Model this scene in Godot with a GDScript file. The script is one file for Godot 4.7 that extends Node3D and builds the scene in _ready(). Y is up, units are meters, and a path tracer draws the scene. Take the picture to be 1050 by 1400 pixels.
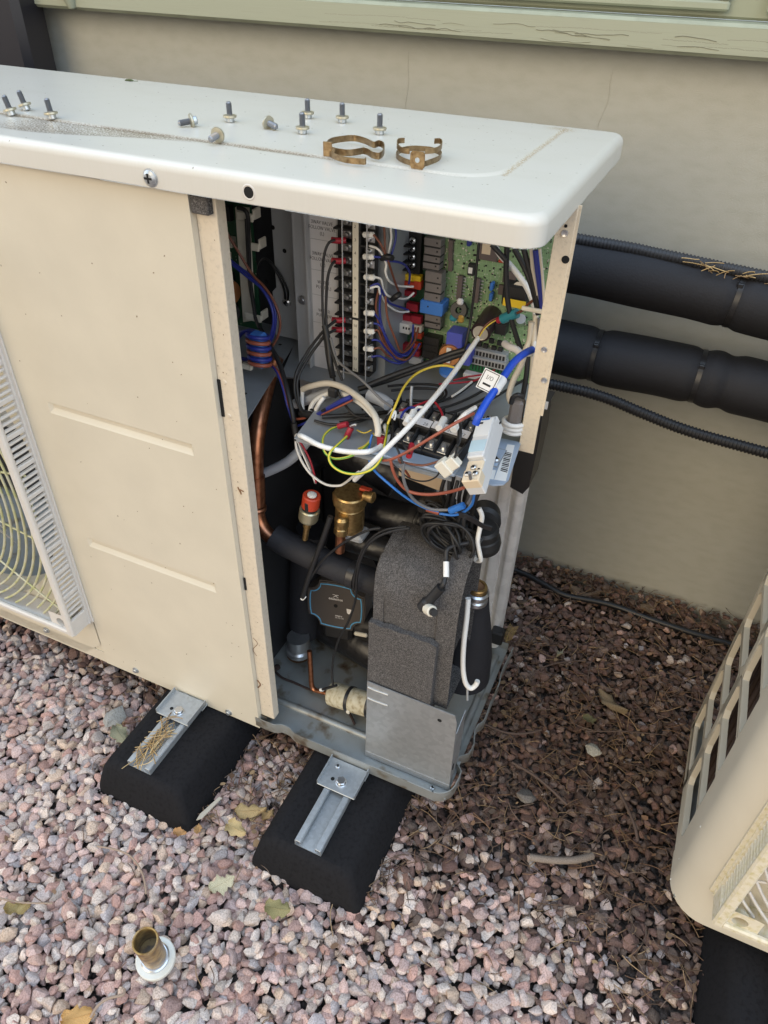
extends Node3D

var taken := {}
var mats := {}
var rng := RandomNumberGenerator.new()


class MB:
	var v := PackedVector3Array()
	var n := PackedVector3Array()
	var c := PackedColorArray()
	var uv := PackedVector2Array()
	var use_c := false
	var col := Color.WHITE

	func t3(a: Vector3, b: Vector3, d: Vector3, na: Vector3, nb: Vector3, nd: Vector3) -> void:
		if (b - a).cross(d - a).dot(na + nb + nd) > 0.0:
			v.append_array([a, d, b]); n.append_array([na, nd, nb])
		else:
			v.append_array([a, b, d]); n.append_array([na, nb, nd])
		if use_c:
			c.append_array([col, col, col])

	func tri(a: Vector3, b: Vector3, d: Vector3, nr: Vector3) -> void:
		t3(a, b, d, nr, nr, nr)

	func quad(a: Vector3, b: Vector3, d: Vector3, e: Vector3, nr: Vector3) -> void:
		t3(a, b, d, nr, nr, nr); t3(a, d, e, nr, nr, nr)

	func quadn(a: Vector3, b: Vector3, d: Vector3, e: Vector3, na: Vector3, nb: Vector3, nd: Vector3, ne: Vector3) -> void:
		t3(a, b, d, na, nb, nd); t3(a, d, e, na, nd, ne)

	func box(at: Vector3, s: Vector3, b := 0.0, basis := Basis.IDENTITY) -> MB:
		var h := s * 0.5
		b = minf(b, minf(h.x, minf(h.y, h.z)) * 0.9)
		for i in 3:
			var j := (i + 1) % 3
			var k := (i + 2) % 3
			for si in [-1.0, 1.0]:
				var p := []
				for q in [[-1.0, -1.0], [1.0, -1.0], [1.0, 1.0], [-1.0, 1.0]]:
					var x := Vector3.ZERO
					x[i] = si * h[i]; x[j] = q[0] * (h[j] - b); x[k] = q[1] * (h[k] - b)
					p.append(at + basis * x)
				var nr := Vector3.ZERO
				nr[i] = si
				quad(p[0], p[1], p[2], p[3], (basis * nr).normalized())
				if b > 0.0:
					for sj in [-1.0, 1.0]:
						var p2 := []
						for q in [-1.0, 1.0]:
							var x := Vector3.ZERO
							x[i] = si * h[i]; x[j] = sj * (h[j] - b); x[k] = q * (h[k] - b)
							var y := Vector3.ZERO
							y[i] = si * (h[i] - b); y[j] = sj * h[j]; y[k] = q * (h[k] - b)
							p2.append(at + basis * x); p2.append(at + basis * y)
						var n2 := Vector3.ZERO
						n2[i] = si; n2[j] = sj
						quad(p2[0], p2[1], p2[3], p2[2], (basis * n2).normalized())
		if b > 0.0:
			for sx in [-1.0, 1.0]:
				for sy in [-1.0, 1.0]:
					for sz in [-1.0, 1.0]:
						var sg := Vector3(sx, sy, sz)
						var pa := at + basis * (sg * Vector3(h.x, h.y - b, h.z - b))
						var pb := at + basis * (sg * Vector3(h.x - b, h.y, h.z - b))
						var pc := at + basis * (sg * Vector3(h.x - b, h.y - b, h.z))
						tri(pa, pb, pc, (basis * sg).normalized())
		return self

	func frame_for(d: Vector3) -> Array:
		var u := d.cross(Vector3.UP if absf(d.y) < 0.9 else Vector3.RIGHT).normalized()
		return [u, d.cross(u).normalized()]

	func lathe(at: Vector3, axis: Vector3, prof: Array, seg := 16) -> MB:
		# prof: Vector2(radius, height along axis); every segment keeps its own shading
		var f := frame_for(axis.normalized())
		var ax := axis.normalized()
		for i in prof.size() - 1:
			var a: Vector2 = prof[i]
			var b: Vector2 = prof[i + 1]
			var dl := (b - a).normalized()
			var nl := Vector2(dl.y, -dl.x)
			for k in seg:
				var t0 := TAU * k / seg
				var t1 := TAU * (k + 1) / seg
				var r0: Vector3 = f[0] * cos(t0) + f[1] * sin(t0)
				var r1: Vector3 = f[0] * cos(t1) + f[1] * sin(t1)
				var n0: Vector3 = r0 * nl.x + ax * nl.y
				var n1: Vector3 = r1 * nl.x + ax * nl.y
				var p00 := at + r0 * a.x + ax * a.y
				var p01 := at + r1 * a.x + ax * a.y
				var p10 := at + r0 * b.x + ax * b.y
				var p11 := at + r1 * b.x + ax * b.y
				if a.x > 1e-6:
					t3(p00, p01, p11, n0, n1, n1)
				if b.x > 1e-6:
					t3(p00, p11, p10, n0, n1, n0)
		return self

	func cyl(a: Vector3, b: Vector3, r0: float, r1 := -1.0, seg := 14) -> MB:
		if r1 < 0.0:
			r1 = r0
		var h := a.distance_to(b)
		return lathe(a, b - a, [Vector2(0, 0), Vector2(r0, 0), Vector2(r1, h), Vector2(0, h)], seg)

	func smooth(p: Array, sub := 5) -> Array:
		if p.size() < 3:
			return p
		var o := []
		for i in p.size() - 1:
			var a: Vector3 = p[maxi(i - 1, 0)]
			var b: Vector3 = p[i]
			var d: Vector3 = p[i + 1]
			var e: Vector3 = p[mini(i + 2, p.size() - 1)]
			for k in sub:
				o.append(b.cubic_interpolate(d, a, e, float(k) / sub))
		o.append(p[-1])
		return o

	func tube(path: Array, r: float, seg := 8, sub := 5, cols := [], closed := false) -> MB:
		var p := smooth(path, sub)
		var m := p.size()
		var rings := []
		var nrm := []
		var u := Vector3.ZERO
		for i in m:
			var a: Vector3 = p[maxi(i - 1, 0)]
			var b: Vector3 = p[mini(i + 1, m - 1)]
			if closed and (i == 0 or i == m - 1):
				a = p[m - 2]; b = p[1]
			var d := (b - a).normalized()
			if i == 0:
				u = frame_for(d)[0]
			else:
				u = (u - d * u.dot(d)).normalized()
			var w := d.cross(u)
			var rr := []
			var nn := []
			for k in seg:
				var t := TAU * k / seg
				var q := u * cos(t) + w * sin(t)
				rr.append(p[i] + q * r); nn.append(q)
			rings.append(rr); nrm.append(nn)
		for i in m - 1:
			for k in seg:
				var l := (k + 1) % seg
				if cols.size():
					col = cols[int(k * cols.size() / seg)]
				quadn(rings[i][k], rings[i][l], rings[i + 1][l], rings[i + 1][k], nrm[i][k], nrm[i][l], nrm[i + 1][l], nrm[i + 1][k])
		if not closed:
			for e in [0, m - 1]:
				var d2: Vector3 = (p[0] - p[1]) if e == 0 else (p[m - 1] - p[m - 2])
				for k in seg:
					tri(p[e], rings[e][k], rings[e][(k + 1) % seg], d2.normalized())
		return self

	func ribbon(path: Array, wdir: Vector3, w: float, t: float, sub := 4) -> MB:
		# a bent strip of sheet: path is its centre line, wdir the direction of its width
		var p := smooth(path, sub)
		var m := p.size()
		var ring := []
		for i in m:
			var d: Vector3 = (p[mini(i + 1, m - 1)] - p[maxi(i - 1, 0)]).normalized()
			var o := d.cross(wdir).normalized()
			ring.append([p[i] + wdir * w * 0.5 + o * t * 0.5, p[i] - wdir * w * 0.5 + o * t * 0.5, p[i] - wdir * w * 0.5 - o * t * 0.5, p[i] + wdir * w * 0.5 - o * t * 0.5, o])
		for i in m - 1:
			var a: Array = ring[i]
			var b: Array = ring[i + 1]
			quadn(a[0], a[1], b[1], b[0], a[4], a[4], b[4], b[4])
			quadn(a[2], a[3], b[3], b[2], -a[4], -a[4], -b[4], -b[4])
			quad(a[3], a[0], b[0], b[3], wdir)
			quad(a[1], a[2], b[2], b[1], -wdir)
		for e in [0, m - 1]:
			var d3: Vector3 = (p[0] - p[1]) if e == 0 else (p[m - 1] - p[m - 2])
			quad(ring[e][0], ring[e][1], ring[e][2], ring[e][3], d3.normalized())
		return self

	func prism(poly: Array, at: Vector3, ex: Vector3, ey: Vector3, ez: Vector3, depth: float) -> MB:
		# poly: Vector2 outline in the plane ex, ey; it grows along ez by depth
		var pp := PackedVector2Array(poly)
		if Geometry2D.is_polygon_clockwise(pp):
			pp.reverse()
		var idx := Geometry2D.triangulate_polygon(pp)
		var f := func(q: Vector2, z: float) -> Vector3: return at + ex * q.x + ey * q.y + ez * z
		for i in range(0, idx.size(), 3):
			tri(f.call(pp[idx[i]], depth), f.call(pp[idx[i + 1]], depth), f.call(pp[idx[i + 2]], depth), ez)
			tri(f.call(pp[idx[i]], 0.0), f.call(pp[idx[i + 1]], 0.0), f.call(pp[idx[i + 2]], 0.0), -ez)
		for i in pp.size():
			var a := pp[i]
			var b := pp[(i + 1) % pp.size()]
			var e := (b - a).normalized()
			quad(f.call(a, 0.0), f.call(b, 0.0), f.call(b, depth), f.call(a, depth), (ex * e.y - ey * e.x).normalized())
		return self

	func sheet(path: Array, ext: Vector3, t: float, sub := 1) -> MB:
		# a bent sheet: path is its section, pulled along ext; ext is also the width direction
		var w := ext.length()
		var mid := []
		for q in path:
			mid.append(q + ext * 0.5)
		return ribbon(mid, ext / w, w, t, sub)

	func loft(rings: Array, closed := true, smooth_n := true) -> MB:
		# rings of equal point counts; smooth normals from neighbours
		var m := rings.size()
		var k := (rings[0] as Array).size()
		var nn := []
		for i in m:
			var row := []
			for j in k:
				var du: Vector3 = rings[i][(j + 1) % k] - rings[i][(j - 1 + k) % k]
				if not closed:
					du = rings[i][mini(j + 1, k - 1)] - rings[i][maxi(j - 1, 0)]
				var dv: Vector3 = rings[mini(i + 1, m - 1)][j] - rings[maxi(i - 1, 0)][j]
				row.append(du.cross(dv).normalized())
			nn.append(row)
		for i in m - 1:
			for j in (k if closed else k - 1):
				var l := (j + 1) % k
				if smooth_n:
					quadn(rings[i][j], rings[i][l], rings[i + 1][l], rings[i + 1][j], nn[i][j], nn[i][l], nn[i + 1][l], nn[i + 1][j])
				else:
					var fn: Vector3 = (rings[i][l] - rings[i][j]).cross(rings[i + 1][j] - rings[i][j]).normalized()
					quad(rings[i][j], rings[i][l], rings[i + 1][l], rings[i + 1][j], fn)
		return self

	func plan_uv(ax: int, ay: int, o: Vector2, s: Vector2) -> MB:
		uv.resize(v.size())
		for i in v.size():
			uv[i] = Vector2((v[i][ax] - o.x) / s.x, (v[i][ay] - o.y) / s.y)
		return self

	func mesh() -> ArrayMesh:
		var a := []
		a.resize(Mesh.ARRAY_MAX)
		a[Mesh.ARRAY_VERTEX] = v
		a[Mesh.ARRAY_NORMAL] = n
		if use_c:
			a[Mesh.ARRAY_COLOR] = c
		if uv.size() == v.size():
			a[Mesh.ARRAY_TEX_UV] = uv
		var m := ArrayMesh.new()
		m.add_surface_from_arrays(Mesh.PRIMITIVE_TRIANGLES, a)
		return m


func numbered(called: String) -> String:
	taken[called] = int(taken.get(called, -1)) + 1
	return called if taken[called] == 0 else "%s_%03d" % [called, taken[called]]


func tag(o: Node, label: String, category := "", group := "", kind := "") -> void:
	if label: o.set_meta("label", label)
	if category: o.set_meta("category", category)
	if group: o.set_meta("group", group)
	if kind: o.set_meta("kind", kind)


func thing(called: String, label: String, category: String, at := Vector3.ZERO, group := "") -> Node3D:
	var o := Node3D.new()
	o.name = numbered(called)
	add_child(o)
	o.position = at
	tag(o, label, category, group)
	return o


func raw(called: String, m: Mesh, material: Material, parent: Node = self) -> MeshInstance3D:
	var o := MeshInstance3D.new()
	o.name = numbered(called) if parent == self else called
	o.mesh = m
	o.material_override = material
	parent.add_child(o, true)
	return o


func part(called: String, b: MB, material: Material, parent: Node = self) -> MeshInstance3D:
	return raw(called, b.mesh(), material, parent)


func text(s: String, size: float, at: Vector3, basis: Basis, material: Material, parent: Node, bold := false, called := "lettering") -> MeshInstance3D:
	var t := TextMesh.new()
	var f := SystemFont.new()
	f.font_names = PackedStringArray(["Droid Sans"])
	if bold: f.font_weight = 700
	t.font = f
	t.text = s
	t.font_size = 32
	t.pixel_size = size / 32.0
	t.depth = 0.0002
	t.curve_step = 4.0
	t.horizontal_alignment = HORIZONTAL_ALIGNMENT_CENTER
	var o := raw(called, t, material, parent)
	o.transform = Transform3D(basis, at)
	return o


# ---------------------------------------------------------------- textures and materials
func noise_tex(kind: int, freq: float, oct: int, stops: Array, size := 512, sd := 1) -> NoiseTexture2D:
	var nz := FastNoiseLite.new()
	nz.noise_type = kind
	nz.frequency = freq
	nz.fractal_octaves = oct
	nz.seed = sd
	if oct <= 1: nz.fractal_type = FastNoiseLite.FRACTAL_NONE
	if kind == FastNoiseLite.TYPE_CELLULAR: nz.cellular_return_type = FastNoiseLite.RETURN_CELL_VALUE
	var t := NoiseTexture2D.new()
	t.width = size
	t.height = size
	t.seamless = true
	t.noise = nz
	var g := Gradient.new()
	var offs := PackedFloat32Array()
	var cs := PackedColorArray()
	for q in stops:
		offs.append(q[0]); cs.append(q[1] if q[1] is Color else Color(q[1], q[1], q[1]))
	g.offsets = offs
	g.colors = cs
	t.color_ramp = g
	return t


func lin(r: float, g: float, b: float) -> Color:
	return Color(r, g, b).linear_to_srgb()


func mat(called: String, color: Color, rough: float, metal := 0.0, tex: Texture2D = null, scale := 10.0, bump: Texture2D = null, bump_cm := 0.05) -> StandardMaterial3D:
	var m := StandardMaterial3D.new()
	m.resource_name = called
	m.albedo_color = color
	m.roughness = rough
	m.metallic = metal
	if tex:
		m.albedo_texture = tex
	if bump:
		m.heightmap_enabled = true
		m.heightmap_texture = bump
		m.heightmap_scale = bump_cm
	if tex or bump:
		m.uv1_triplanar = true
		m.uv1_scale = Vector3(scale, scale, scale)
	mats[called] = m
	return m


var cream: Material
var cream_top: Material
var steel: Material
var steel_bright: Material
var galv: Material
var zinc: Material
var black: Material
var black_gloss: Material
var black_foam: Material
var foam: Material
var rubber: Material
var white_p: Material
var ivory: Material
var copper: Material
var brass: Material
var bronze: Material
var pump_grey: Material
var hole: Material
var ink: Material
var grey_p: Material


func materials() -> void:
	var S := FastNoiseLite.TYPE_SIMPLEX_SMOOTH
	var t_soft := noise_tex(S, 0.012, 4, [[0.0, 0.965], [1.0, 1.0]])
	var t_fine := noise_tex(S, 0.11, 3, [[0.0, 0.7], [1.0, 1.0]])
	var t_dust := noise_tex(S, 0.03, 5, [[0.0, 1.0], [0.6, 0.985], [0.85, 0.94], [1.0, 0.8]], 512, 4)
	var t_peel := noise_tex(S, 0.09, 3, [[0.0, 0.0], [1.0, 1.0]], 512, 9)
	var t_speck := noise_tex(FastNoiseLite.TYPE_CELLULAR, 0.32, 1, [[0.0, 0.45], [0.6, 0.75], [0.85, 1.0], [1.0, 2.2]], 512, 3)
	var t_span := noise_tex(FastNoiseLite.TYPE_CELLULAR, 0.05, 1, [[0.0, 0.93], [1.0, 1.0]], 512, 5)
	var t_ox := noise_tex(S, 0.02, 5, [[0.0, Color(0.62, 0.55, 0.52)], [0.4, Color(0.86, 0.83, 0.8)], [1.0, Color(1, 1, 1)]], 512, 8)
	var t_rust := noise_tex(S, 0.012, 5, [[0.0, Color(1, 1, 1)], [0.62, Color(0.95, 0.94, 0.92)], [0.8, Color(0.8, 0.74, 0.67)], [1.0, Color(0.55, 0.42, 0.33)]], 512, 12)
	var t_rub := noise_tex(S, 0.045, 5, [[0.0, 0.8], [0.5, 1.0], [0.68, Color(1.2, 1.18, 1.15)], [0.8, Color(1.6, 1.5, 1.4)], [0.92, Color(2.6, 2.4, 2.1)], [1.0, Color(4, 3.7, 3.3)]], 512, 14)
	cream = mat("cream paint", lin(0.62, 0.567, 0.455), 0.4, 0.0, t_soft, 1.6)
	steel = mat("grey steel sheet", lin(0.46, 0.47, 0.48), 0.5, 0.15, t_soft, 4.0)
	galv = mat("galvanised steel", lin(0.46, 0.49, 0.51), 0.45, 0.65, t_span, 9.0)
	zinc = mat("zinc plate", lin(0.52, 0.55, 0.57), 0.36, 0.8, t_soft, 14.0)
	steel_bright = mat("bright steel", lin(0.62, 0.63, 0.64), 0.28, 0.9, t_soft, 30.0)
	black = mat("black plastic", lin(0.014, 0.014, 0.015), 0.5)
	black_gloss = mat("black rubber sheet", lin(0.013, 0.013, 0.015), 0.36, 0.0, t_soft, 5.0, noise_tex(S, 0.02, 3, [[0.0, 0.0], [1.0, 1.0]], 256, 33), 0.25)
	black_foam = mat("black pipe lagging", lin(0.014, 0.0145, 0.019), 0.72, 0.0, t_dust, 6.0, t_peel, 0.03)
	foam = mat("charcoal foam", lin(0.15, 0.14, 0.135), 0.9, 0.0, t_speck, 8.0, t_speck, 0.02)
	rubber = mat("recycled rubber", lin(0.017, 0.0165, 0.0175), 0.95, 0.0, t_rub, 5.0, noise_tex(S, 0.2, 3, [[0.0, 0.0], [1.0, 1.0]], 512, 15), 0.03)
	rubber.metallic_specular = 0.2
	white_p = mat("white plastic", lin(0.74, 0.74, 0.72), 0.45)
	ivory = mat("ivory plastic", lin(0.66, 0.62, 0.52), 0.5)
	grey_p = mat("grey plastic", lin(0.34, 0.35, 0.36), 0.5)
	copper = mat("copper", lin(0.56, 0.26, 0.15), 0.36, 0.95, t_ox, 9.0)
	brass = mat("brass", lin(0.58, 0.42, 0.19), 0.38, 0.9, t_ox, 12.0)
	bronze = mat("bronze strip", lin(0.34, 0.25, 0.14), 0.36, 0.85, t_ox, 15.0)
	pump_grey = mat("brown grey plastic", lin(0.068, 0.058, 0.052), 0.6)
	hole = mat("dark opening", lin(0.006, 0.006, 0.006), 0.9)
	ink = mat("black ink", lin(0.02, 0.02, 0.02), 0.8)
	mat("base steel", lin(0.36, 0.38, 0.38), 0.48, 0.5, t_rust, 3.0, t_soft, 0.05)
	mat("warm post paint", lin(0.70, 0.60, 0.45), 0.5, 0.0, t_dust, 12.0, t_peel, 0.02)
	mat("flange paint", lin(0.66, 0.58, 0.46), 0.45, 0.0, t_dust, 9.0, t_peel, 0.015)
	mat("guard paint", lin(0.62, 0.585, 0.535), 0.48, 0.0, t_soft, 8.0)
	mat("guard wire", lin(0.50, 0.48, 0.36), 0.55, 0.0, noise_tex(S, 0.03, 3, [[0.0, Color(0.82, 0.86, 0.6)], [0.5, Color(1, 1, 0.9)], [1.0, Color(1.6, 1.6, 1.7)]], 256, 41), 5.0)
	mat("mossy cream", lin(0.66, 0.60, 0.47), 0.6, 0.0, noise_tex(S, 0.02, 4, [[0.0, Color(0.86, 0.85, 0.68)], [0.3, Color(0.95, 0.94, 0.87)], [0.6, Color(1, 1, 1)]], 512, 42), 9.0)
	mat("red plastic", lin(0.45, 0.05, 0.02), 0.45)
	mat("crimp red", lin(0.30, 0.015, 0.03), 0.4)
	mat("blue cable", lin(0.012, 0.07, 0.50), 0.4)
	mat("light blue wire", lin(0.03, 0.17, 0.55), 0.4)
	mat("dark blue wire", lin(0.02, 0.03, 0.22), 0.42)
	mat("brown wire", lin(0.17, 0.06, 0.035), 0.42)
	mat("red brown wire", lin(0.30, 0.08, 0.045), 0.42)
	mat("red wire", lin(0.34, 0.012, 0.025), 0.42)
	mat("yellow wire", lin(0.66, 0.50, 0.06), 0.42)
	mat("white wire", lin(0.72, 0.72, 0.70), 0.42)
	mat("cream wire", lin(0.58, 0.53, 0.44), 0.45)
	mat("grey wire", lin(0.16, 0.16, 0.165), 0.45)
	mat("light grey hose", lin(0.42, 0.44, 0.47), 0.45)
	mat("teal sleeve", lin(0.03, 0.22, 0.28), 0.4)
	mat("pcb blue part", lin(0.05, 0.18, 0.55), 0.4)
	mat("royal blue part", lin(0.08, 0.10, 0.48), 0.4)
	mat("relay grey", lin(0.16, 0.145, 0.14), 0.45)
	mat("relay dark", lin(0.02, 0.018, 0.018), 0.45)
	mat("chip grey", lin(0.11, 0.085, 0.08), 0.5)
	mat("copper winding", lin(0.5, 0.22, 0.09), 0.4, 0.6)
	mat("transformer yellow", lin(0.75, 0.50, 0.02), 0.5)
	mat("capacitor top", lin(0.75, 0.70, 0.60), 0.4, 0.5)
	mat("gold part", lin(0.5, 0.3, 0.06), 0.4, 0.3)
	mat("pump blue", lin(0.10, 0.36, 0.62), 0.45)
	mat("logo white", lin(0.75, 0.72, 0.70), 0.5)
	mat("clear plate", lin(0.45, 0.46, 0.48), 0.2)
	mat("label paper", lin(0.66, 0.65, 0.66), 0.7)
	mat("relay white", lin(0.62, 0.62, 0.61), 0.45)
	mat("relay cream", lin(0.68, 0.56, 0.40), 0.5)
	mat("relay label blue", lin(0.46, 0.60, 0.66), 0.5)
	mat("tray blue", lin(0.42, 0.52, 0.66), 0.35, 0.35, t_soft, 10.0)
	mat("shelf grey", lin(0.28, 0.30, 0.32), 0.45, 0.15, t_soft, 6.0)
	mat("cream card", lin(0.52, 0.40, 0.28), 0.6, 0.0, t_soft, 10.0)
	mat("lagging cream", lin(0.56, 0.53, 0.42), 0.6, 0.0, noise_tex(S, 0.03, 4, [[0.0, Color(0.62, 0.55, 0.45)], [0.45, Color(0.95, 0.93, 0.88)], [1.0, Color(1, 1, 1)]], 256, 51), 12.0)
	mat("insulated wall", lin(0.020, 0.021, 0.024), 0.6, 0.0, t_dust, 3.0, t_soft, 0.2)
	mat("tie", lin(0.02, 0.02, 0.022), 0.35)
	mat("sage paint", lin(0.32, 0.34, 0.25), 0.55, 0.0, t_soft, 4.0)
	mat("sill paint", lin(0.335, 0.36, 0.27), 0.5, 0.0, noise_tex(S, 0.02, 4, [[0.0, 0.85], [0.6, 1.0], [1.0, 1.02]], 256, 52), 3.0)
	mat("downpipe", lin(0.012, 0.012, 0.017), 0.32)


func _ready() -> void:
	rng.seed = 77
	# camera
	var cam := Camera3D.new()
	cam.name = "camera"
	cam.keep_aspect = Camera3D.KEEP_HEIGHT
	cam.fov = 70.823
	cam.near = 0.02
	cam.far = 200.0
	cam.transform = Transform3D(Basis(Vector3(0.91066482, 0.02571682, -0.41234479), -Vector3(0.27408702, -0.7844071, 0.5564007), -Vector3(-0.30913733, -0.61971295, -0.7213806)).orthonormalized(), Vector3(0.12226465, 0.99148918, 0.56235734))
	add_child(cam)
	cam.current = true
	# sky
	var we := WorldEnvironment.new()
	we.name = "world_environment"
	var e := Environment.new()
	e.background_mode = Environment.BG_SKY
	e.tonemap_mode = Environment.TONE_MAPPER_LINEAR
	var sky := Sky.new()
	var sm := ProceduralSkyMaterial.new()
	sm.sky_top_color = lin(0.60, 0.77, 1.0)
	sm.sky_horizon_color = lin(1.0, 0.88, 0.70)
	sm.sky_curve = 0.2
	sm.ground_horizon_color = lin(0.6, 0.5, 0.4)
	sm.ground_bottom_color = lin(0.25, 0.22, 0.19)
	sm.sky_energy_multiplier = 1.5
	sky.sky_material = sm
	e.sky = sky
	e.background_energy_multiplier = 1.0
	e.tonemap_exposure = 1.15
	e.sdfgi_enabled = true
	e.ssao_enabled = true
	e.ssil_enabled = true
	we.environment = e
	add_child(we)
	# sun, veiled: broad and warm, from the front left
	var sun := DirectionalLight3D.new()
	sun.name = "sun"
	sun.light_energy = 0.46
	sun.light_color = lin(1.0, 0.84, 0.62)
	sun.light_angular_distance = 40.0
	sun.shadow_enabled = true
	add_child(sun)
	sun.look_at_from_position(Vector3(-0.22, 0.42, 1.0) * 10.0, Vector3.ZERO)
	materials()
	ground()
	house()
	heat_pump()
	second_heat_pump()
	feet()
	wall_pipes()
	loose_things()
	litter()


# ---------------------------------------------------------------- the setting
const GROUND := -0.092


func stone_mesh(sd: int) -> Array:
	# a crushed stone: a round lump with several flats broken off; facets keep hard edges
	var r := RandomNumberGenerator.new()
	r.seed = sd
	var sp := SphereMesh.new()
	sp.radius = 1.0; sp.height = 2.0; sp.radial_segments = 8; sp.rings = 3
	var arr := sp.surface_get_arrays(0)
	var pv: PackedVector3Array = arr[Mesh.ARRAY_VERTEX]
	var ix: PackedInt32Array = arr[Mesh.ARRAY_INDEX]
	var planes := []
	for k in 9:
		var d := Vector3(r.randfn(), r.randfn(), r.randfn()).normalized()
		planes.append([d, r.randf_range(0.36, 0.68)])
	var sc := Vector3(r.randf_range(1.2, 1.85), r.randf_range(0.62, 0.95), r.randf_range(0.95, 1.35))
	for i in pv.size():
		var p := pv[i]
		for q in planes:
			var over: float = p.dot(q[0]) - q[1]
			if over > 0.0:
				p -= q[0] * over * 0.97
		pv[i] = p * sc
	var b := MB.new()
	var soft := {}
	for i in range(0, ix.size(), 3):
		var p0 := pv[ix[i]]
		var p1 := pv[ix[i + 1]]
		var p2 := pv[ix[i + 2]]
		var nr := (p2 - p0).cross(p1 - p0)
		if nr.length() < 1e-5:
			continue
		nr = nr.normalized()
		for q in [p0, p1, p2]:
			var key := Vector3i((q * 1000.0).round())
			soft[key] = soft.get(key, Vector3.ZERO) + nr
	for i in range(0, ix.size(), 3):
		var p0 := pv[ix[i]]
		var p1 := pv[ix[i + 1]]
		var p2 := pv[ix[i + 2]]
		var nr := (p2 - p0).cross(p1 - p0)
		if nr.length() < 1e-5:
			continue
		nr = nr.normalized()
		var na: Vector3 = (nr * 3.0 + (soft[Vector3i((p0 * 1000.0).round())] as Vector3).normalized()).normalized()
		var nb: Vector3 = (nr * 3.0 + (soft[Vector3i((p1 * 1000.0).round())] as Vector3).normalized()).normalized()
		var nd: Vector3 = (nr * 3.0 + (soft[Vector3i((p2 * 1000.0).round())] as Vector3).normalized()).normalized()
		b.t3(p0, p1, p2, na, nb, nd)
	return [b.v, b.n]


func in_foot(x: float, z: float) -> bool:
	for fx in [-0.157, -0.444, 0.468]:
		if absf(x - fx) < 0.079 and z < 0.15 and z > -0.42:
			return true
	return false


func dirtiness(x: float, z: float) -> float:
	# between the two machines and below them the stones lie in leaf mould
	var d := 0.0
	d = maxf(d, smoothstep(0.24, -0.08, z + 0.05 * sin(x * 13.0)) * smoothstep(-0.16, 0.02, x))
	d = maxf(d, smoothstep(0.05, -0.12, z + 0.02 * sin(x * 21.0)) * 0.8)
	return clampf(d, 0.0, 1.0)


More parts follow.
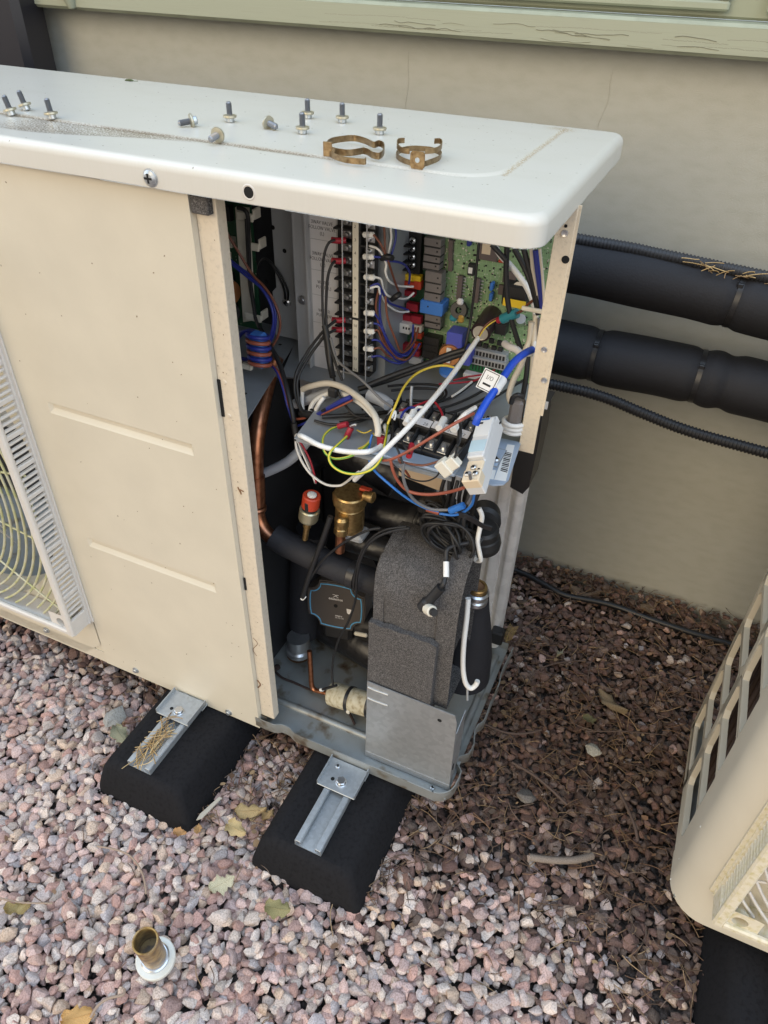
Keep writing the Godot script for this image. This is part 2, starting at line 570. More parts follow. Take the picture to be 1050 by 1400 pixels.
func ground() -> void:
	var S := FastNoiseLite.TYPE_SIMPLEX_SMOOTH
	var soil := mat("soil", lin(0.11, 0.085, 0.072), 0.95, 0.0, noise_tex(S, 0.06, 4, [[0.0, 0.4], [1.0, 1.3]], 512, 61), 2.5, noise_tex(S, 0.05, 4, [[0.0, 0.0], [1.0, 1.0]], 512, 62), 1.2)
	var far := mat("gravel far", lin(0.26, 0.225, 0.205), 0.9, 0.0, noise_tex(FastNoiseLite.TYPE_CELLULAR, 0.09, 1, [[0.0, Color(0.5, 0.42, 0.4)], [0.5, Color(0.9, 0.8, 0.78)], [1.0, Color(1.1, 1.05, 1.0)]], 512, 63), 2.0, noise_tex(FastNoiseLite.TYPE_CELLULAR, 0.09, 1, [[0.0, 0.0], [1.0, 1.0]], 512, 63), 1.0)
	var b := MB.new()
	b.quad(Vector3(-1.7, GROUND - 0.012, -0.66), Vector3(1.5, GROUND - 0.012, -0.66), Vector3(1.5, GROUND - 0.012, 1.1), Vector3(-1.7, GROUND - 0.012, 1.1), Vector3.UP)
	tag(part("soil_bed", b, soil), "dark soil showing between the gravel stones", "", "", "structure")
	b = MB.new()
	b.box(Vector3(0, GROUND - 0.06, 0), Vector3(120, 0.08, 120))
	tag(part("ground", b, far), "gravel covered ground running away from the house", "", "", "structure")
	# the gravel
	var r := RandomNumberGenerator.new()
	r.seed = 5
	var kinds := []
	for k in 22:
		kinds.append(stone_mesh(100 + k))
	var tones := [lin(0.50, 0.40, 0.385), lin(0.42, 0.35, 0.35), lin(0.40, 0.375, 0.375), lin(0.52, 0.47, 0.43), lin(0.47, 0.35, 0.315), lin(0.33, 0.245, 0.235), lin(0.44, 0.43, 0.42), lin(0.38, 0.26, 0.235), lin(0.50, 0.42, 0.345), lin(0.37, 0.365, 0.385), lin(0.57, 0.53, 0.49)]
	var dirt := [lin(0.17, 0.115, 0.10), lin(0.13, 0.095, 0.085), lin(0.20, 0.14, 0.12), lin(0.15, 0.125, 0.11), lin(0.24, 0.20, 0.18), lin(0.11, 0.08, 0.07)]
	var v := PackedVector3Array()
	var n := PackedVector3Array()
	var c := PackedColorArray()
	var step := 0.0114
	for layer in 2:
		var z := -0.655
		while z < 0.8:
			var x := -1.3
			while x < 1.05:
				var px := x + r.randf_range(-0.5, 0.5) * step
				var pz := z + r.randf_range(-0.5, 0.5) * step
				x += step
				if layer == 1 and r.randf() < 0.22:
					continue
				if (px < -1.0 or px > 0.7 or pz > 0.58) and r.randf() < 0.45:
					continue
				if in_foot(px, pz) or pz < -0.655:
					continue
				var dd := dirtiness(px, pz)
				var size := r.randf_range(0.0058, 0.0100) * (1.0 if r.randf() < 0.86 else r.randf_range(1.15, 1.5))
				if layer == 0: size *= 0.95
				size *= lerpf(1.0, 0.82, dd)
				if dd > 0.55 and r.randf() < 0.25:
					continue
				var kd: Array = kinds[r.randi() % kinds.size()]
				var bs := Basis(Vector3.UP, r.randf() * TAU) * Basis(Vector3.RIGHT, r.randfn() * 0.33) * Basis(Vector3.BACK, r.randfn() * 0.33)
				var mound := 0.006 * sin(px * 7.0 + 1.0) * sin(pz * 9.0) + 0.028 * smoothstep(-0.5, -0.66, pz)
				var y := GROUND + (-0.002 if layer == 0 else 0.0065) + r.randf_range(-0.003, 0.003) + mound
				var xf := Transform3D(bs.scaled_local(Vector3.ONE * size), Vector3(px, y, pz))
				var vv: PackedVector3Array = xf * (kd[0] as PackedVector3Array)
				v.append_array(vv)
				n.append_array(Transform3D(bs, Vector3.ZERO) * (kd[1] as PackedVector3Array))
				var tone: Color = tones[r.randi() % tones.size()]
				var soiled := false
				if r.randf() < dd * (0.98 if r.randf() < 0.92 else 0.6):
					tone = dirt[r.randi() % dirt.size()]
					soiled = true
				tone = tone.srgb_to_linear() * r.randf_range(0.85, 1.3) * (Color(1.10, 0.98, 0.91) if not soiled else Color(1.05, 0.90, 0.82))
				var cc := PackedColorArray()
				cc.resize(vv.size())
				cc.fill(Color(tone.r, tone.g, tone.b))
				c.append_array(cc)
			z += step
	var b2 := MB.new()
	b2.v = v; b2.n = n; b2.c = c; b2.use_c = true
	var sm := mat("stone", Color.WHITE, 0.85, 0.0, noise_tex(S, 0.05, 5, [[0.0, Color(0.62, 0.6, 0.58)], [0.5, Color(0.95, 0.94, 0.93)], [0.8, Color(1.05, 1.04, 1.03)], [1.0, Color(1.3, 1.28, 1.25)]], 512, 64), 14.0, noise_tex(S, 0.09, 4, [[0.0, 0.0], [1.0, 1.0]], 512, 65), 0.03)
	sm.vertex_color_use_as_albedo = true
	tag(part("gravel", b2, sm), "pink and grey crushed stone gravel covering the ground", "gravel", "", "stuff")


func wobble_line(im: Image, x0: int, y0: int, x1: int, amp: float, col: Color, r: RandomNumberGenerator, w := 1) -> void:
	var y := float(y0)
	for x in range(x0, x1):
		y += r.randf_range(-amp, amp)
		if r.randf() < 0.06: continue
		im.fill_rect(Rect2i(clampi(x, 0, im.get_width() - 2), clampi(int(y), 0, im.get_height() - 3), 1, w), col)


func house() -> void:
	var S := FastNoiseLite.TYPE_SIMPLEX_SMOOTH
	var stucco := mat("stucco", lin(0.445, 0.445, 0.398), 0.85, 0.0, noise_tex(S, 0.008, 5, [[0.0, Color(0.96, 0.96, 0.95)], [0.5, Color(0.985, 0.985, 0.98)], [1.0, Color(1, 1, 1)]], 512, 71), 1.1, noise_tex(S, 0.045, 4, [[0.0, 0.0], [1.0, 1.0]], 1024, 72), 0.03)
	stucco.uv1_scale = Vector3(5.0, 12.0, 5.0)
	var h := thing("house", "taupe rendered house wall with a sage green window sill", "house", Vector3(0, 0, 0))
	var b := MB.new()
	b.box(Vector3(0.0, 0.37, -0.81), Vector3(9.0, 1.1, 0.30))
	part("wall", b, stucco, h)
	# hairline cracks in the render
	var cr := MB.new()
	var r := RandomNumberGenerator.new()
	r.seed = 3
	for s in [[-0.385, 0.86, 0.60], [-0.07, 0.86, 0.66]]:
		var pts := []
		var x: float = s[0]
		var y: float = s[1]
		while y > s[2]:
			pts.append(Vector3(x, y, -0.6598))
			y -= 0.02
			x += r.randf_range(-0.006, 0.0055)
		cr.tube(pts, 0.0003, 4, 2)
	part("crack", cr, mat("crack dark", lin(0.40, 0.395, 0.345), 0.9), h)
	# sill: a thick painted board with split paint on its face
	var im := Image.create(2048, 64, false, Image.FORMAT_RGB8)
	im.fill(lin(0.34, 0.355, 0.265))
	for k in 260:
		var v := r.randf_range(0.9, 1.06)
		im.fill_rect(Rect2i(r.randi() % 2048, r.randi() % 64, r.randi_range(10, 120), 1), lin(0.34 * v, 0.355 * v, 0.265 * v))
	for k in 5:
		var x0 := r.randi_range(500, 1500)
		wobble_line(im, x0, r.randi_range(8, 58), x0 + r.randi_range(40, 220), 0.5, lin(0.23, 0.23, 0.17), r, 1)
	for k in 5:
		var x1 := [760, 1240, 1330][k % 3] as int
		wobble_line(im, x1, r.randi_range(30, 56), x1 + r.randi_range(90, 260), 0.55, lin(0.20, 0.20, 0.145), r, 1)
	var face := StandardMaterial3D.new()
	face.albedo_texture = ImageTexture.create_from_image(im)
	face.roughness = 0.55
	var sill := MB.new()
	sill.box(Vector3(0.7, 0.905, -0.64), Vector3(3.6, 0.038, 0.06), 0.004)
	var so := part("window_sill", sill, mats["sill paint"], h)
	var fp := MB.new()
	fp.quad(Vector3(-1.09, 0.8905, -0.6085), Vector3(2.49, 0.8905, -0.6085), Vector3(2.49, 0.9195, -0.6085), Vector3(-1.09, 0.9195, -0.6085), Vector3.BACK)
	fp.plan_uv(0, 1, Vector2(-1.09, 0.9195), Vector2(1.79, -0.029))
	part("sill_face", fp, face, so)
	# split edges of the sill board stand out a little
	var sp := MB.new()
	for k in 16:
		var x2 := r.randf_range(-0.42, -0.12) if k < 8 else r.randf_range(-0.16, 0.22)
		var pts2 := []
		var yy := r.randf_range(0.8925, 0.9075)
		for q in r.randi_range(4, 9):
			pts2.append(Vector3(x2, yy, -0.6083))
			x2 += r.randf_range(0.008, 0.016)
			yy = clampf(yy + r.randf_range(-0.0022, 0.0018), 0.8915, 0.914)
		sp.tube(pts2, r.randf_range(0.00015, 0.00045), 4, 2)
	part("paint_split", sp, mat("split wood", lin(0.20, 0.195, 0.14), 0.9), so)
	var bk := MB.new()
	bk.lathe(Vector3(-1.0, 0.886, -0.606), Vector3(-0.12, 1, 0), [Vector2(0, 0), Vector2(0.006, 0.002), Vector2(0.010, 0.014), Vector2(0.017, 0.034), Vector2(0.017, 0.07), Vector2(0, 0.07)], 10)
	part("sill_bracket", bk, mats["sill paint"], so)
	# panelled front above the sill, with raised mouldings
	var bd := MB.new()
	bd.box(Vector3(0.7, 1.17, -0.70), Vector3(3.6, 0.49, 0.08), 0.003)
	var wf := part("window_front", bd, mats["sage paint"], h)
	for s in [[-0.62, 0.066], [0.104, 0.80]]:
		var x0: float = s[0]
		var x1: float = s[1]
		for lv in 3:
			var g := 0.0035 + lv * 0.013
			var m := MB.new()
			var w := x1 - x0 - 2.0 * g
			var pz: float = -0.654 + [0.009, 0.004, 0.0075][lv]
			for e in 2:
				m.box(Vector3((x0 + x1) * 0.5, (0.9355 + g) if e == 0 else (1.36 - g), pz - 0.008), Vector3(w, 0.011, 0.016), 0.0025)
				m.box(Vector3((x0 + g + 0.0055) if e == 0 else (x1 - g - 0.0055), 1.148, pz - 0.008), Vector3(0.011, 0.413 - 2.0 * g, 0.0158), 0.0025)
			part("moulding", m, mats["sage paint"], wf)
		var gp := MB.new()
		gp.box(Vector3((x0 + x1) * 0.5, 1.148, -0.658), Vector3(x1 - x0 - 0.085, 0.335, 0.012), 0.003)
		part("panel", gp, mats["sage paint"], wf)
	var up := MB.new()
	up.box(Vector3(0, 2.3, -0.81), Vector3(9.0, 1.75, 0.295))
	up.box(Vector3(-2.82, 1.17, -0.81), Vector3(3.36, 0.49, 0.297))
	up.box(Vector3(3.51, 1.17, -0.81), Vector3(1.98, 0.49, 0.297))
	part("upper_wall", up, stucco, h)
	# downpipe
	var d := thing("downpipe", "black square downpipe at the left end of the sill", "downpipe", Vector3(-1.137, GROUND, -0.60))
	var p := MB.new()
	p.box(Vector3(0, 1.5, 0), Vector3(0.10, 3.0, 0.075), 0.012)
	part("pipe", p, mats["downpipe"], d)
	p = MB.new()
	p.box(Vector3(-0.115, 1.5, -0.004), Vector3(0.10, 3.0, 0.07), 0.012)
	part("second_pipe", p, mats["downpipe"], d)
	p = MB.new()
	for y in [0.4, 2.2]:
		p.box(Vector3(-0.05, y, -0.045), Vector3(0.24, 0.03, 0.03), 0.002)
	part("bracket", p, mats["downpipe"], d)

# ---------------------------------------------------------------- the opened heat pump: casing
func rrect(x0: float, x1: float, z0: float, z1: float, y: float, rad: Array, seg := 6, mid := 6) -> Array:
	# rounded rectangle ring, corners in the order back left, back right, front right, front left
	var o := []
	var cs := [Vector2(x0, z0), Vector2(x1, z0), Vector2(x1, z1), Vector2(x0, z1)]
	var dirs := [Vector2(1, 1), Vector2(-1, 1), Vector2(-1, -1), Vector2(1, -1)]
	var arcs := []
	for i in 4:
		var cc: Vector2 = cs[i] + dirs[i] * float(rad[i])
		var a0 := PI + i * PI * 0.5
		var row := []
		for k in seg + 1:
			var a := a0 + PI * 0.5 * k / seg
			row.append(cc + Vector2(cos(a), sin(a)) * float(rad[i]))
		arcs.append(row)
	for i in 4:
		for q in arcs[i]:
			o.append(Vector3(q.x, y, q.y))
		var a: Vector2 = arcs[i][seg]
		var b: Vector2 = arcs[(i + 1) % 4][0]
		for k in range(1, mid):
			var q := a.lerp(b, float(k) / mid)
			o.append(Vector3(q.x, y, q.y))
	return o


func hex_bolt(parent: Node, at: Vector3, axis: Vector3, rad: float, h: float, flange: float, m: Material, called := "screw") -> MeshInstance3D:
	var b := MB.new()
	if flange > 0.0:
		b.lathe(at, axis, [Vector2(0, 0), Vector2(flange, 0), Vector2(flange, 0.0012), Vector2(rad, 0.0018)], 18)
	b.lathe(at, axis, [Vector2(rad, 0.001), Vector2(rad, h * 0.85), Vector2(rad * 0.86, h), Vector2(0, h)], 6)
	return part(called, b, m, parent)


func cross_screw(parent: Node, at: Vector3, axis: Vector3, rad: float, m: Material, called := "screw") -> MeshInstance3D:
	var b := MB.new()
	b.lathe(at, axis, [Vector2(rad, 0), Vector2(rad * 0.95, rad * 0.35), Vector2(rad * 0.6, rad * 0.6), Vector2(0, rad * 0.66)], 14)
	var o := part(called, b, m, parent)
	var f := b.frame_for(axis.normalized())
	var s := MB.new()
	var k := rad * 0.13
	var w := rad * 0.58
	s.prism([Vector2(k, k), Vector2(k, w), Vector2(-k, w), Vector2(-k, k), Vector2(-w, k), Vector2(-w, -k), Vector2(-k, -k), Vector2(-k, -w), Vector2(k, -w), Vector2(k, -k), Vector2(w, -k), Vector2(w, k)], at + axis.normalized() * rad * 0.55, f[0], f[1], axis.normalized(), rad * 0.13)
	part("slot", s, hole, o)
	return o


func lid_texture() -> ImageTexture:
	# dirt and lichen that has settled along the step in the lid; x runs along the lid, y from back to front
	var W := 2048
	var H := 640
	var x0 := -1.24
	var z0 := -0.358
	var sx := W / 1.246
	var sz := H / 0.366
	var im := Image.create(W, H, false, Image.FORMAT_RGB8)
	var base := lin(0.61, 0.59, 0.53)
	im.fill(base)
	var r := RandomNumberGenerator.new()
	r.seed = 21
	var nz := FastNoiseLite.new()
	nz.seed = 4
	nz.frequency = 0.012
	nz.fractal_octaves = 4
	var fn := FastNoiseLite.new()
	fn.seed = 6
	fn.frequency = 0.22
	fn.fractal_octaves = 3
	for y in H:
		for x in W:
			if x < 300: continue
			var wx := x0 + x / sx
			var wz := z0 + y / sz
			var a := nz.get_noise_2d(x * 0.45, y * 0.8)
			var f := fn.get_noise_2d(x, y)
			var t := clampf(a * 0.09 + f * 0.06 + 0.01, 0.0, 0.14)
			var col := base.lerp(lin(0.40, 0.36, 0.29), t)
			# band along the front step
			var dz := (wz + 0.077) / 0.0035
			var dens := smoothstep(-0.16, -0.30, wx) * 0.7 + 0.25
			if wx < -0.085:
				col = col.lerp(lin(0.19, 0.15, 0.105), clampf(exp(-dz * dz) * (0.62 + f * 0.9 + a * 0.6) * dens, 0.0, 0.9))
			# crust in front of the step
			var cx := smoothstep(-0.60, -0.545, wx + f * 0.02) * (1.0 - smoothstep(-0.42, -0.34, wx))
			var width := lerpf(0.056, 0.008, smoothstep(-0.55, -0.36, wx))
			var inside := smoothstep(-0.0785, -0.0755, wz) * (1.0 - smoothstep(-0.077 + width * 0.75, -0.077 + width, wz + f * 0.004))
			col = col.lerp(lin(0.20, 0.155, 0.11), clampf(cx * inside * (0.42 + f * 1.3 + a * 0.5), 0.0, 0.85))
			var edge := exp(-pow((wz + 0.077 - width * 0.92 + f * 0.004) / 0.0030, 2.0))
			col = col.lerp(lin(0.17, 0.14, 0.11), clampf(cx * edge * (0.4 + f), 0.0, 0.8))
			# rusty line along the right step
			var dx := (wx + 0.0585) / 0.0024
			if wz > -0.34 and wz < -0.10:
				col = col.lerp(lin(0.42, 0.32, 0.20), clampf(exp(-dx * dx) * (0.5 + f * 1.4), 0.0, 0.75))
			var dk := Vector2(wx + 0.062, wz + 0.332).length() / 0.013
			col = col.lerp(lin(0.40, 0.31, 0.20), clampf(exp(-dk * dk) * (0.45 + f * 1.2), 0.0, 0.7))
			im.set_pixel(x, y, col)
	for k in 420:
		var v := r.randf_range(0.10, 0.32)
		im.fill_rect(Rect2i(r.randi_range(300, W - 4), r.randi() % (H - 3), r.randi_range(1, 3), r.randi_range(1, 2)), lin(v * 1.1, v, v * 0.75))
	return ImageTexture.create_from_image(im)


func casing(p: Node3D) -> void:
	# lid
	var lid := MB.new()
	var rc := [0.018, 0.018, 0.022, 0.018]
	var rings := []
	rings.append(rrect(-1.238, 0.004, -0.356, 0.006, 0.812, rc))
	rings.append(rrect(-1.24, 0.006, -0.358, 0.008, 0.8095, rc))
	rings.append(rrect(-1.24, 0.006, -0.358, 0.008, 0.8102, rc))
	rings.append(rrect(-1.24, 0.006, -0.358, 0.008, 0.8250, rc))
	for k in range(1, 6):
		var a := k * PI * 0.5 / 5.0
		var g := 0.0085 * (1.0 - cos(a))
		var ins: float = 0.0085 - 0.0085 * cos(a)
		rings.append(rrect(-1.24 + ins, 0.006 - ins, -0.358 + ins, 0.008 - ins, 0.8255 + 0.0085 * sin(a), [rc[0] - g * 0.9, rc[1] - g * 0.9, rc[2] - g * 0.9, rc[3] - g * 0.9]))
	var pr := [0.02, 0.008, 0.045, 0.02]
	rings.append(rrect(-1.222, -0.014, -0.342, -0.012, 0.834, rc))
	rings.append(rrect(-1.184, -0.0575, -0.337, -0.0765, 0.8340, pr))
	rings.append(rrect(-1.183, -0.0583, -0.3363, -0.0773, 0.8341, pr))
	rings.append(rrect(-1.181, -0.0615, -0.334, -0.0800, 0.8352, pr))
	rings.append(rrect(-1.179, -0.0635, -0.332, -0.0822, 0.8354, pr))
	rings.append(rrect(-1.12, -0.12, -0.28, -0.14, 0.8355, pr))
	lid.loft(rings)
	var last: Array = rings[-1]
	for i in last.size():
		lid.tri(last[i], last[(i + 1) % last.size()], Vector3(-0.62, 0.8355, -0.2), Vector3.UP)
	# underside of the lid
	lid.box(Vector3(-0.617, 0.8235, -0.175), Vector3(1.22, 0.001, 0.345))
	lid.plan_uv(0, 2, Vector2(-1.24, -0.358), Vector2(1.246, 0.366))
	var lm := StandardMaterial3D.new()
	lm.albedo_texture = lid_texture()
	lm.roughness = 0.27
	var lo := part("lid", lid, lm, p)
	cross_screw(lo, Vector3(-0.357, 0.8185, 0.0075), Vector3.BACK, 0.0072, zinc)
	hex_bolt(lo, Vector3(-0.357, 0.8185, 0.0072), Vector3.BACK, 0.0045, 0.002, 0.0082, zinc)
	var hb := MB.new()
	hb.lathe(Vector3(-0.2522, 0.8195, 0.0080), Vector3.BACK, [Vector2(0.0070, 0.0), Vector2(0.0060, 0.0006), Vector2(0.0048, 0.0002)], 18)
	part("screw_hole", hb, mats["guard paint"], lo)
	hb = MB.new()
	hb.lathe(Vector3(-0.2522, 0.8195, 0.0076), Vector3.BACK, [Vector2(0.0049, 0.0), Vector2(0.0049, 0.0007), Vector2(0, 0.0008)], 18)
	part("opening", hb, hole, lo)

	# fan side panel and service panel
	var fp := MB.new()
	var hc := Vector2(-0.965, 0.36)
	var outer := []
	var inner := []
	for k in 48:
		var a := TAU * k / 48.0
		var d := Vector2(cos(a), sin(a))
		var sc := minf((0.325) / maxf(absf(d.x), 1e-4), (0.452 if d.y > 0 else 0.366) / maxf(absf(d.y), 1e-4))
		var o2 := hc + d * sc
		o2.x = clampf(o2.x, -1.234, -0.640)
		o2.y = clampf(o2.y, -0.006, 0.812)
		outer.append(Vector3(o2.x, o2.y, -0.0015))
		inner.append(Vector3(hc.x + d.x * 0.315, hc.y + d.y * 0.315, -0.0015))
	var inner2 := []
	for q in inner:
		inner2.append(q + Vector3(0, 0, -0.05))
	fp.loft([outer, inner], true, false)
	fp.loft([inner, inner2], true, false)
	fp.box(Vector3(-0.645, 0.403, -0.0045), Vector3(0.024, 0.818, 0.002))
	fp.box(Vector3(-0.935, 0.003, -0.0025), Vector3(0.598, 0.026, 0.002))
	fp.box(Vector3(-0.937, 0.755, -0.0046), Vector3(0.60, 0.116, 0.002))
	part("fan_panel", fp, cream, p)
	var fan := MB.new()
	fan.cyl(Vector3(hc.x, hc.y, -0.09), Vector3(hc.x, hc.y, -0.045), 0.06, 0.05, 24)
	for k in 3:
		var a := TAU * k / 3.0 + 0.5
		for j in 8:
			var rr0 := 0.05 + 0.025 * j
			var rr1 := rr0 + 0.025
			var tw := 0.25 + 0.03 * j
			var q := []
			for s in [[rr0, -0.35 - tw * 0.3, -0.10], [rr1, -0.38 - tw * 0.35, -0.105], [rr1, 0.5, -0.06], [rr0, 0.45, -0.06]]:
				q.append(Vector3(hc.x + cos(a + s[1]) * s[0], hc.y + sin(a + s[1]) * s[0], s[2]))
			fan.quad(q[0], q[1], q[2], q[3], Vector3.BACK)
	part("fan", fan, grey_p, p)
	var coil := MB.new()
	coil.box(Vector3(-0.80, 0.41, -0.30), Vector3(0.86, 0.79, 0.03))
	part("coil", coil, mats["insulated wall"], p)
	var sp := MB.new()
	# service panel with two pressed ribs
	var ribs := [[0.2872, 0.0092, -0.592, -0.3672], [0.5145, 0.0082, -0.5895, -0.367]]
	var xl := -0.636
	var xr := -0.3245
	var ys := [-0.009]
	for s in ribs:
		ys.append(s[0] - s[1]); ys.append(s[0] + s[1])
	ys.append(0.813)
	for i in ys.size() - 1:
		if i % 2 == 0:
			sp.quad(Vector3(xl, ys[i], 0), Vector3(xr, ys[i], 0), Vector3(xr, ys[i + 1], 0), Vector3(xl, ys[i + 1], 0), Vector3.BACK)
		else:
			var s: Array = ribs[i / 2]
			sp.quad(Vector3(xl, ys[i], 0), Vector3(s[2], ys[i], 0), Vector3(s[2], ys[i + 1], 0), Vector3(xl, ys[i + 1], 0), Vector3.BACK)
			sp.quad(Vector3(s[3], ys[i], 0), Vector3(xr, ys[i], 0), Vector3(xr, ys[i + 1], 0), Vector3(s[3], ys[i + 1], 0), Vector3.BACK)
	sp.quad(Vector3(xl, ys[0], 0), Vector3(xl, 0.813, 0), Vector3(xl, 0.813, -0.002), Vector3(xl, ys[0], -0.002), Vector3.LEFT)
	sp.quad(Vector3(xr, ys[0], 0), Vector3(xr, 0.813, 0), Vector3(xr, 0.813, -0.012), Vector3(xr, ys[0], -0.012), Vector3.RIGHT)
	sp.quad(Vector3(xl, ys[0], 0), Vector3(xr, ys[0], 0), Vector3(xr, ys[0], -0.012), Vector3(xl, ys[0], -0.012), Vector3.DOWN)
	sp.quad(Vector3(xl, 0.813, 0), Vector3(xr, 0.813, 0), Vector3(xr, 0.813, -0.012), Vector3(xl, 0.813, -0.012), Vector3.UP)
	var so := part("service_panel", sp, cream, p)
	for s in ribs:
		var rib := MB.new()
		var y: float = s[0]
		var h: float = s[1]
		var a: float = s[2]
		var bx: float = s[3]
		var r0 := [Vector3(a, y - h, 0), Vector3(bx, y - h, 0), Vector3(bx, y + h, 0), Vector3(a, y + h, 0)]
		var r1 := [Vector3(a + 0.005, y - h + 0.0075, -0.0036), Vector3(bx - 0.005, y - h + 0.0075, -0.0036), Vector3(bx - 0.005, y + h - 0.0035, -0.0036), Vector3(a + 0.005, y + h - 0.0035, -0.0036)]
		for i in 4:
			var j := (i + 1) % 4
			var nr: Vector3 = (r0[j] - r0[i]).cross(r1[i] - r0[i]).normalized()
			if nr.z < 0: nr = -nr
			rib.quad(r0[i], r0[j], r1[j], r1[i], nr)
		rib.quad(r1[0], r1[1], r1[2], r1[3], Vector3.BACK)
		part("pressed_rib", rib, cream, so)
	for q in [Vector3(-0.5695, 0.007, 0.0), Vector3(-0.3827, -0.0005, 0.0), Vector3(-0.7677, 0.012, -0.001)]:
		var s2 := hex_bolt(so, q, Vector3.BACK, 0.0042, 0.0045, 0.0062, zinc)
	# specks of dirt on the paint
	var r := RandomNumberGenerator.new()
	r.seed = 14
	var sk := MB.new()
	for k in 46:
		var at := Vector3(r.randf_range(-0.62, -0.34), r.randf_range(0.01, 0.79), 0.0002)
		sk.box(at, Vector3(r.randf_range(0.0006, 0.002), r.randf_range(0.0005, 0.0014), 0.0003), 0.0, Basis(Vector3.BACK, r.randf() * 3.0))
	for k in 26:
		var at := Vector3(r.randf_range(-0.322, -0.304), r.randf_range(0.03, 0.79), -0.0083)
		sk.box(at, Vector3(r.randf_range(0.0005, 0.0015), r.randf_range(0.0005, 0.0012), 0.0003), 0.0, Basis(Vector3.BACK, r.randf() * 3.0))
	tag(part("dirt_specks", sk, mat("speck brown", lin(0.24, 0.18, 0.12), 0.9), so), "", "", "", "stuff")
	# flange that the removed cover was screwed to
	var fl := MB.new()
	fl.box(Vector3(-0.3125, 0.414, -0.0095), Vector3(0.0235, 0.792, 0.002), 0.0005)
	fl.box(Vector3(-0.3015, 0.414, -0.0165), Vector3(0.0018, 0.792, 0.0125))
	var fo := part("door_flange", fl, mats["flange paint"], p)
	var bl := MB.new()
	bl.box(Vector3(-0.3225, 0.592, -0.0078), Vector3(0.0034, 0.046, 0.002))
	part("slot", bl, hole, fo)
	part("slot", MB.new().box(Vector3(-0.3225, 0.308, -0.0078), Vector3(0.0026, 0.022, 0.002)), hole, fo)
	var fm := MB.new()
	fm.box(Vector3(-0.3135, 0.7985, -0.0045), Vector3(0.0195, 0.0165, 0.009), 0.001)
	part("foam_pad", fm, foam, fo)
	for q in [Vector2(-0.316, 0.613), Vector2(-0.3155, 0.571)]:
		var rv := MB.new()
		rv.lathe(Vector3(q.x, q.y, -0.0085), Vector3.BACK, [Vector2(0.0032, 0), Vector2(0.0026, 0.0008), Vector2(0, 0.001)], 12)
		part("rivet", rv, mats["flange paint"], fo)
	var rs := MB.new()
	rs.tube([Vector3(-0.315, 0.4723, -0.008), Vector3(-0.3109, 0.4627, -0.008), Vector3(-0.3123, 0.4689, -0.008), Vector3(-0.3072, 0.4683, -0.008)], 0.0009, 5)
	rs.tube([Vector3(-0.323, 0.104, -0.008), Vector3(-0.3186, 0.0959, -0.008), Vector3(-0.3234, 0.0862, -0.008)], 0.0011, 5)
	rs.tube([Vector3(-0.321, 0.2007, -0.008), Vector3(-0.3145, 0.1914, -0.008), Vector3(-0.3237, 0.174, -0.008), Vector3(-0.3186, 0.162, -0.008)], 0.0004, 4)
	part("rust_mark", rs, mat("rust brown", lin(0.22, 0.12, 0.06), 0.9), fo)

	# base pan
	var bp := MB.new()
	bp.box(Vector3(-0.62, 0.002, -0.165), Vector3(1.225, 0.003, 0.32))
	# rim: follows the front, the rounded corner and the kinked right side
	var rim := []
	for q in [[-1.232, -0.007], [-0.9, -0.007], [-0.36, -0.007], [-0.334, -0.007], [-0.330, 0.0], [-0.296, 0.0], [-0.286, -0.0055], [-0.270, -0.0055], [-0.258, 0.0], [-0.22, 0.0], [-0.10, 0.0], [-0.03, 0.0]]:
		rim.append(Vector3(q[0], 0.0, q[1]))
	for k in 7:
		var a := PI * 0.5 * (1.0 - k / 6.0)
		rim.append(Vector3(-0.028 + cos(a) * 0.028, 0.0, -0.028 + sin(a) * 0.028))
	for q in [[0.000, -0.05], [-0.010, -0.060], [-0.012, -0.072], [0.0, -0.083], [0.002, -0.105], [-0.004, -0.125], [-0.003, -0.14], [0.003, -0.152], [0.002, -0.19], [0.003, -0.235], [0.0, -0.25], [0.0, -0.275], [0.002, -0.32]]:
		rim.append(Vector3(q[0], 0.0, q[1]))
	var rim_in := []
	for q in rim:
		rim_in.append(q + Vector3(0, 0.0075, 0))
	bp.ribbon(rim_in, Vector3.UP, 0.021, 0.0016, 2)
	bp.box(Vector3(-0.62, 0.0075, -0.323), Vector3(1.225, 0.021, 0.002))
	# drip bead and pressed swage in the floor
	var swage := []
	for k in 2:
		var z0 := -0.030 - 0.006 * k
		swage.append(z0)
	bp.tube([Vector3(-0.36, 0.0025, -0.052), Vector3(-0.25, 0.0025, -0.052), Vector3(-0.03, 0.0025, -0.052)], 0.0065, 10)
	bp.tube([Vector3(-0.022, 0.0025, -0.06), Vector3(-0.022, 0.0025, -0.2), Vector3(-0.022, 0.0025, -0.30)], 0.0065, 10)
	part("base_pan", bp, mats["base steel"], p)
	for q in [Vector3(-0.175, 0.0042, 0.0149), Vector3(-0.0316, 0.0042, -0.0138)]:
		cross_screw(p, q, Vector3.UP, 0.004, zinc)
	var mud := MB.new()
	mud.tube([Vector3(-0.3643, 0.009, -0.1034), Vector3(-0.3367, 0.01, -0.0912), Vector3(-0.3124, 0.01, -0.0909), Vector3(-0.2799, 0.009, -0.0905), Vector3(-0.2512, 0.0085, -0.0963), Vector3(-0.2176, 0.009, -0.0891), Vector3(-0.1842, 0.008, -0.062)], 0.0022, 6)
	mud.lathe(Vector3(-0.3545, 0.009, -0.1063), Vector3.UP, [Vector2(0.006, 0), Vector2(0.005, 0.004), Vector2(0, 0.005)], 9)
	mud.lathe(Vector3(-0.2367, 0.009, -0.0946), Vector3.UP, [Vector2(0.006, 0), Vector2(0.005, 0.004), Vector2(0, 0.005)], 9)
	part("sediment", mud, mat("dark sediment", lin(0.035, 0.02, 0.016), 0.9), p)
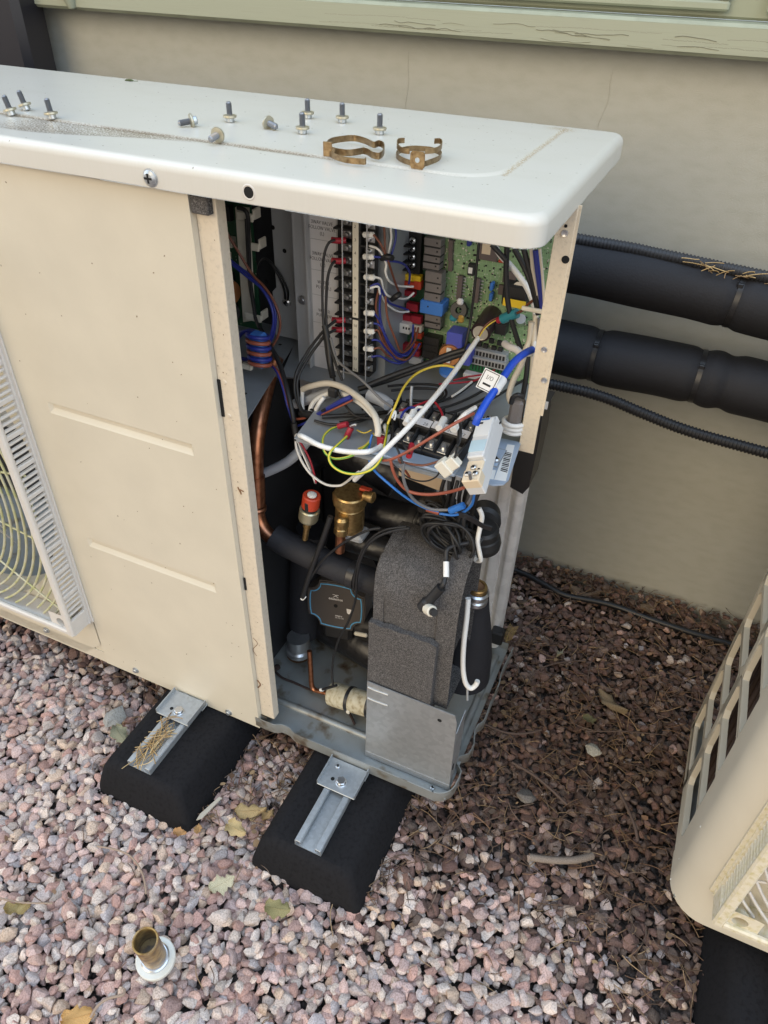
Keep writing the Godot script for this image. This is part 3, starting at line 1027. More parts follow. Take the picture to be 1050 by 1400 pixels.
	# brackets that clamp the machine to the rubber feet
	for bx in [-0.160, -0.4555]:
		var br := MB.new()
		br.box(Vector3(bx, 0.0022, 0.0275), Vector3(0.062, 0.002, 0.050), 0.0005)
		br.box(Vector3(bx, -0.0042, -0.15), Vector3(0.062, 0.002, 0.33), 0.0005)
		br.box(Vector3(bx, -0.0010, 0.0040), Vector3(0.0595, 0.0070, 0.002))
		br.box(Vector3(bx + 0.0305, 0.0062, 0.0275), Vector3(0.0015, 0.009, 0.049))
		br.box(Vector3(bx - 0.0305, 0.0062, 0.0275), Vector3(0.0015, 0.009, 0.049))
		var bo := part("mounting_bracket", br, galv, p)
		hex_bolt(bo, Vector3(bx + 0.0015, 0.0032, 0.036), Vector3.UP, 0.0075, 0.006, 0.0085, steel_bright, "bolt")
		var hl := MB.new()
		hl.cyl(Vector3(bx - 0.013, 0.0030, 0.036), Vector3(bx - 0.013, 0.0036, 0.036), 0.003)
		part("hole", hl, hole, bo)

	# right rear post and corner
	var po := MB.new()
	po.box(Vector3(-0.0025, 0.677, -0.131), Vector3(0.0175, 0.268, 0.0018), 0.0004)
	po.box(Vector3(0.0075, 0.702, -0.1314), Vector3(0.003, 0.218, 0.0014))
	po.box(Vector3(-0.0108, 0.677, -0.139), Vector3(0.0012, 0.268, 0.014))
	var pp := part("rear_post", po, mats["warm post paint"], p)
	for q in [Vector3(-0.002, 0.7854, -0.1299), Vector3(-0.0019, 0.6691, -0.1299), Vector3(0.0037, 0.6354, -0.1299)]:
		var rv2 := MB.new()
		rv2.lathe(q, Vector3.BACK, [Vector2(0.0034, 0), Vector2(0.0030, 0.0012), Vector2(0.0012, 0.0008), Vector2(0, 0.0008)], 14)
		part("rivet", rv2, steel_bright, pp)
	for q in [Vector3(0.003, 0.7619, -0.1299), Vector3(-0.0022, 0.7919, -0.1299)]:
		var rv3 := MB.new()
		rv3.lathe(q, Vector3.BACK, [Vector2(0.0038 if q.y < 0.79 else 0.0016, 0), Vector2(0.0037 if q.y < 0.79 else 0.0015, 0.0003), Vector2(0, 0.0003)], 14)
		part("hole", rv3, hole, pp)
	var hd := MB.new()
	hd.prism([Vector2(-0.0105, 0.527), Vector2(-0.014, 0.520), Vector2(-0.012, 0.475), Vector2(-0.014, 0.40), Vector2(-0.021, 0.386), Vector2(-0.040, 0.392), Vector2(-0.040, 0.527)], Vector3(0, 0, -0.316), Vector3.RIGHT, Vector3.UP, Vector3.BACK, 0.05)
	var ho := part("hand_grip", hd, mat("grip plastic", lin(0.024, 0.022, 0.022), 0.4), p)
	var lb := MB.new()
	lb.box(Vector3(-0.012, 0.5319, -0.2655), Vector3(0.006, 0.011, 0.0006))
	part("label", lb, white_p, ho)
	# rear sheet with rolled corner folds
	var rsht := MB.new()
	rsht.sheet([Vector3(-0.355, 0.012, -0.318), Vector3(-0.12, 0.012, -0.318), Vector3(-0.072, 0.012, -0.316), Vector3(-0.062, 0.012, -0.308), Vector3(-0.050, 0.012, -0.311), Vector3(-0.047, 0.012, -0.3165), Vector3(-0.043, 0.012, -0.314), Vector3(-0.036, 0.012, -0.308), Vector3(-0.026, 0.012, -0.312), Vector3(-0.023, 0.012, -0.322)], Vector3(0, 0.53, 0), 0.001, 6)
	var rso := part("rear_sheet", rsht, mat("rear steel", lin(0.82, 0.80, 0.77), 0.28, 0.2, mats["galvanised steel"].albedo_texture, 3.0), p)
	rsht = MB.new()
	rsht.box(Vector3(-0.0259, 0.0752, -0.3) + Vector3(0, -0.02, 0), Vector3(0.022, 0.03, 0.02), 0.003)
	part("corner_gasket", rsht, black, p)
	# insulated partition on the left and the dark compartment lining
	var pt := MB.new()
	pt.box(Vector3(-0.376, 0.274, -0.165), Vector3(0.008, 0.54, 0.30), 0.002)
	part("partition", pt, mats["insulated wall"], p)
	pt = MB.new()
	pt.box(Vector3(-0.26, 0.33, -0.297), Vector3(0.20, 0.42, 0.035), 0.012)
	part("back_lining", pt, mats["insulated wall"], p)


func fan_guard(p: Node3D, xs: float, sg: float, zf: float, y0: float, y1: float, gm: Material, wm: Material, fr: Material) -> void:
	# a square plastic guard standing proud of the panel; its side that faces us is a row of slats
	var W := 0.66
	var zz := 0.040
	var o := MB.new()
	var xo := xs - sg * W
	var cx := (xs + xo) * 0.5
	var yc := (y0 + y1) * 0.5
	var yr := 0.36
	# base strip, front border and end blocks
	for e in [xs, xo]:
		var s := 1.0 if e == xs else -1.0
		o.box(Vector3(e - sg * s * 0.003, yc, zf + 0.003), Vector3(0.008, y1 - y0 + 0.004, 0.006), 0.001)
		o.box(Vector3(e + sg * s * 0.003, yc, zf + 0.0015), Vector3(0.006, y1 - y0 - 0.004, 0.003), 0.0008)
		o.box(Vector3(e - sg * s * 0.0065, yc, zf + zz - 0.002), Vector3(0.013, y1 - y0, 0.008), 0.0025)
		for y in [y0 + 0.016, y1 - 0.016]:
			o.box(Vector3(e - sg * s * 0.003, y, zf + zz * 0.5), Vector3(0.0055, 0.033, zz * 0.88), 0.001)
	for y in [y0, y1]:
		var s2 := 1.0 if y == y0 else -1.0
		o.box(Vector3(cx, y + s2 * 0.003, zf + zz * 0.5), Vector3(W - 0.006, 0.004, zz), 0.001)
		o.box(Vector3(cx, y + s2 * 0.006, zf + zz - 0.002), Vector3(W - 0.02, 0.010, 0.0075), 0.0022)
	var go := part("fan_guard", o, gm, p)
	# corner plates with a screw recess
	for ex in [xs, xo]:
		for y in [y0, y1]:
			var sx := -sg if ex == xs else sg
			var sy := 1.0 if y == y0 else -1.0
			var cp := MB.new()
			var outr := []
			var innr := []
			var hc := Vector3(ex + sx * 0.026, y + sy * 0.020, zf + zz - 0.004)
			for k in 20:
				var a := TAU * k / 20.0
				var d := Vector2(cos(a), sin(a))
				var lim := minf((0.020 if d.x * sx < 0 else 0.022) / maxf(absf(d.x), 0.01), (0.0165 if d.y * sy < 0 else 0.018) / maxf(absf(d.y), 0.01))
				outr.append(hc + Vector3(d.x * lim, d.y * lim, 0))
				innr.append(hc + Vector3(d.x * 0.009, d.y * 0.009, 0))
			var deep := []
			for q in innr:
				deep.append(q - Vector3(0, 0, 0.03))
			cp.loft([outr, innr, deep], true, false)
			part("corner_plate", cp, fr, go)
	# slats of the side that is seen
	var sl := MB.new()
	sl.box(Vector3.ZERO, Vector3(0.005, 0.0036, zz - 0.007), 0.0008)
	var slm := sl.mesh()
	var thick := MB.new()
	thick.box(Vector3.ZERO, Vector3(0.006, 0.0072, zz - 0.007), 0.001)
	var thm := thick.mesh()
	var i := 0
	var yy := y0 + 0.042
	while yy < y1 - 0.036:
		var q := raw("slat", thm if i % 5 == 4 else slm, gm, go)
		q.position = Vector3(xs - sg * 0.0045, yy, zf + zz * 0.5)
		yy += 0.0098
		i += 1
	var q2 := MB.new()
	for k in int((y1 - y0 - 0.08) / 0.0098):
		q2.box(Vector3(xo + sg * 0.0045, y0 + 0.042 + k * 0.0098, zf + zz * 0.5), Vector3(0.005, 0.0036, zz - 0.007))
	tag(part("far_slats", q2, gm, go), "", "", "", "stuff")
	# wire rings and spokes
	for k in 30:
		var rad := 0.07 + k * 0.0132
		var runs := []
		var run := []
		for s in 97:
			var a := TAU * s / 96.0
			var x := cx + cos(a) * rad
			var y := yr + sin(a) * rad
			if absf(x - cx) < W * 0.5 - 0.008 and absf(y - yc) < (y1 - y0) * 0.5 - 0.008:
				run.append(Vector3(x, y, zf + zz - 0.006 - 0.010 * pow(rad / 0.4, 2.0)))
			else:
				if run.size() > 1: runs.append(run)
				run = []
		if run.size() > 1: runs.append(run)
		if runs.is_empty(): continue
		for rn in runs:
			part("ring_wire", MB.new().tube(rn, 0.0021, 6, 1), wm, go)
	for k in 16:
		var a := TAU * (k + 0.35) / 16.0
		var d := Vector3(cos(a), sin(a), 0)
		var lim := minf((W * 0.5 - 0.006) / maxf(absf(d.x), 0.01), ((y1 - yr if d.y > 0 else yr - y0) - 0.006) / maxf(absf(d.y), 0.01))
		var t := MB.new()
		var c0 := Vector3(cx, yr, zf + zz - 0.0035)
		t.tube([c0 + d * 0.06, c0 + d * lim * 0.5 - Vector3(0, 0, 0.004), c0 + d * lim - Vector3(0, 0, 0.012)], 0.0018, 6, 4)
		part("spoke", t, wm, go)
	var hub := MB.new()
	hub.lathe(Vector3(cx, yr, zf + zz - 0.008), Vector3.BACK, [Vector2(0.075, 0), Vector2(0.072, 0.005), Vector2(0, 0.006)], 24)
	part("hub_disc", hub, gm, go)

# ---------------------------------------------------------------- the opened heat pump: what is inside
func wire(p: Node, path: Array, r: float, m: Material, called := "wire", seg := 8) -> MeshInstance3D:
	return part(called, MB.new().tube(path, r * (0.64 if r < 0.003 else 0.85), seg, 6), m, p)


func earth_wire(p: Node, path: Array, r: float) -> MeshInstance3D:
	var b := MB.new()
	b.use_c = true
	var y := Color(0.62, 0.52, 0.05)
	var g := Color(0.10, 0.30, 0.05)
	b.tube(path, r * 0.72, 10, 6, [y, y, g, y, g])
	var m := mat("earth wire", Color.WHITE, 0.42)
	m.vertex_color_use_as_albedo = true
	return part("earth_wire", b, m, p)


func strap(p: Node, a: Vector3, axis: Vector3, r: float, w: float, m: Material, called := "cable_tie") -> MeshInstance3D:
	var b := MB.new()
	b.lathe(a, axis, [Vector2(r, -w * 0.5), Vector2(r + 0.0012, -w * 0.5), Vector2(r + 0.0012, w * 0.5), Vector2(r, w * 0.5)], 22)
	return part(called, b, m, p)


func water_side(p: Node3D) -> void:
	# copper riser with the bend into the lagged pipe
	var cu := MB.new()
	cu.tube([Vector3(-0.361, 0.5557, -0.185), Vector3(-0.3667, 0.5267, -0.17), Vector3(-0.3574, 0.4937, -0.13), Vector3(-0.3543, 0.4601, -0.11), Vector3(-0.3524, 0.4082, -0.098), Vector3(-0.3513, 0.3697, -0.092), Vector3(-0.3451, 0.3459, -0.088), Vector3(-0.3289, 0.3312, -0.085), Vector3(-0.3091, 0.3251, -0.085)], 0.0105, 16)
	part("copper_riser", cu, copper, p)
	cu = MB.new()
	cu.cyl(Vector3(-0.3526, 0.4191, -0.1), Vector3(-0.3511, 0.3745, -0.0925), 0.0122, 0.0122, 16)
	cu.lathe(Vector3(-0.3501, 0.3666, -0.0915), Vector3(0.1, 1, 0.02), [Vector2(0.0108, 0), Vector2(0.0128, 0.002), Vector2(0.0128, 0.006), Vector2(0.0108, 0.008)], 16)
	part("copper_coupling", cu, copper, p)
	var lg := MB.new()
	lg.tube([Vector3(-0.3227, 0.3349, -0.085), Vector3(-0.2984, 0.3265, -0.085), Vector3(-0.2568, 0.3211, -0.083), Vector3(-0.2171, 0.3152, -0.083), Vector3(-0.1658, 0.31, -0.085), Vector3(-0.1264, 0.3004, -0.09)], 0.0185, 18)
	var lo := part("pipe_lagging", lg, black_foam, p)
	strap(p, Vector3(-0.2488, 0.3202, -0.083), Vector3(1, -0.02, 0), 0.0187, 0.006, mats["tie"])
	strap(p, Vector3(-0.1958, 0.313, -0.083), Vector3(1, -0.02, 0), 0.0187, 0.010, mats["tie"])
	# pressure switch with red cap
	var ps := Vector3(-0.2705, 0.3493, -0.083)
	var top := Vector3(-0.2516, 0.4563, -0.083)
	var ax := (top - ps).normalized()
	var sw := MB.new()
	sw.lathe(ps, ax, [Vector2(0.004, 0), Vector2(0.004, 0.022), Vector2(0.0055, 0.024), Vector2(0.0055, 0.034), Vector2(0.004, 0.036)], 14)
	var so := part("pressure_switch", sw, brass, p)
	sw = MB.new()
	sw.lathe(ps, ax, [Vector2(0.006, 0.036), Vector2(0.0125, 0.038), Vector2(0.0135, 0.041), Vector2(0.0135, 0.056), Vector2(0.012, 0.0575), Vector2(0, 0.0575)], 22)
	part("crimped_body", sw, mat("zinc yellow", lin(0.56, 0.52, 0.36), 0.35, 0.8), so)
	sw = MB.new()
	sw.lathe(ps, ax, [Vector2(0.0105, 0.0575), Vector2(0.0105, 0.064), Vector2(0, 0.064)], 18)
	part("collar", sw, black, so)
	sw = MB.new()
	sw.lathe(ps, ax, [Vector2(0.0118, 0.062), Vector2(0.0118, 0.080), Vector2(0.0105, 0.0815), Vector2(0.0070, 0.0815), Vector2(0.0065, 0.079), Vector2(0, 0.079)], 22)
	part("red_cap", sw, mats["red plastic"], so)
	sw = MB.new()
	sw.box(ps + ax * 0.068 + Vector3(0.0, 0.0, 0.0112), Vector3(0.005, 0.013, 0.003), 0.001)
	part("clip", sw, black, so)
	sw = MB.new()
	sw.lathe(ps, ax, [Vector2(0.0062, 0.0785), Vector2(0.0062, 0.0825), Vector2(0.003, 0.0835), Vector2(0, 0.0835)], 14)
	part("gland", sw, white_p, so)
	# brass air vent on its copper stub
	var av := Vector3(-0.2165, 0.358, -0.083)
	var at := Vector3(-0.2126, 0.4143, -0.083)
	var a2 := (at - av).normalized()
	var v := MB.new()
	v.cyl(av - a2 * 0.01, av + a2 * 0.024, 0.0068, 0.0068, 14)
	var vo := part("air_vent", v, copper, p)
	v = MB.new()
	v.lathe(av + a2 * 0.022, a2, [Vector2(0.0075, 0), Vector2(0.0098, 0.001), Vector2(0.0098, 0.010), Vector2(0.0085, 0.0115), Vector2(0.0085, 0.013), Vector2(0.0098, 0.014)], 6)
	v.lathe(av + a2 * 0.036, a2, [Vector2(0.0098, 0), Vector2(0.0098, 0.012), Vector2(0.0075, 0.016), Vector2(0.005, 0.017), Vector2(0, 0.0172)], 14)
	part("stop_valve", v, brass, vo)
	var bt := Vector3(-0.2132, 0.3733, -0.105)
	v = MB.new()
	v.lathe(bt, Vector3(0.03, 1, 0.02), [Vector2(0.012, -0.012), Vector2(0.012, 0.0), Vector2(0.0185, 0.002), Vector2(0.0195, 0.008), Vector2(0.0195, 0.040), Vector2(0.0185, 0.041), Vector2(0.0185, 0.044), Vector2(0.0215, 0.045), Vector2(0.0215, 0.060), Vector2(0.0200, 0.062), Vector2(0, 0.0625)], 26)
	part("vent_body", v, brass, vo)
	v = MB.new()
	v.lathe(bt + Vector3(0.0, 0.044, 0.0), Vector3(0.03, 1, 0.02), [Vector2(0.0215, 0.001), Vector2(0.0226, 0.002), Vector2(0.0226, 0.013), Vector2(0.0215, 0.0145)], 10)
	part("cap_grip", v, brass, vo)
	var kb := Vector3(-0.1858, 0.4355, -0.105)
	v = MB.new()
	v.lathe(kb - Vector3(0.006, 0, 0), Vector3(1, 0.12, 0.1), [Vector2(0.0, 0), Vector2(0.0062, 0.0), Vector2(0.0062, 0.006), Vector2(0.0074, 0.007), Vector2(0.0074, 0.013), Vector2(0.006, 0.014), Vector2(0, 0.014)], 12)
	part("bleed_knob", v, brass, vo)
	v = MB.new()
	v.box(Vector3(-0.1938, 0.4392, -0.113), Vector3(0.016, 0.004, 0.008), 0.001)
	part("red_tag", v, mats["red plastic"], vo)
	v = MB.new()
	v.box(Vector3(-0.2066, 0.368, -0.105), Vector3(0.036, 0.012, 0.03), 0.004)
	part("seat_nut", v, grey_p, vo)
	# horizontal black pipes, hoses and wrapped vessels behind
	var hb := MB.new()
	hb.tube([Vector3(-0.2155, 0.3667, -0.165), Vector3(-0.1671, 0.3667, -0.165), Vector3(-0.1225, 0.3696, -0.165), Vector3(-0.0669, 0.3681, -0.17)], 0.022, 20)
	part("wrapped_pipe", hb, black_gloss, p)
	strap(p, Vector3(-0.1441, 0.3683, -0.165), Vector3(1, 0, 0), 0.0225, 0.010, black)
	strap(p, Vector3(-0.1354, 0.3689, -0.165), Vector3(1, 0, 0), 0.0225, 0.003, black)
	hb = MB.new()
	hb.tube([Vector3(-0.336, 0.40, -0.21), Vector3(-0.30, 0.425, -0.21), Vector3(-0.24, 0.43, -0.20), Vector3(-0.18, 0.41, -0.20)], 0.034, 20)
	part("wrapped_vessel", hb, black_gloss, p)
	hb = MB.new()
	hb.tube([Vector3(-0.2235, 0.3336, -0.13), Vector3(-0.1782, 0.3332, -0.13), Vector3(-0.1379, 0.3247, -0.14), Vector3(-0.0763, 0.3206, -0.15)], 0.020, 18)
	part("lagged_return", hb, black_gloss, p)
	hb = MB.new()
	hb.tube([Vector3(-0.32, 0.10, -0.20), Vector3(-0.25, 0.10, -0.19), Vector3(-0.13, 0.10, -0.185)], 0.028, 18)
	part("lower_pipe", hb, black, p)
	hb = MB.new()
	hb.tube([Vector3(-0.30, 0.055, -0.20), Vector3(-0.22, 0.06, -0.18), Vector3(-0.12, 0.045, -0.17)], 0.036, 20)
	part("wrapped_elbow", hb, black_gloss, p)
	hb = MB.new()
	hb.tube([Vector3(-0.335, 0.045, -0.17), Vector3(-0.335, 0.10, -0.175), Vector3(-0.332, 0.20, -0.185), Vector3(-0.32, 0.27, -0.19)], 0.026, 20)
	part("suction_lagging", hb, black_foam, p)
	# circulation pump
	circulation_pump(p)
	# chrome union and thin copper line
	var u := MB.new()
	u.lathe(Vector3(-0.3293, 0.0299, -0.14) + Vector3(0, -0.004, 0), Vector3.UP, [Vector2(0.015, 0), Vector2(0.021, 0.002), Vector2(0.0225, 0.004), Vector2(0.0225, 0.013), Vector2(0.019, 0.016), Vector2(0.019, 0.04), Vector2(0, 0.04)], 24)
	part("chrome_union", u, steel_bright, p)
	u = MB.new()
	u.lathe(Vector3(-0.3296, 0.024, -0.14) + Vector3(0, -0.005, 0), Vector3.UP, [Vector2(0.0, 0.0), Vector2(0.016, 0.0), Vector2(0.0215, 0.004)], 22)
	part("rusty_gasket", u, mats["rust brown"], p)
	u = MB.new()
	u.tube([Vector3(-0.283, 0.0971, -0.098), Vector3(-0.2776, 0.058, -0.09), Vector3(-0.2745, 0.0317, -0.085), Vector3(-0.2683, 0.0242, -0.083), Vector3(-0.254, 0.0276, -0.082), Vector3(-0.218, 0.0369, -0.08)], 0.0042, 10)
	part("copper_line", u, copper, p)
	u = MB.new()
	u.box(Vector3(-0.313, -0.0399, -0.115) + Vector3(0, 0.004, 0), Vector3(0.03, 0.016, 0.02), 0.004)
	part("clear_plug", u, mats["label paper"], p)
	# filter drier in pale lagging
	var fd := MB.new()
	var fa := Vector3(-0.2381, 0.0392, -0.078)
	var fb := Vector3(-0.1566, 0.0525, -0.076)
	fd.lathe(fa, fb - fa, [Vector2(0.0, 0.0), Vector2(0.013, 0.0), Vector2(0.0185, 0.004), Vector2(0.0195, 0.012), Vector2(0.0195, 0.075), Vector2(0.0, 0.075)], 22)
	var fo := part("filter_drier", fd, mats["lagging cream"], p)
	strap(fo, fa.lerp(fb, 0.48), fb - fa, 0.0196, 0.0055, mats["tie"])
	strap(fo, fa.lerp(fb, 0.92), fb - fa, 0.0194, 0.004, mats["tie"])
	fd = MB.new()
	fd.box(Vector3(-0.1938, 0.0398, -0.058), Vector3(0.006, 0.006, 0.005), 0.001)
	part("tie_head", fd, ivory, fo)
	fd = MB.new()
	fd.cyl(Vector3(-0.2433, 0.0601, -0.064), Vector3(-0.2147, 0.0914, -0.06), 0.0022, 0.0022, 8)
	part("sensor_clip", fd, black, fo)
	fd = MB.new()
	fd.cyl(Vector3(-0.246, 0.0586, -0.064), Vector3(-0.2406, 0.0616, -0.064), 0.0028, 0.0028, 8)
	part("clip_tip", fd, white_p, fo)
	# foam block over the valve, in two pieces
	foam_block(p)
	# sheet steel bracket in front
	var sb := MB.new()
	var c0 := Vector3(-0.1441, 0.1802, -0.022)
	sb.prism([Vector2(-0.1455, 0.006), Vector2(-0.1445, 0.184), Vector2(-0.0145, 0.182), Vector2(-0.0105, 0.168), Vector2(-0.0080, 0.006)], Vector3(0, 0, -0.0218), Vector3.RIGHT, Vector3.UP, Vector3.BACK, 0.0015)
	sb.prism([Vector2(-0.1455, 0.0062), Vector2(-0.0080, 0.0062), Vector2(-0.0080, 0.018), Vector2(-0.1455, 0.018)], Vector3(0, 0, -0.0202), Vector3.RIGHT, Vector3.UP, Vector3.BACK, 0.001)
	# side flange folded back
	sb.prism([Vector2(-0.024, 0.006), Vector2(-0.024, 0.140), Vector2(-0.060, 0.150), Vector2(-0.060, 0.05), Vector2(-0.036, 0.006)], Vector3(-0.0105, 0, 0), Vector3.BACK, Vector3.UP, Vector3.RIGHT, 0.0013)
	var bo := part("valve_bracket", sb, steel_bright if false else mat("bracket steel", lin(0.42, 0.43, 0.43), 0.42, 0.6, mats["galvanised steel"].albedo_texture, 6.0), p)
	for y in [0.172, 0.148]:
		var sl := MB.new()
		sl.tube([Vector3(-0.143, y, -0.0206), Vector3(-0.132, y, -0.0200), Vector3(-0.112, y, -0.0206)], 0.0022, 8)
		part("pressed_bead", sl, mats["bracket steel"], bo)
	var hh := MB.new()
	hh.lathe(Vector3(-0.0347, 0.1604, -0.0202), Vector3.BACK, [Vector2(0.0032, 0), Vector2(0.0032, 0.0002), Vector2(0, 0.0002)], 14)
	hh.box(Vector3(-0.0088, 0.052, -0.030), Vector3(0.001, 0.012, 0.004))
	part("hole", hh, hole, bo)
	# union, hose and gasket at the right rear
	var un := MB.new()
	var uc := Vector3(-0.0348, 0.3125, -0.13)
	un.lathe(uc + Vector3(0, -0.020, 0), Vector3(0.06, 1, 0.02), [Vector2(0.0165, 0), Vector2(0.0165, 0.006), Vector2(0.0145, 0.008), Vector2(0.0145, 0.012), Vector2(0.0165, 0.014), Vector2(0.0165, 0.018), Vector2(0.0135, 0.020)], 22)
	var uo := part("water_union", un, steel_bright, p)
	un = MB.new()
	un.lathe(uc + Vector3(0, -0.003, 0), Vector3(0.06, 1, 0.02), [Vector2(0.0135, 0), Vector2(0.0135, 0.009), Vector2(0.0125, 0.011), Vector2(0.0095, 0.011), Vector2(0.0095, -0.01), Vector2(0, -0.01)], 22)
	part("brass_ring", un, brass, uo)
	un = MB.new()
	un.lathe(uc + Vector3(0.001, 0.0058, 0), Vector3(0.06, 1, 0.02), [Vector2(0.0094, 0), Vector2(0, -0.004)], 18)
	part("rusty_bore", un, mats["rust brown"], uo)
	un = MB.new()
	un.lathe(uc + Vector3(-0.006, -0.20, -0.02), Vector3(0.03, 1, 0.06), [Vector2(0.040, 0.0), Vector2(0.037, 0.05), Vector2(0.029, 0.11), Vector2(0.0195, 0.160), Vector2(0.0165, 0.182)], 24)
	part("lagged_elbow", un, black_foam, p)
	var cp := MB.new()
	cp.lathe(Vector3(-0.0358, 0.4001, -0.13), Vector3(-0.1, 1, 0.1), [Vector2(0, -0.012), Vector2(0.021, -0.012), Vector2(0.0225, -0.004), Vector2(0.021, 0.006), Vector2(0.0195, 0.008), Vector2(0.020, 0.018), Vector2(0.017, 0.022), Vector2(0, 0.0225)], 24)
	part("rubber_cap", cp, black, p)
	cp = MB.new()
	cp.lathe(Vector3(-0.0476, 0.3979, -0.17), Vector3(0.3, 0.25, 1), [Vector2(0.022, -0.02), Vector2(0.022, 0.004), Vector2(0.017, 0.008), Vector2(0, 0.009)], 24)
	part("rubber_plug", cp, black, p)
	var wh := MB.new()
	wh.tube([Vector3(-0.0372, 0.4785, -0.09), Vector3(-0.0324, 0.4682, -0.09), Vector3(-0.033, 0.4502, -0.09), Vector3(-0.0323, 0.4337, -0.085), Vector3(-0.0275, 0.4158, -0.085), Vector3(-0.0261, 0.4032, -0.088), Vector3(-0.0324, 0.3974, -0.092), Vector3(-0.0359, 0.4033, -0.092)], 0.003, 8)
	part("white_lead", wh, white_p, p)
	wh = MB.new()
	wh.tube([Vector3(-0.0306, 0.3521, -0.07), Vector3(-0.0278, 0.3225, -0.065), Vector3(-0.0257, 0.2803, -0.06), Vector3(-0.0226, 0.2382, -0.06), Vector3(-0.0164, 0.208, -0.06), Vector3(-0.0085, 0.1959, -0.062), Vector3(-0.003, 0.2006, -0.066), Vector3(-0.0014, 0.2086, -0.068)], 0.0036, 8)
	part("white_lead", wh, white_p, p)
	wh = MB.new()
	wh.cyl(Vector3(-0.0125, 0.1937, -0.062), Vector3(-0.01, 0.1694, -0.062), 0.0016, 0.0016, 8)
	part("bare_core", wh, grey_p, p)


func circulation_pump(p: Node3D) -> void:
	# control box with four scooped corners
	var o := Vector3(-0.2613, 0.1605, -0.15)
	var bx := Vector3(0.985, 0.03, -0.17).normalized()
	var bz := bx.cross(Vector3(0.06, 0.97, -0.16)).normalized()
	var by := bz.cross(bx).normalized()
	var W := 0.041
	var H := 0.039
	var outline := func(w: float, h: float, q: float) -> Array:
		var pts := []
		for i in 4:
			var s: Vector2 = [Vector2(1, -1), Vector2(1, 1), Vector2(-1, 1), Vector2(-1, -1)][i]
			var c := Vector2(s.x * w, s.y * h)
			var row := []
			for k in 6:
				var a := PI * 0.5 * k / 5.0
				row.append(c - Vector2(s.x * q * cos(a), s.y * q * sin(a)))
			var bulge: Vector2 = Vector2(0, 0)
			if i % 2 == 1: row.reverse()
			for r in row: pts.append(r)
			# the sides bow outward
			var mid: Vector2 = [Vector2(w * 1.05, 0), Vector2(0, h * 1.05), Vector2(-w * 1.05, 0), Vector2(0, -h * 1.05)][i]
			var half: Vector2 = [Vector2(0, h * 0.35), Vector2(-w * 0.35, 0), Vector2(0, -h * 0.35), Vector2(w * 0.35, 0)][i]
			pts.append(mid * 0.985 - half); pts.append(mid); pts.append(mid * 0.985 + half)
		return pts
	var b := MB.new()
	b.prism(outline.call(W + 0.0052, H + 0.0052, 0.0185), o - bz * 0.050, bx, by, bz, 0.048)
	b.prism(outline.call(W + 0.0035, H + 0.0035, 0.018), o - bz * 0.0022, bx, by, bz, 0.0022)
	b.cyl(o - bz * 0.11, o - bz * 0.05, 0.040, 0.044, 20)
	var po := part("circulation_pump", b, pump_grey, p)
	b = MB.new()
	var ring: Array = outline.call(W, H, 0.0165)
	var path := []
	for q in ring:
		path.append(o + bx * q.x + by * q.y + bz * 0.0002)
	path.append(path[0])
	b.tube(path, 0.0011, 6, 1, [], true)
	part("blue_line", b, mats["pump blue"], po)
	b = MB.new()
	b.cyl(o - bz * 0.0005 + by * 0.001, o + bz * 0.0006 + by * 0.001, 0.0034, 0.0032, 14)
	part("button", b, hole, po)
	var bs := Basis(bx, by, bz)
	text("GRUNDFOS", 0.0044, o + by * 0.0135 + bz * 0.0001, bs, mats["logo white"], po, true)
	# emblem: two crossed swirls
	b = MB.new()
	for s in [1.0, -1.0]:
		b.tube([o + by * 0.0225 + bx * (-0.0048) * s + bz * 0.0004, o + by * (0.0212 + 0.001) + bx * -0.001 * s + bz * 0.0004, o + by * 0.0195 + bx * 0.0012 * s + bz * 0.0004, o + by * 0.0172 + bx * 0.0045 * s + bz * 0.0004], 0.00055, 5, 4)
	part("emblem", b, mats["logo white"], po)
	text("UPM3 K", 0.0030, o - by * 0.0185 + bx * 0.005 + bz * 0.0001, bs, mats["logo white"], po, true)
	text("25-75 130", 0.0022, o - by * 0.0222 + bx * 0.006 + bz * 0.0001, bs, mats["logo white"], po)
	b = MB.new()
	b.prism([Vector2(0.018, -0.0005), Vector2(0.0265, -0.001), Vector2(0.0255, -0.008), Vector2(0.022, -0.011), Vector2(0.019, -0.009)], o + bz * 0.0001, bx, by, bz, 0.0002)
	part("rating_mark", b, mats["logo white"], po)
	b = MB.new()
	b.box(o + bx * 0.043 - by * 0.045 + bz * 0.002, Vector3(0.022, 0.007, 0.006), 0.002, bs)
	part("plug_latch", b, ivory, po)
	b = MB.new()
	b.box(o - by * 0.058 - bz * 0.03, Vector3(0.05, 0.03, 0.05), 0.006, bs)
	part("pump_body", b, black, po)


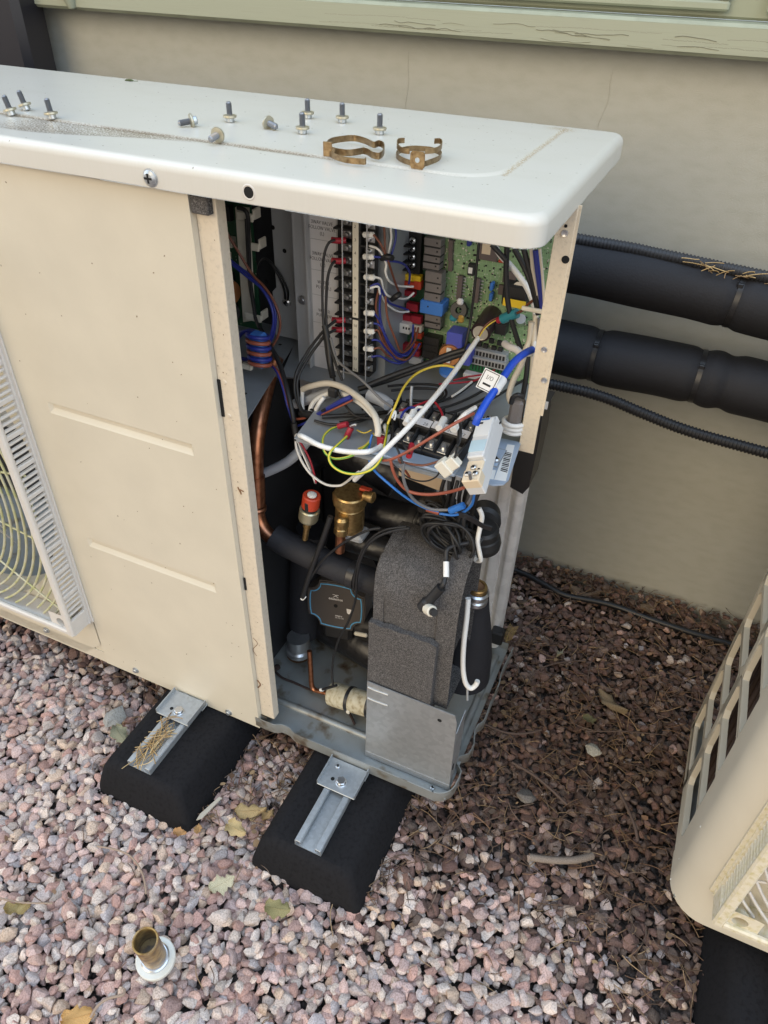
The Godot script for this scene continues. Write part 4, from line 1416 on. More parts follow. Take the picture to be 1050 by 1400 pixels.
func foam_block(p: Node3D) -> void:
	# section in y, z pulled along x; the sheet curves back at the top and the lower piece overlaps it
	var xa := -0.146
	var xb := -0.053
	var sec := [Vector2(0.17, -0.034), Vector2(0.30, -0.033), Vector2(0.345, -0.033), Vector2(0.368, -0.037), Vector2(0.385, -0.047), Vector2(0.395, -0.062), Vector2(0.401, -0.080), Vector2(0.403, -0.10), Vector2(0.400, -0.12)]
	var fine := []
	for i in sec.size() - 1:
		for k in 4:
			var a: Vector2 = sec[maxi(i - 1, 0)]
			var b: Vector2 = sec[i]
			var d: Vector2 = sec[i + 1]
			var e: Vector2 = sec[mini(i + 2, sec.size() - 1)]
			fine.append(b.cubic_interpolate(d, a, e, k / 4.0))
	fine.append(sec[-1])
	var m := MB.new()
	var rows := []
	var cols := 10
	for i in fine.size():
		var row := []
		for j in cols + 1:
			var t := float(j) / cols
			var x := lerpf(xa, xb, t)
			var q: Vector2 = fine[i]
			# slightly crumpled, with a rounded edge on the left
			var bow := -0.006 * pow(1.0 - t, 6.0) - 0.004 * pow(t, 5.0) + 0.0012 * sin(i * 0.6 + j * 0.9)
			if i > 20: x += 0.008 * (i - 20) / 12.0 * (1.0 - t)
			row.append(Vector3(x, q.x + bow * (0.6 if i > 18 else 0.0), q.y + bow))
		rows.append(row)
	m.loft(rows, false)
	# left and right cheeks, thick foam slabs
	for side in 2:
		var x: float = [xa + 0.002, xb][side]
		var w: float = [0.014, 0.026][side]
		var pl := []
		for q in fine:
			pl.append(Vector2(q.y - 0.0015, q.x - 0.001 + (0.018 * smoothstep(0.36, 0.40, q.x) if side == 1 else 0.0)))
		if side == 1:
			pl[-1] = Vector2(-0.112, 0.420)
			pl.append(Vector2(-0.120, 0.408)); pl.append(Vector2(-0.118, 0.33)); pl.append(Vector2(-0.115, 0.17))
		else:
			pl.append(Vector2(-0.122, 0.30)); pl.append(Vector2(-0.11, 0.17))
		m.prism(pl, Vector3(x if side == 0 else x - 0.004, 0, 0), Vector3.BACK, Vector3.UP, Vector3.RIGHT, w)
	part("foam_cover", m, foam, p)
	m = MB.new()
	var lo := []
	for i in 9:
		var row := []
		var y := lerpf(0.12, 0.300, i / 8.0)
		for j in cols + 1:
			var t := float(j) / cols
			var yy := y
			if i == 8: yy += 0.006 * sin(t * 2.6 + 0.3) + 0.0015 * sin(t * 23.0) - 0.0045
			row.append(Vector3(lerpf(xa - 0.001, xb + 0.0015, t), yy, -0.0238 - 0.003 * pow(1.0 - t, 6.0) + 0.001 * sin(i * 0.8 + j * 0.5)))
		lo.append(row)
	var back := []
	for q in lo[-1]:
		back.append(q + Vector3(0, -0.001, -0.010))
	lo.append(back)
	m.loft(lo, false, false)
	m.box(Vector3(xb - 0.002, 0.206, -0.036), Vector3(0.0072, 0.178, 0.0205), 0.001)
	m.box(Vector3(xa + 0.003, 0.206, -0.036), Vector3(0.0072, 0.178, 0.014), 0.001)
	part("foam_wrap", m, foam, p)
	# angled sensor plug lying on the foam
	var a0 := Vector3(-0.0551, 0.3958, -0.03)
	var a1 := Vector3(-0.0719, 0.3619, -0.024)
	var s := MB.new()
	s.tube([a0, a0.lerp(a1, 0.5), a1], 0.0062, 12, 3)
	s.lathe(a1 - (a0 - a1).normalized() * 0.004, a0 - a1, [Vector2(0, 0), Vector2(0.0085, 0.001), Vector2(0.0085, 0.012), Vector2(0.006, 0.016)], 14)
	var so := part("sensor_plug", s, black, p)
	var a2 := Vector3(-0.0539, 0.3718, -0.01)
	s = MB.new()
	s.lathe(a1, a2 - a1, [Vector2(0.006, 0.006), Vector2(0.0072, 0.008), Vector2(0.0072, 0.019), Vector2(0.0062, 0.020), Vector2(0, 0.020)], 10)
	part("plug_nut", s, ivory, so)
	s = MB.new()
	s.lathe(a1, a2 - a1, [Vector2(0.0048, 0.019), Vector2(0.0048, 0.025), Vector2(0, 0.025)], 12)
	part("plug_tip", s, black, so)
	s = MB.new()
	s.tube([Vector3(-0.0551, 0.3958, -0.03), Vector3(-0.0527, 0.4023, -0.032), Vector3(-0.0554, 0.4102, -0.045), Vector3(-0.0598, 0.4178, -0.055), Vector3(-0.0622, 0.4264, -0.062), Vector3(-0.057, 0.4291, -0.07), Vector3(-0.0423, 0.4315, -0.08)], 0.003, 8)
	part("plug_cable", s, black, so)
	s = MB.new()
	s.cyl(Vector3(-0.0525, 0.4067, -0.038), Vector3(-0.0581, 0.4191, -0.05), 0.0036, 0.0036, 12)
	part("white_sleeve", s, white_p, so)


func strip_block(p: Node3D, at: Vector3, bs: Basis, n: int, pitch: float, dep: float) -> MeshInstance3D:
	# small barrier terminal block: black body, steel screws in two rows and a numbered strip
	var L := n * pitch
	var b := MB.new()
	b.box(at, Vector3(L, 0.010, dep), 0.001, bs)
	for k in n + 1:
		b.box(at + bs * Vector3(-L * 0.5 + k * pitch, 0.008, 0), Vector3(0.0016, 0.010, dep * 0.96), 0.0004, bs)
	b.box(at + bs * Vector3(0, 0.010, 0), Vector3(L, 0.010, dep * 0.24), 0.0008, bs)
	var o := part("terminal_block", b, black, p)
	b = MB.new()
	b.box(at + bs * Vector3(0, 0.0154, 0), Vector3(L * 0.97, 0.0008, dep * 0.17), 0.0, bs)
	var lb := part("number_strip", b, mats["label paper"], o)
	for k in n:
		for s in [-1.0, 1.0]:
			var q := MB.new()
			var c := at + bs * Vector3(-L * 0.5 + (k + 0.5) * pitch, 0.0052, s * dep * 0.31)
			q.box(c, Vector3(pitch * 0.72, 0.0016, dep * 0.26), 0.0003, bs)
			q.lathe(c, bs.y, [Vector2(pitch * 0.3, 0.001), Vector2(pitch * 0.3, 0.0025), Vector2(pitch * 0.2, 0.0042), Vector2(0, 0.0043)], 12)
			part("screw_terminal", q, steel_bright, o)
		var t := text(["25", "26", "27", "28"][k % 4], 0.005, at + bs * Vector3(-L * 0.5 + (k + 0.5) * pitch, 0.0158, 0.002), bs * Basis(Vector3.RIGHT, -PI / 2), ink, o)
	return o

# ---------------------------------------------------------------- the opened heat pump: electrics
func pcb_texture(base: Color, hi: Color, sd: int, dens: int) -> ImageTexture:
	var im := Image.create(512, 512, false, Image.FORMAT_RGB8)
	im.fill(base)
	var r := RandomNumberGenerator.new()
	r.seed = sd
	for k in dens:
		var c := base.lerp(hi, r.randf_range(0.15, 0.8))
		var x := r.randi() % 500
		var y := r.randi() % 500
		if r.randf() < 0.5:
			im.fill_rect(Rect2i(x, y, r.randi_range(8, 80), r.randi_range(1, 2)), c)
		else:
			im.fill_rect(Rect2i(x, y, r.randi_range(1, 2), r.randi_range(8, 80)), c)
	for k in dens:
		var q := [lin(0.55, 0.58, 0.5), lin(0.02, 0.05, 0.02), lin(0.45, 0.5, 0.42), lin(0.10, 0.07, 0.05)]
		im.fill_rect(Rect2i(r.randi() % 508, r.randi() % 508, r.randi_range(1, 5), r.randi_range(1, 4)), q[r.randi() % 4])
	return ImageTexture.create_from_image(im)


func chip(p: Node, called: String, at: Vector3, w: float, h: float, d: float, m: Material, bevel := 0.0006) -> MeshInstance3D:
	return part(called, MB.new().box(at, Vector3(w, h, d), bevel), m, p)


func electrics(p: Node3D) -> void:
	var grey: Material = mats["shelf grey"]
	# shelf with a diagonal front edge on the left
	var sh := MB.new()
	sh.prism([Vector2(-0.245, -0.030), Vector2(-0.060, -0.036), Vector2(-0.013, -0.135), Vector2(-0.035, -0.285), Vector2(-0.372, -0.285), Vector2(-0.370, -0.252), Vector2(-0.336, -0.155), Vector2(-0.262, -0.155)], Vector3(0, 0.5485, 0), Vector3.RIGHT, Vector3.BACK, Vector3.UP, 0.0015)
	sh.prism([Vector2(-0.58, -0.285), Vector2(-0.3722, -0.285), Vector2(-0.3702, -0.252), Vector2(-0.314, -0.036), Vector2(-0.314, -0.018), Vector2(-0.58, -0.018)], Vector3(0, 0.5465, 0), Vector3.RIGHT, Vector3.BACK, Vector3.UP, 0.0015)
	sh.box(Vector3(-0.15, 0.5475, -0.0332), Vector3(0.185, 0.0030, 0.0015), 0.0, Basis(Vector3.UP, 0.03))
	var so := part("shelf", sh, grey, p)
	for q in [Vector3(-0.3513, 0.5486, -0.093), Vector3(-0.3646, 0.5486, -0.0904), Vector3(-0.2574, 0.5505, -0.093), Vector3(-0.3842, 0.5486, -0.2324)]:
		chip(so, "hole", q, 0.004, 0.0004, 0.004, hole, 0.0)
	# front tray on the right with its stamped window
	var tr := MB.new()
	tr.prism([Vector2(-0.062, -0.0395), Vector2(-0.014, -0.0395), Vector2(-0.004, -0.046), Vector2(-0.0015, -0.056), Vector2(-0.010, -0.133), Vector2(-0.062, -0.128)], Vector3(0, 0.5512, 0), Vector3.RIGHT, Vector3.BACK, Vector3.UP, 0.0016)
	var to := part("shelf_tray", tr, mats["tray blue"], p)
	chip(to, "stamped_window", Vector3(-0.034, 0.5531, -0.090), 0.030, 0.0006, 0.038, mats["shelf grey"], 0.0002)
	chip(to, "stamped_floor", Vector3(-0.0335, 0.5535, -0.0905), 0.027, 0.0006, 0.034, mats["tray blue"], 0.0002)
	for q in [Vector3(-0.0288, 0.5545, -0.079), Vector3(-0.0242, 0.5545, -0.0829)]:
		cross_screw(to, q, Vector3.UP, 0.0045, steel_bright)
	var st := MB.new()
	st.prism([Vector2(-0.0155, -0.049), Vector2(-0.0035, -0.052), Vector2(-0.0145, -0.123), Vector2(-0.0225, -0.121)], Vector3(0, 0.5530, 0), Vector3.RIGHT, Vector3.BACK, Vector3.UP, 0.0002)
	st.prism([Vector2(-0.030, -0.047), Vector2(-0.016, -0.0485), Vector2(-0.0185, -0.066), Vector2(-0.032, -0.065)], Vector3(0, 0.55305, 0), Vector3.RIGHT, Vector3.BACK, Vector3.UP, 0.0002)
	var sto := part("barcode_sticker", st, white_p, to)
	for k in 12:
		var tt := k / 12.0
		chip(sto, "barcode_line", Vector3(-0.0105 - 0.0065 * tt, 0.55335, -0.068 - 0.040 * tt), 0.0075, 0.0003, [0.0013, 0.0022, 0.0009][k % 3], ink, 0.0)
	# backs and sides of the box
	var bx := MB.new()
	bx.box(Vector3(-0.205, 0.679, -0.286), Vector3(0.345, 0.262, 0.0015))
	bx.box(Vector3(-0.2105, 0.679, -0.243), Vector3(0.0015, 0.262, 0.085))
	bx.box(Vector3(-0.2265, 0.679, -0.2005), Vector3(0.033, 0.262, 0.0015))
	part("box_back", bx, grey, p)
	bx = MB.new()
	bx.box(Vector3(-0.2835, 0.655, -0.1965), Vector3(0.080, 0.306, 0.0015))
	bx.box(Vector3(-0.3115, 0.655, -0.1925), Vector3(0.0022, 0.306, 0.009))
	bx.box(Vector3(-0.3230, 0.655, -0.1975), Vector3(0.0215, 0.306, 0.0015))
	var lp := part("label_plate", bx, steel, p)
	hex_bolt(lp, Vector3(-0.3235, 0.6371, -0.1968), Vector3.BACK, 0.004, 0.0045, 0.006, steel_bright)
	bx = MB.new()
	bx.prism([Vector2(-0.402, 0.552), Vector2(-0.402, 0.615), Vector2(-0.3955, 0.622), Vector2(-0.3955, 0.80), Vector2(-0.367, 0.80), Vector2(-0.357, 0.552)], Vector3(0, 0, -0.252), Vector3.RIGHT, Vector3.UP, Vector3.BACK, 0.0015)
	var sp := part("side_plate", bx, steel, p)
	for q in [Vector3(-0.3944, 0.701, -0.2502), Vector3(-0.379, 0.6736, -0.2502), Vector3(-0.4108, 0.6272, -0.2502)]:
		var hb := MB.new()
		hb.lathe(q, Vector3.BACK, [Vector2(0.003, 0), Vector2(0, 0.0003)], 12)
		part("hole", hb, hole, sp)
	chip(sp, "clip_tab", Vector3(-0.3339, 0.6583, -0.2005), 0.008, 0.028, 0.002, steel_bright)
	cross_screw(sp, Vector3(-0.3802, 0.6044, -0.25), Vector3.BACK, 0.006, steel_bright, "earth_screw")
	for s in [0, 4]:
		part("earth_lead", MB.new().tube([Vector3(-0.3785, 0.6109, -0.244) + Vector3(s * 0.001, 0, 0), Vector3(-0.3773, 0.6267, -0.24) + Vector3(s * 0.0014, 0, 0), Vector3(-0.3838, 0.6498, -0.235) + Vector3(s * 0.001, 0, 0), Vector3(-0.3981, 0.6646, -0.235), Vector3(-0.4135, 0.6528, -0.24), Vector3(-0.4259, 0.6246, -0.25)], 0.0015, 8), black, sp)
	# left board with its white cable combs
	var lb := MB.new()
	lb.box(Vector3(-0.475, 0.668, -0.262), Vector3(0.085, 0.24, 0.002))
	lb.plan_uv(0, 1, Vector2(-0.52, 0.55), Vector2(0.12, 0.25))
	var lm := StandardMaterial3D.new()
	lm.albedo_texture = pcb_texture(lin(0.02, 0.085, 0.04), lin(0.05, 0.16, 0.09), 8, 160)
	lm.roughness = 0.4
	var lo := part("inverter_board", lb, lm, p)
	chip(lo, "capacitor", Vector3(-0.4787, 0.605, -0.24), 0.03, 0.05, 0.03, black)
	part("choke_coil", MB.new().lathe(Vector3(-0.4602, 0.6136, -0.225), Vector3(0.9, 0.1, 0.4), [Vector2(0.006, -0.012), Vector2(0.016, -0.012), Vector2(0.018, 0), Vector2(0.016, 0.012), Vector2(0.006, 0.012)], 20), mats["copper winding"], lo)
	part("capacitor", MB.new().cyl(Vector3(-0.4809, 0.5695, -0.26), Vector3(-0.4619, 0.5782, -0.235), 0.012), black, lo)
	chip(lo, "connector", Vector3(-0.4623, 0.6743, -0.245), 0.018, 0.012, 0.012, ivory)
	chip(lo, "connector", Vector3(-0.4711, 0.6515, -0.245), 0.016, 0.014, 0.012, ivory)
	chip(lo, "chip", Vector3(-0.4657, 0.71, -0.25), 0.02, 0.02, 0.01, black)
	var cb := MB.new()
	cb.prism([Vector3(-0.4312, 0.7271, -0.225) , Vector3(-0.4139, 0.7278, -0.225), Vector3(-0.4193, 0.5798, -0.225), Vector3(-0.4365, 0.5742, -0.225)].map(func(q): return Vector2(q.x, q.y)), Vector3(0, 0, -0.230), Vector3.RIGHT, Vector3.UP, Vector3.BACK, 0.006)
	var co := part("cable_comb", cb, ivory, p)
	for q in [[Vector3(-0.4098, 0.7239, -0.218), 0.024], [Vector3(-0.4044, 0.687, -0.222), 0.018], [Vector3(-0.4092, 0.594, -0.215), 0.026]]:
		var c2 := MB.new()
		var at: Vector3 = q[0]
		var w: float = q[1]
		c2.box(at + Vector3(-0.001, -0.003, 0.004), Vector3(w, 0.010, 0.003), 0.001)
		c2.box(at + Vector3(w * 0.5 - 0.001, 0.001, -0.004), Vector3(0.003, 0.013, 0.016), 0.001)
		part("comb_hook", c2, ivory, co)
	wire(p, [Vector3(-0.414, 0.7334, -0.205), Vector3(-0.401, 0.7284, -0.205), Vector3(-0.4059, 0.6929, -0.21), Vector3(-0.41, 0.6449, -0.212), Vector3(-0.4084, 0.6055, -0.212), Vector3(-0.4035, 0.5846, -0.21), Vector3(-0.3806, 0.5661, -0.2), Vector3(-0.3561, 0.5516, -0.18)], 0.0032, black, "black_cable")
	wire(p, [Vector3(-0.4052, 0.7204, -0.207), Vector3(-0.4091, 0.6833, -0.21), Vector3(-0.4122, 0.6348, -0.212), Vector3(-0.4058, 0.5966, -0.21), Vector3(-0.395, 0.584, -0.2)], 0.0026, black, "black_cable")
	# ferrite with blue and brown windings
	var fe := Vector3(-0.3469, 0.5949, -0.125)
	chip(p, "ferrite", fe, 0.019, 0.044, 0.017, mats["pcb blue part"], 0.003)
	for k in 6:
		var y := 0.018 - k * 0.0072
		var ring := []
		for s in 13:
			var a := TAU * s / 12.0
			ring.append(fe + Vector3(cos(a) * 0.0135, y + sin(a) * 0.003, sin(a) * 0.0120))
		part("winding", MB.new().tube(ring, 0.0027, 8, 2), mats[["dark blue wire", "red brown wire"][k % 2]], p)
	wire(p, [Vector3(-0.4147, 0.6969, -0.16), Vector3(-0.3976, 0.6838, -0.16), Vector3(-0.3759, 0.6724, -0.16), Vector3(-0.3571, 0.661, -0.158), Vector3(-0.3421, 0.6466, -0.155), Vector3(-0.3366, 0.6274, -0.152), Vector3(-0.3428, 0.6021, -0.152), Vector3(-0.3566, 0.5792, -0.152)], 0.0026, mats["dark blue wire"], "blue_wire")
	wire(p, [Vector3(-0.4138, 0.6941, -0.155), Vector3(-0.3944, 0.6824, -0.155), Vector3(-0.3729, 0.67, -0.155), Vector3(-0.355, 0.6613, -0.153), Vector3(-0.3421, 0.6466, -0.15), Vector3(-0.3367, 0.6283, -0.147), Vector3(-0.3441, 0.6019, -0.147), Vector3(-0.3587, 0.5764, -0.148)], 0.0026, mats["dark blue wire"], "blue_wire")
	wire(p, [Vector3(-0.408, 0.7467, -0.15), Vector3(-0.4038, 0.7288, -0.155), Vector3(-0.3871, 0.6993, -0.158), Vector3(-0.3693, 0.6742, -0.158), Vector3(-0.3517, 0.6618, -0.156), Vector3(-0.3368, 0.6456, -0.153), Vector3(-0.3294, 0.6249, -0.15), Vector3(-0.3353, 0.6026, -0.15), Vector3(-0.351, 0.5793, -0.15)], 0.0026, mats["brown wire"], "brown_wire")
	wire(p, [Vector3(-0.4058, 0.5629, -0.15), Vector3(-0.3868, 0.562, -0.15), Vector3(-0.3717, 0.5685, -0.15)], 0.003, mats["dark blue wire"], "blue_wire")
	wire(p, [Vector3(-0.4073, 0.551, -0.15), Vector3(-0.3876, 0.5545, -0.15), Vector3(-0.3703, 0.5606, -0.15)], 0.003, mats["brown wire"], "brown_wire")
	part("blue_wire", MB.new().tube([Vector3(-0.4028, 0.5676, -0.16), Vector3(-0.4024, 0.5811, -0.16), Vector3(-0.3943, 0.5929, -0.16), Vector3(-0.3804, 0.5988, -0.16), Vector3(-0.3663, 0.5998, -0.155), Vector3(-0.3581, 0.5967, -0.15)], 0.0026, 8), mats["dark blue wire"], p)
	wire(p, [Vector3(-0.3478, 0.5702, -0.14), Vector3(-0.3257, 0.5731, -0.125), Vector3(-0.3071, 0.5615, -0.11), Vector3(-0.2953, 0.542, -0.1), Vector3(-0.2884, 0.5199, -0.1), Vector3(-0.2855, 0.5154, -0.1), Vector3(-0.2684, 0.5264, -0.1)], 0.0024, mats["dark blue wire"], "blue_wire")
	wire(p, [Vector3(-0.3455, 0.5718, -0.14), Vector3(-0.3225, 0.5728, -0.125), Vector3(-0.3041, 0.5602, -0.11), Vector3(-0.2922, 0.5418, -0.1), Vector3(-0.2859, 0.5269, -0.1), Vector3(-0.2701, 0.5322, -0.1)], 0.0024, mats["red brown wire"], "brown_wire")
	wire(p, [Vector3(-0.3606, 0.604, -0.15), Vector3(-0.3408, 0.5877, -0.145), Vector3(-0.321, 0.5769, -0.13), Vector3(-0.301, 0.561, -0.11), Vector3(-0.2855, 0.5369, -0.095), Vector3(-0.2792, 0.5067, -0.09)], 0.0036, black, "sheathed_lead")
	chip(p, "white_clip", Vector3(-0.3703, 0.5644, -0.13), 0.014, 0.007, 0.006, ivory)

	# printed label beside the terminal strip
	var pl := MB.new()
	pl.box(Vector3(-0.2885, 0.676, -0.1953), Vector3(0.040, 0.258, 0.0005))
	var plo := part("printed_label", pl, mats["label paper"], p)
	var bs := Basis.IDENTITY
	var rows := ["3WAY VALVE\n(FOLLOW VALVE)\n(H)", "3WAY VALVE\n(FOLLOW VALVE)\n(L)", "3WAY VALVE\n(FOLLOW VALVE)\n(N)", "WATER\nPUMP (L)", "WATER\nPUMP (N)", "WATER\nHEATER"]
	for k in 6:
		var y: float = [0.772, 0.7335, 0.697, 0.666, 0.630, 0.598][k]
		text(rows[k], 0.0052, Vector3(-0.2925, y - 0.004, -0.1950), bs, ink, plo)
		chip(plo, "rule", Vector3(-0.2885, y - 0.0175, -0.1950), 0.040, 0.0005, 0.0004, grey_p, 0.0)
	chip(plo, "rule", Vector3(-0.2735, 0.676, -0.1949), 0.0005, 0.258, 0.0004, grey_p, 0.0)
	# tall terminal strip
	var sx := -0.2395
	var ts := MB.new()
	ts.box(Vector3(sx - 0.004, 0.681, -0.190), Vector3(0.048, 0.236, 0.010), 0.001)
	ts.box(Vector3(sx + 0.0005, 0.681, -0.181), Vector3(0.011, 0.236, 0.012), 0.001)
	var n := 16
	for k in n + 1:
		ts.box(Vector3(sx - 0.004, 0.565 + k * 0.0145, -0.182), Vector3(0.048, 0.0022, 0.014), 0.0004)
	var tso := part("terminal_strip", ts, black, p)
	chip(tso, "number_strip", Vector3(sx + 0.0005, 0.715, -0.1745), 0.0075, 0.152, 0.0012, ivory)
	chip(tso, "number_strip", Vector3(sx + 0.0005, 0.602, -0.1745), 0.0075, 0.068, 0.0012, ivory)
	for k in 14:
		text(str(14 - k), 0.0042, Vector3(sx + 0.0005, 0.571 + k * 0.0145, -0.1737), bs, ink, tso)
	for k in n:
		var y := 0.5722 + k * 0.0145
		for s in [-1.0, 1.0]:
			var q := MB.new()
			q.box(Vector3(sx + s * 0.0145, y, -0.1838), Vector3(0.011, 0.0085, 0.0014), 0.0003)
			q.lathe(Vector3(sx + s * 0.0135, y, -0.1832), Vector3.BACK, [Vector2(0.0036, 0), Vector2(0.0036, 0.002), Vector2(0.0026, 0.0038), Vector2(0, 0.004)], 10)
			part("screw_terminal", q, steel_bright, tso)
	for x in [sx - 0.0120, sx + 0.0185]:
		chip(tso, "cover_edge", Vector3(x, 0.683, -0.1665), 0.0009, 0.25, 0.0015, mats["clear plate"], 0.0)
	# red crimped leads on the left, white sleeves on the right
	for q in [Vector3(-0.2589, 0.7272, -0.172), Vector3(-0.2592, 0.7041, -0.172), Vector3(-0.2603, 0.6323, -0.172), Vector3(-0.2605, 0.62, -0.172)]:
		var c := MB.new()
		c.tube([q + Vector3(-0.008, 0.000, 0.002), q, q + Vector3(0.007, 0.0005, -0.004)], 0.0035, 10, 2)
		part("red_crimp", c, mats["crimp red"], p)
	wire(p, [Vector3(-0.2614, 0.7287, -0.168), Vector3(-0.2667, 0.7256, -0.162), Vector3(-0.2705, 0.7122, -0.158), Vector3(-0.2715, 0.6879, -0.155), Vector3(-0.2698, 0.655, -0.15), Vector3(-0.2659, 0.6305, -0.145), Vector3(-0.261, 0.6056, -0.14), Vector3(-0.2522, 0.588, -0.13)], 0.0026, black, "black_lead")
	wire(p, [Vector3(-0.2619, 0.7048, -0.168), Vector3(-0.2635, 0.7014, -0.162), Vector3(-0.2664, 0.6878, -0.158), Vector3(-0.2674, 0.6626, -0.155), Vector3(-0.2655, 0.6379, -0.15), Vector3(-0.2568, 0.6159, -0.14), Vector3(-0.2441, 0.5995, -0.13), Vector3(-0.2295, 0.5836, -0.12)], 0.0026, black, "black_lead")
	wire(p, [Vector3(-0.2622, 0.6334, -0.168), Vector3(-0.2674, 0.6281, -0.155), Vector3(-0.276, 0.6171, -0.15), Vector3(-0.2874, 0.5978, -0.14), Vector3(-0.2923, 0.5782, -0.12), Vector3(-0.2898, 0.5587, -0.11), Vector3(-0.2787, 0.5453, -0.1), Vector3(-0.2669, 0.5408, -0.095), Vector3(-0.2321, 0.5488, -0.09), Vector3(-0.203, 0.5615, -0.09)], 0.0028, black, "black_lead")
	wire(p, [Vector3(-0.2624, 0.6212, -0.168), Vector3(-0.2696, 0.6183, -0.155), Vector3(-0.2752, 0.6097, -0.15), Vector3(-0.2835, 0.5948, -0.14), Vector3(-0.2895, 0.574, -0.12), Vector3(-0.2857, 0.5577, -0.11), Vector3(-0.2748, 0.5423, -0.1), Vector3(-0.2549, 0.54, -0.095), Vector3(-0.2198, 0.5468, -0.085), Vector3(-0.1818, 0.565, -0.085)], 0.0028, black, "black_lead")
	wire(p, [Vector3(-0.2665, 0.6338, -0.148), Vector3(-0.2578, 0.6157, -0.14), Vector3(-0.2501, 0.5933, -0.13), Vector3(-0.2421, 0.5853, -0.12)], 0.0046, black, "taped_bundle")
	wire(p, [Vector3(-0.2547, 0.6238, -0.14), Vector3(-0.2394, 0.6075, -0.125), Vector3(-0.2175, 0.6053, -0.11), Vector3(-0.1916, 0.6046, -0.095), Vector3(-0.1619, 0.5963, -0.08), Vector3(-0.1442, 0.596, -0.07)], 0.0024, mats["grey wire"], "grey_lead")
	wire(p, [Vector3(-0.2555, 0.6014, -0.135), Vector3(-0.2411, 0.5856, -0.12), Vector3(-0.2251, 0.5798, -0.1), Vector3(-0.2077, 0.5671, -0.09), Vector3(-0.1911, 0.5625, -0.085), Vector3(-0.1658, 0.5701, -0.08)], 0.0024, black, "black_lead")
	var sleeves := [Vector3(-0.2217, 0.7393, -0.172), Vector3(-0.2214, 0.7153, -0.172), Vector3(-0.2201, 0.6922, -0.172), Vector3(-0.2195, 0.6496, -0.172), Vector3(-0.2192, 0.6268, -0.172), Vector3(-0.2198, 0.6039, -0.172)]
	for q in sleeves:
		var c := MB.new()
		c.box(q, Vector3(0.014, 0.006, 0.006), 0.0015, Basis(Vector3.BACK, 0.12))
		part("white_sleeve", c, white_p, p)
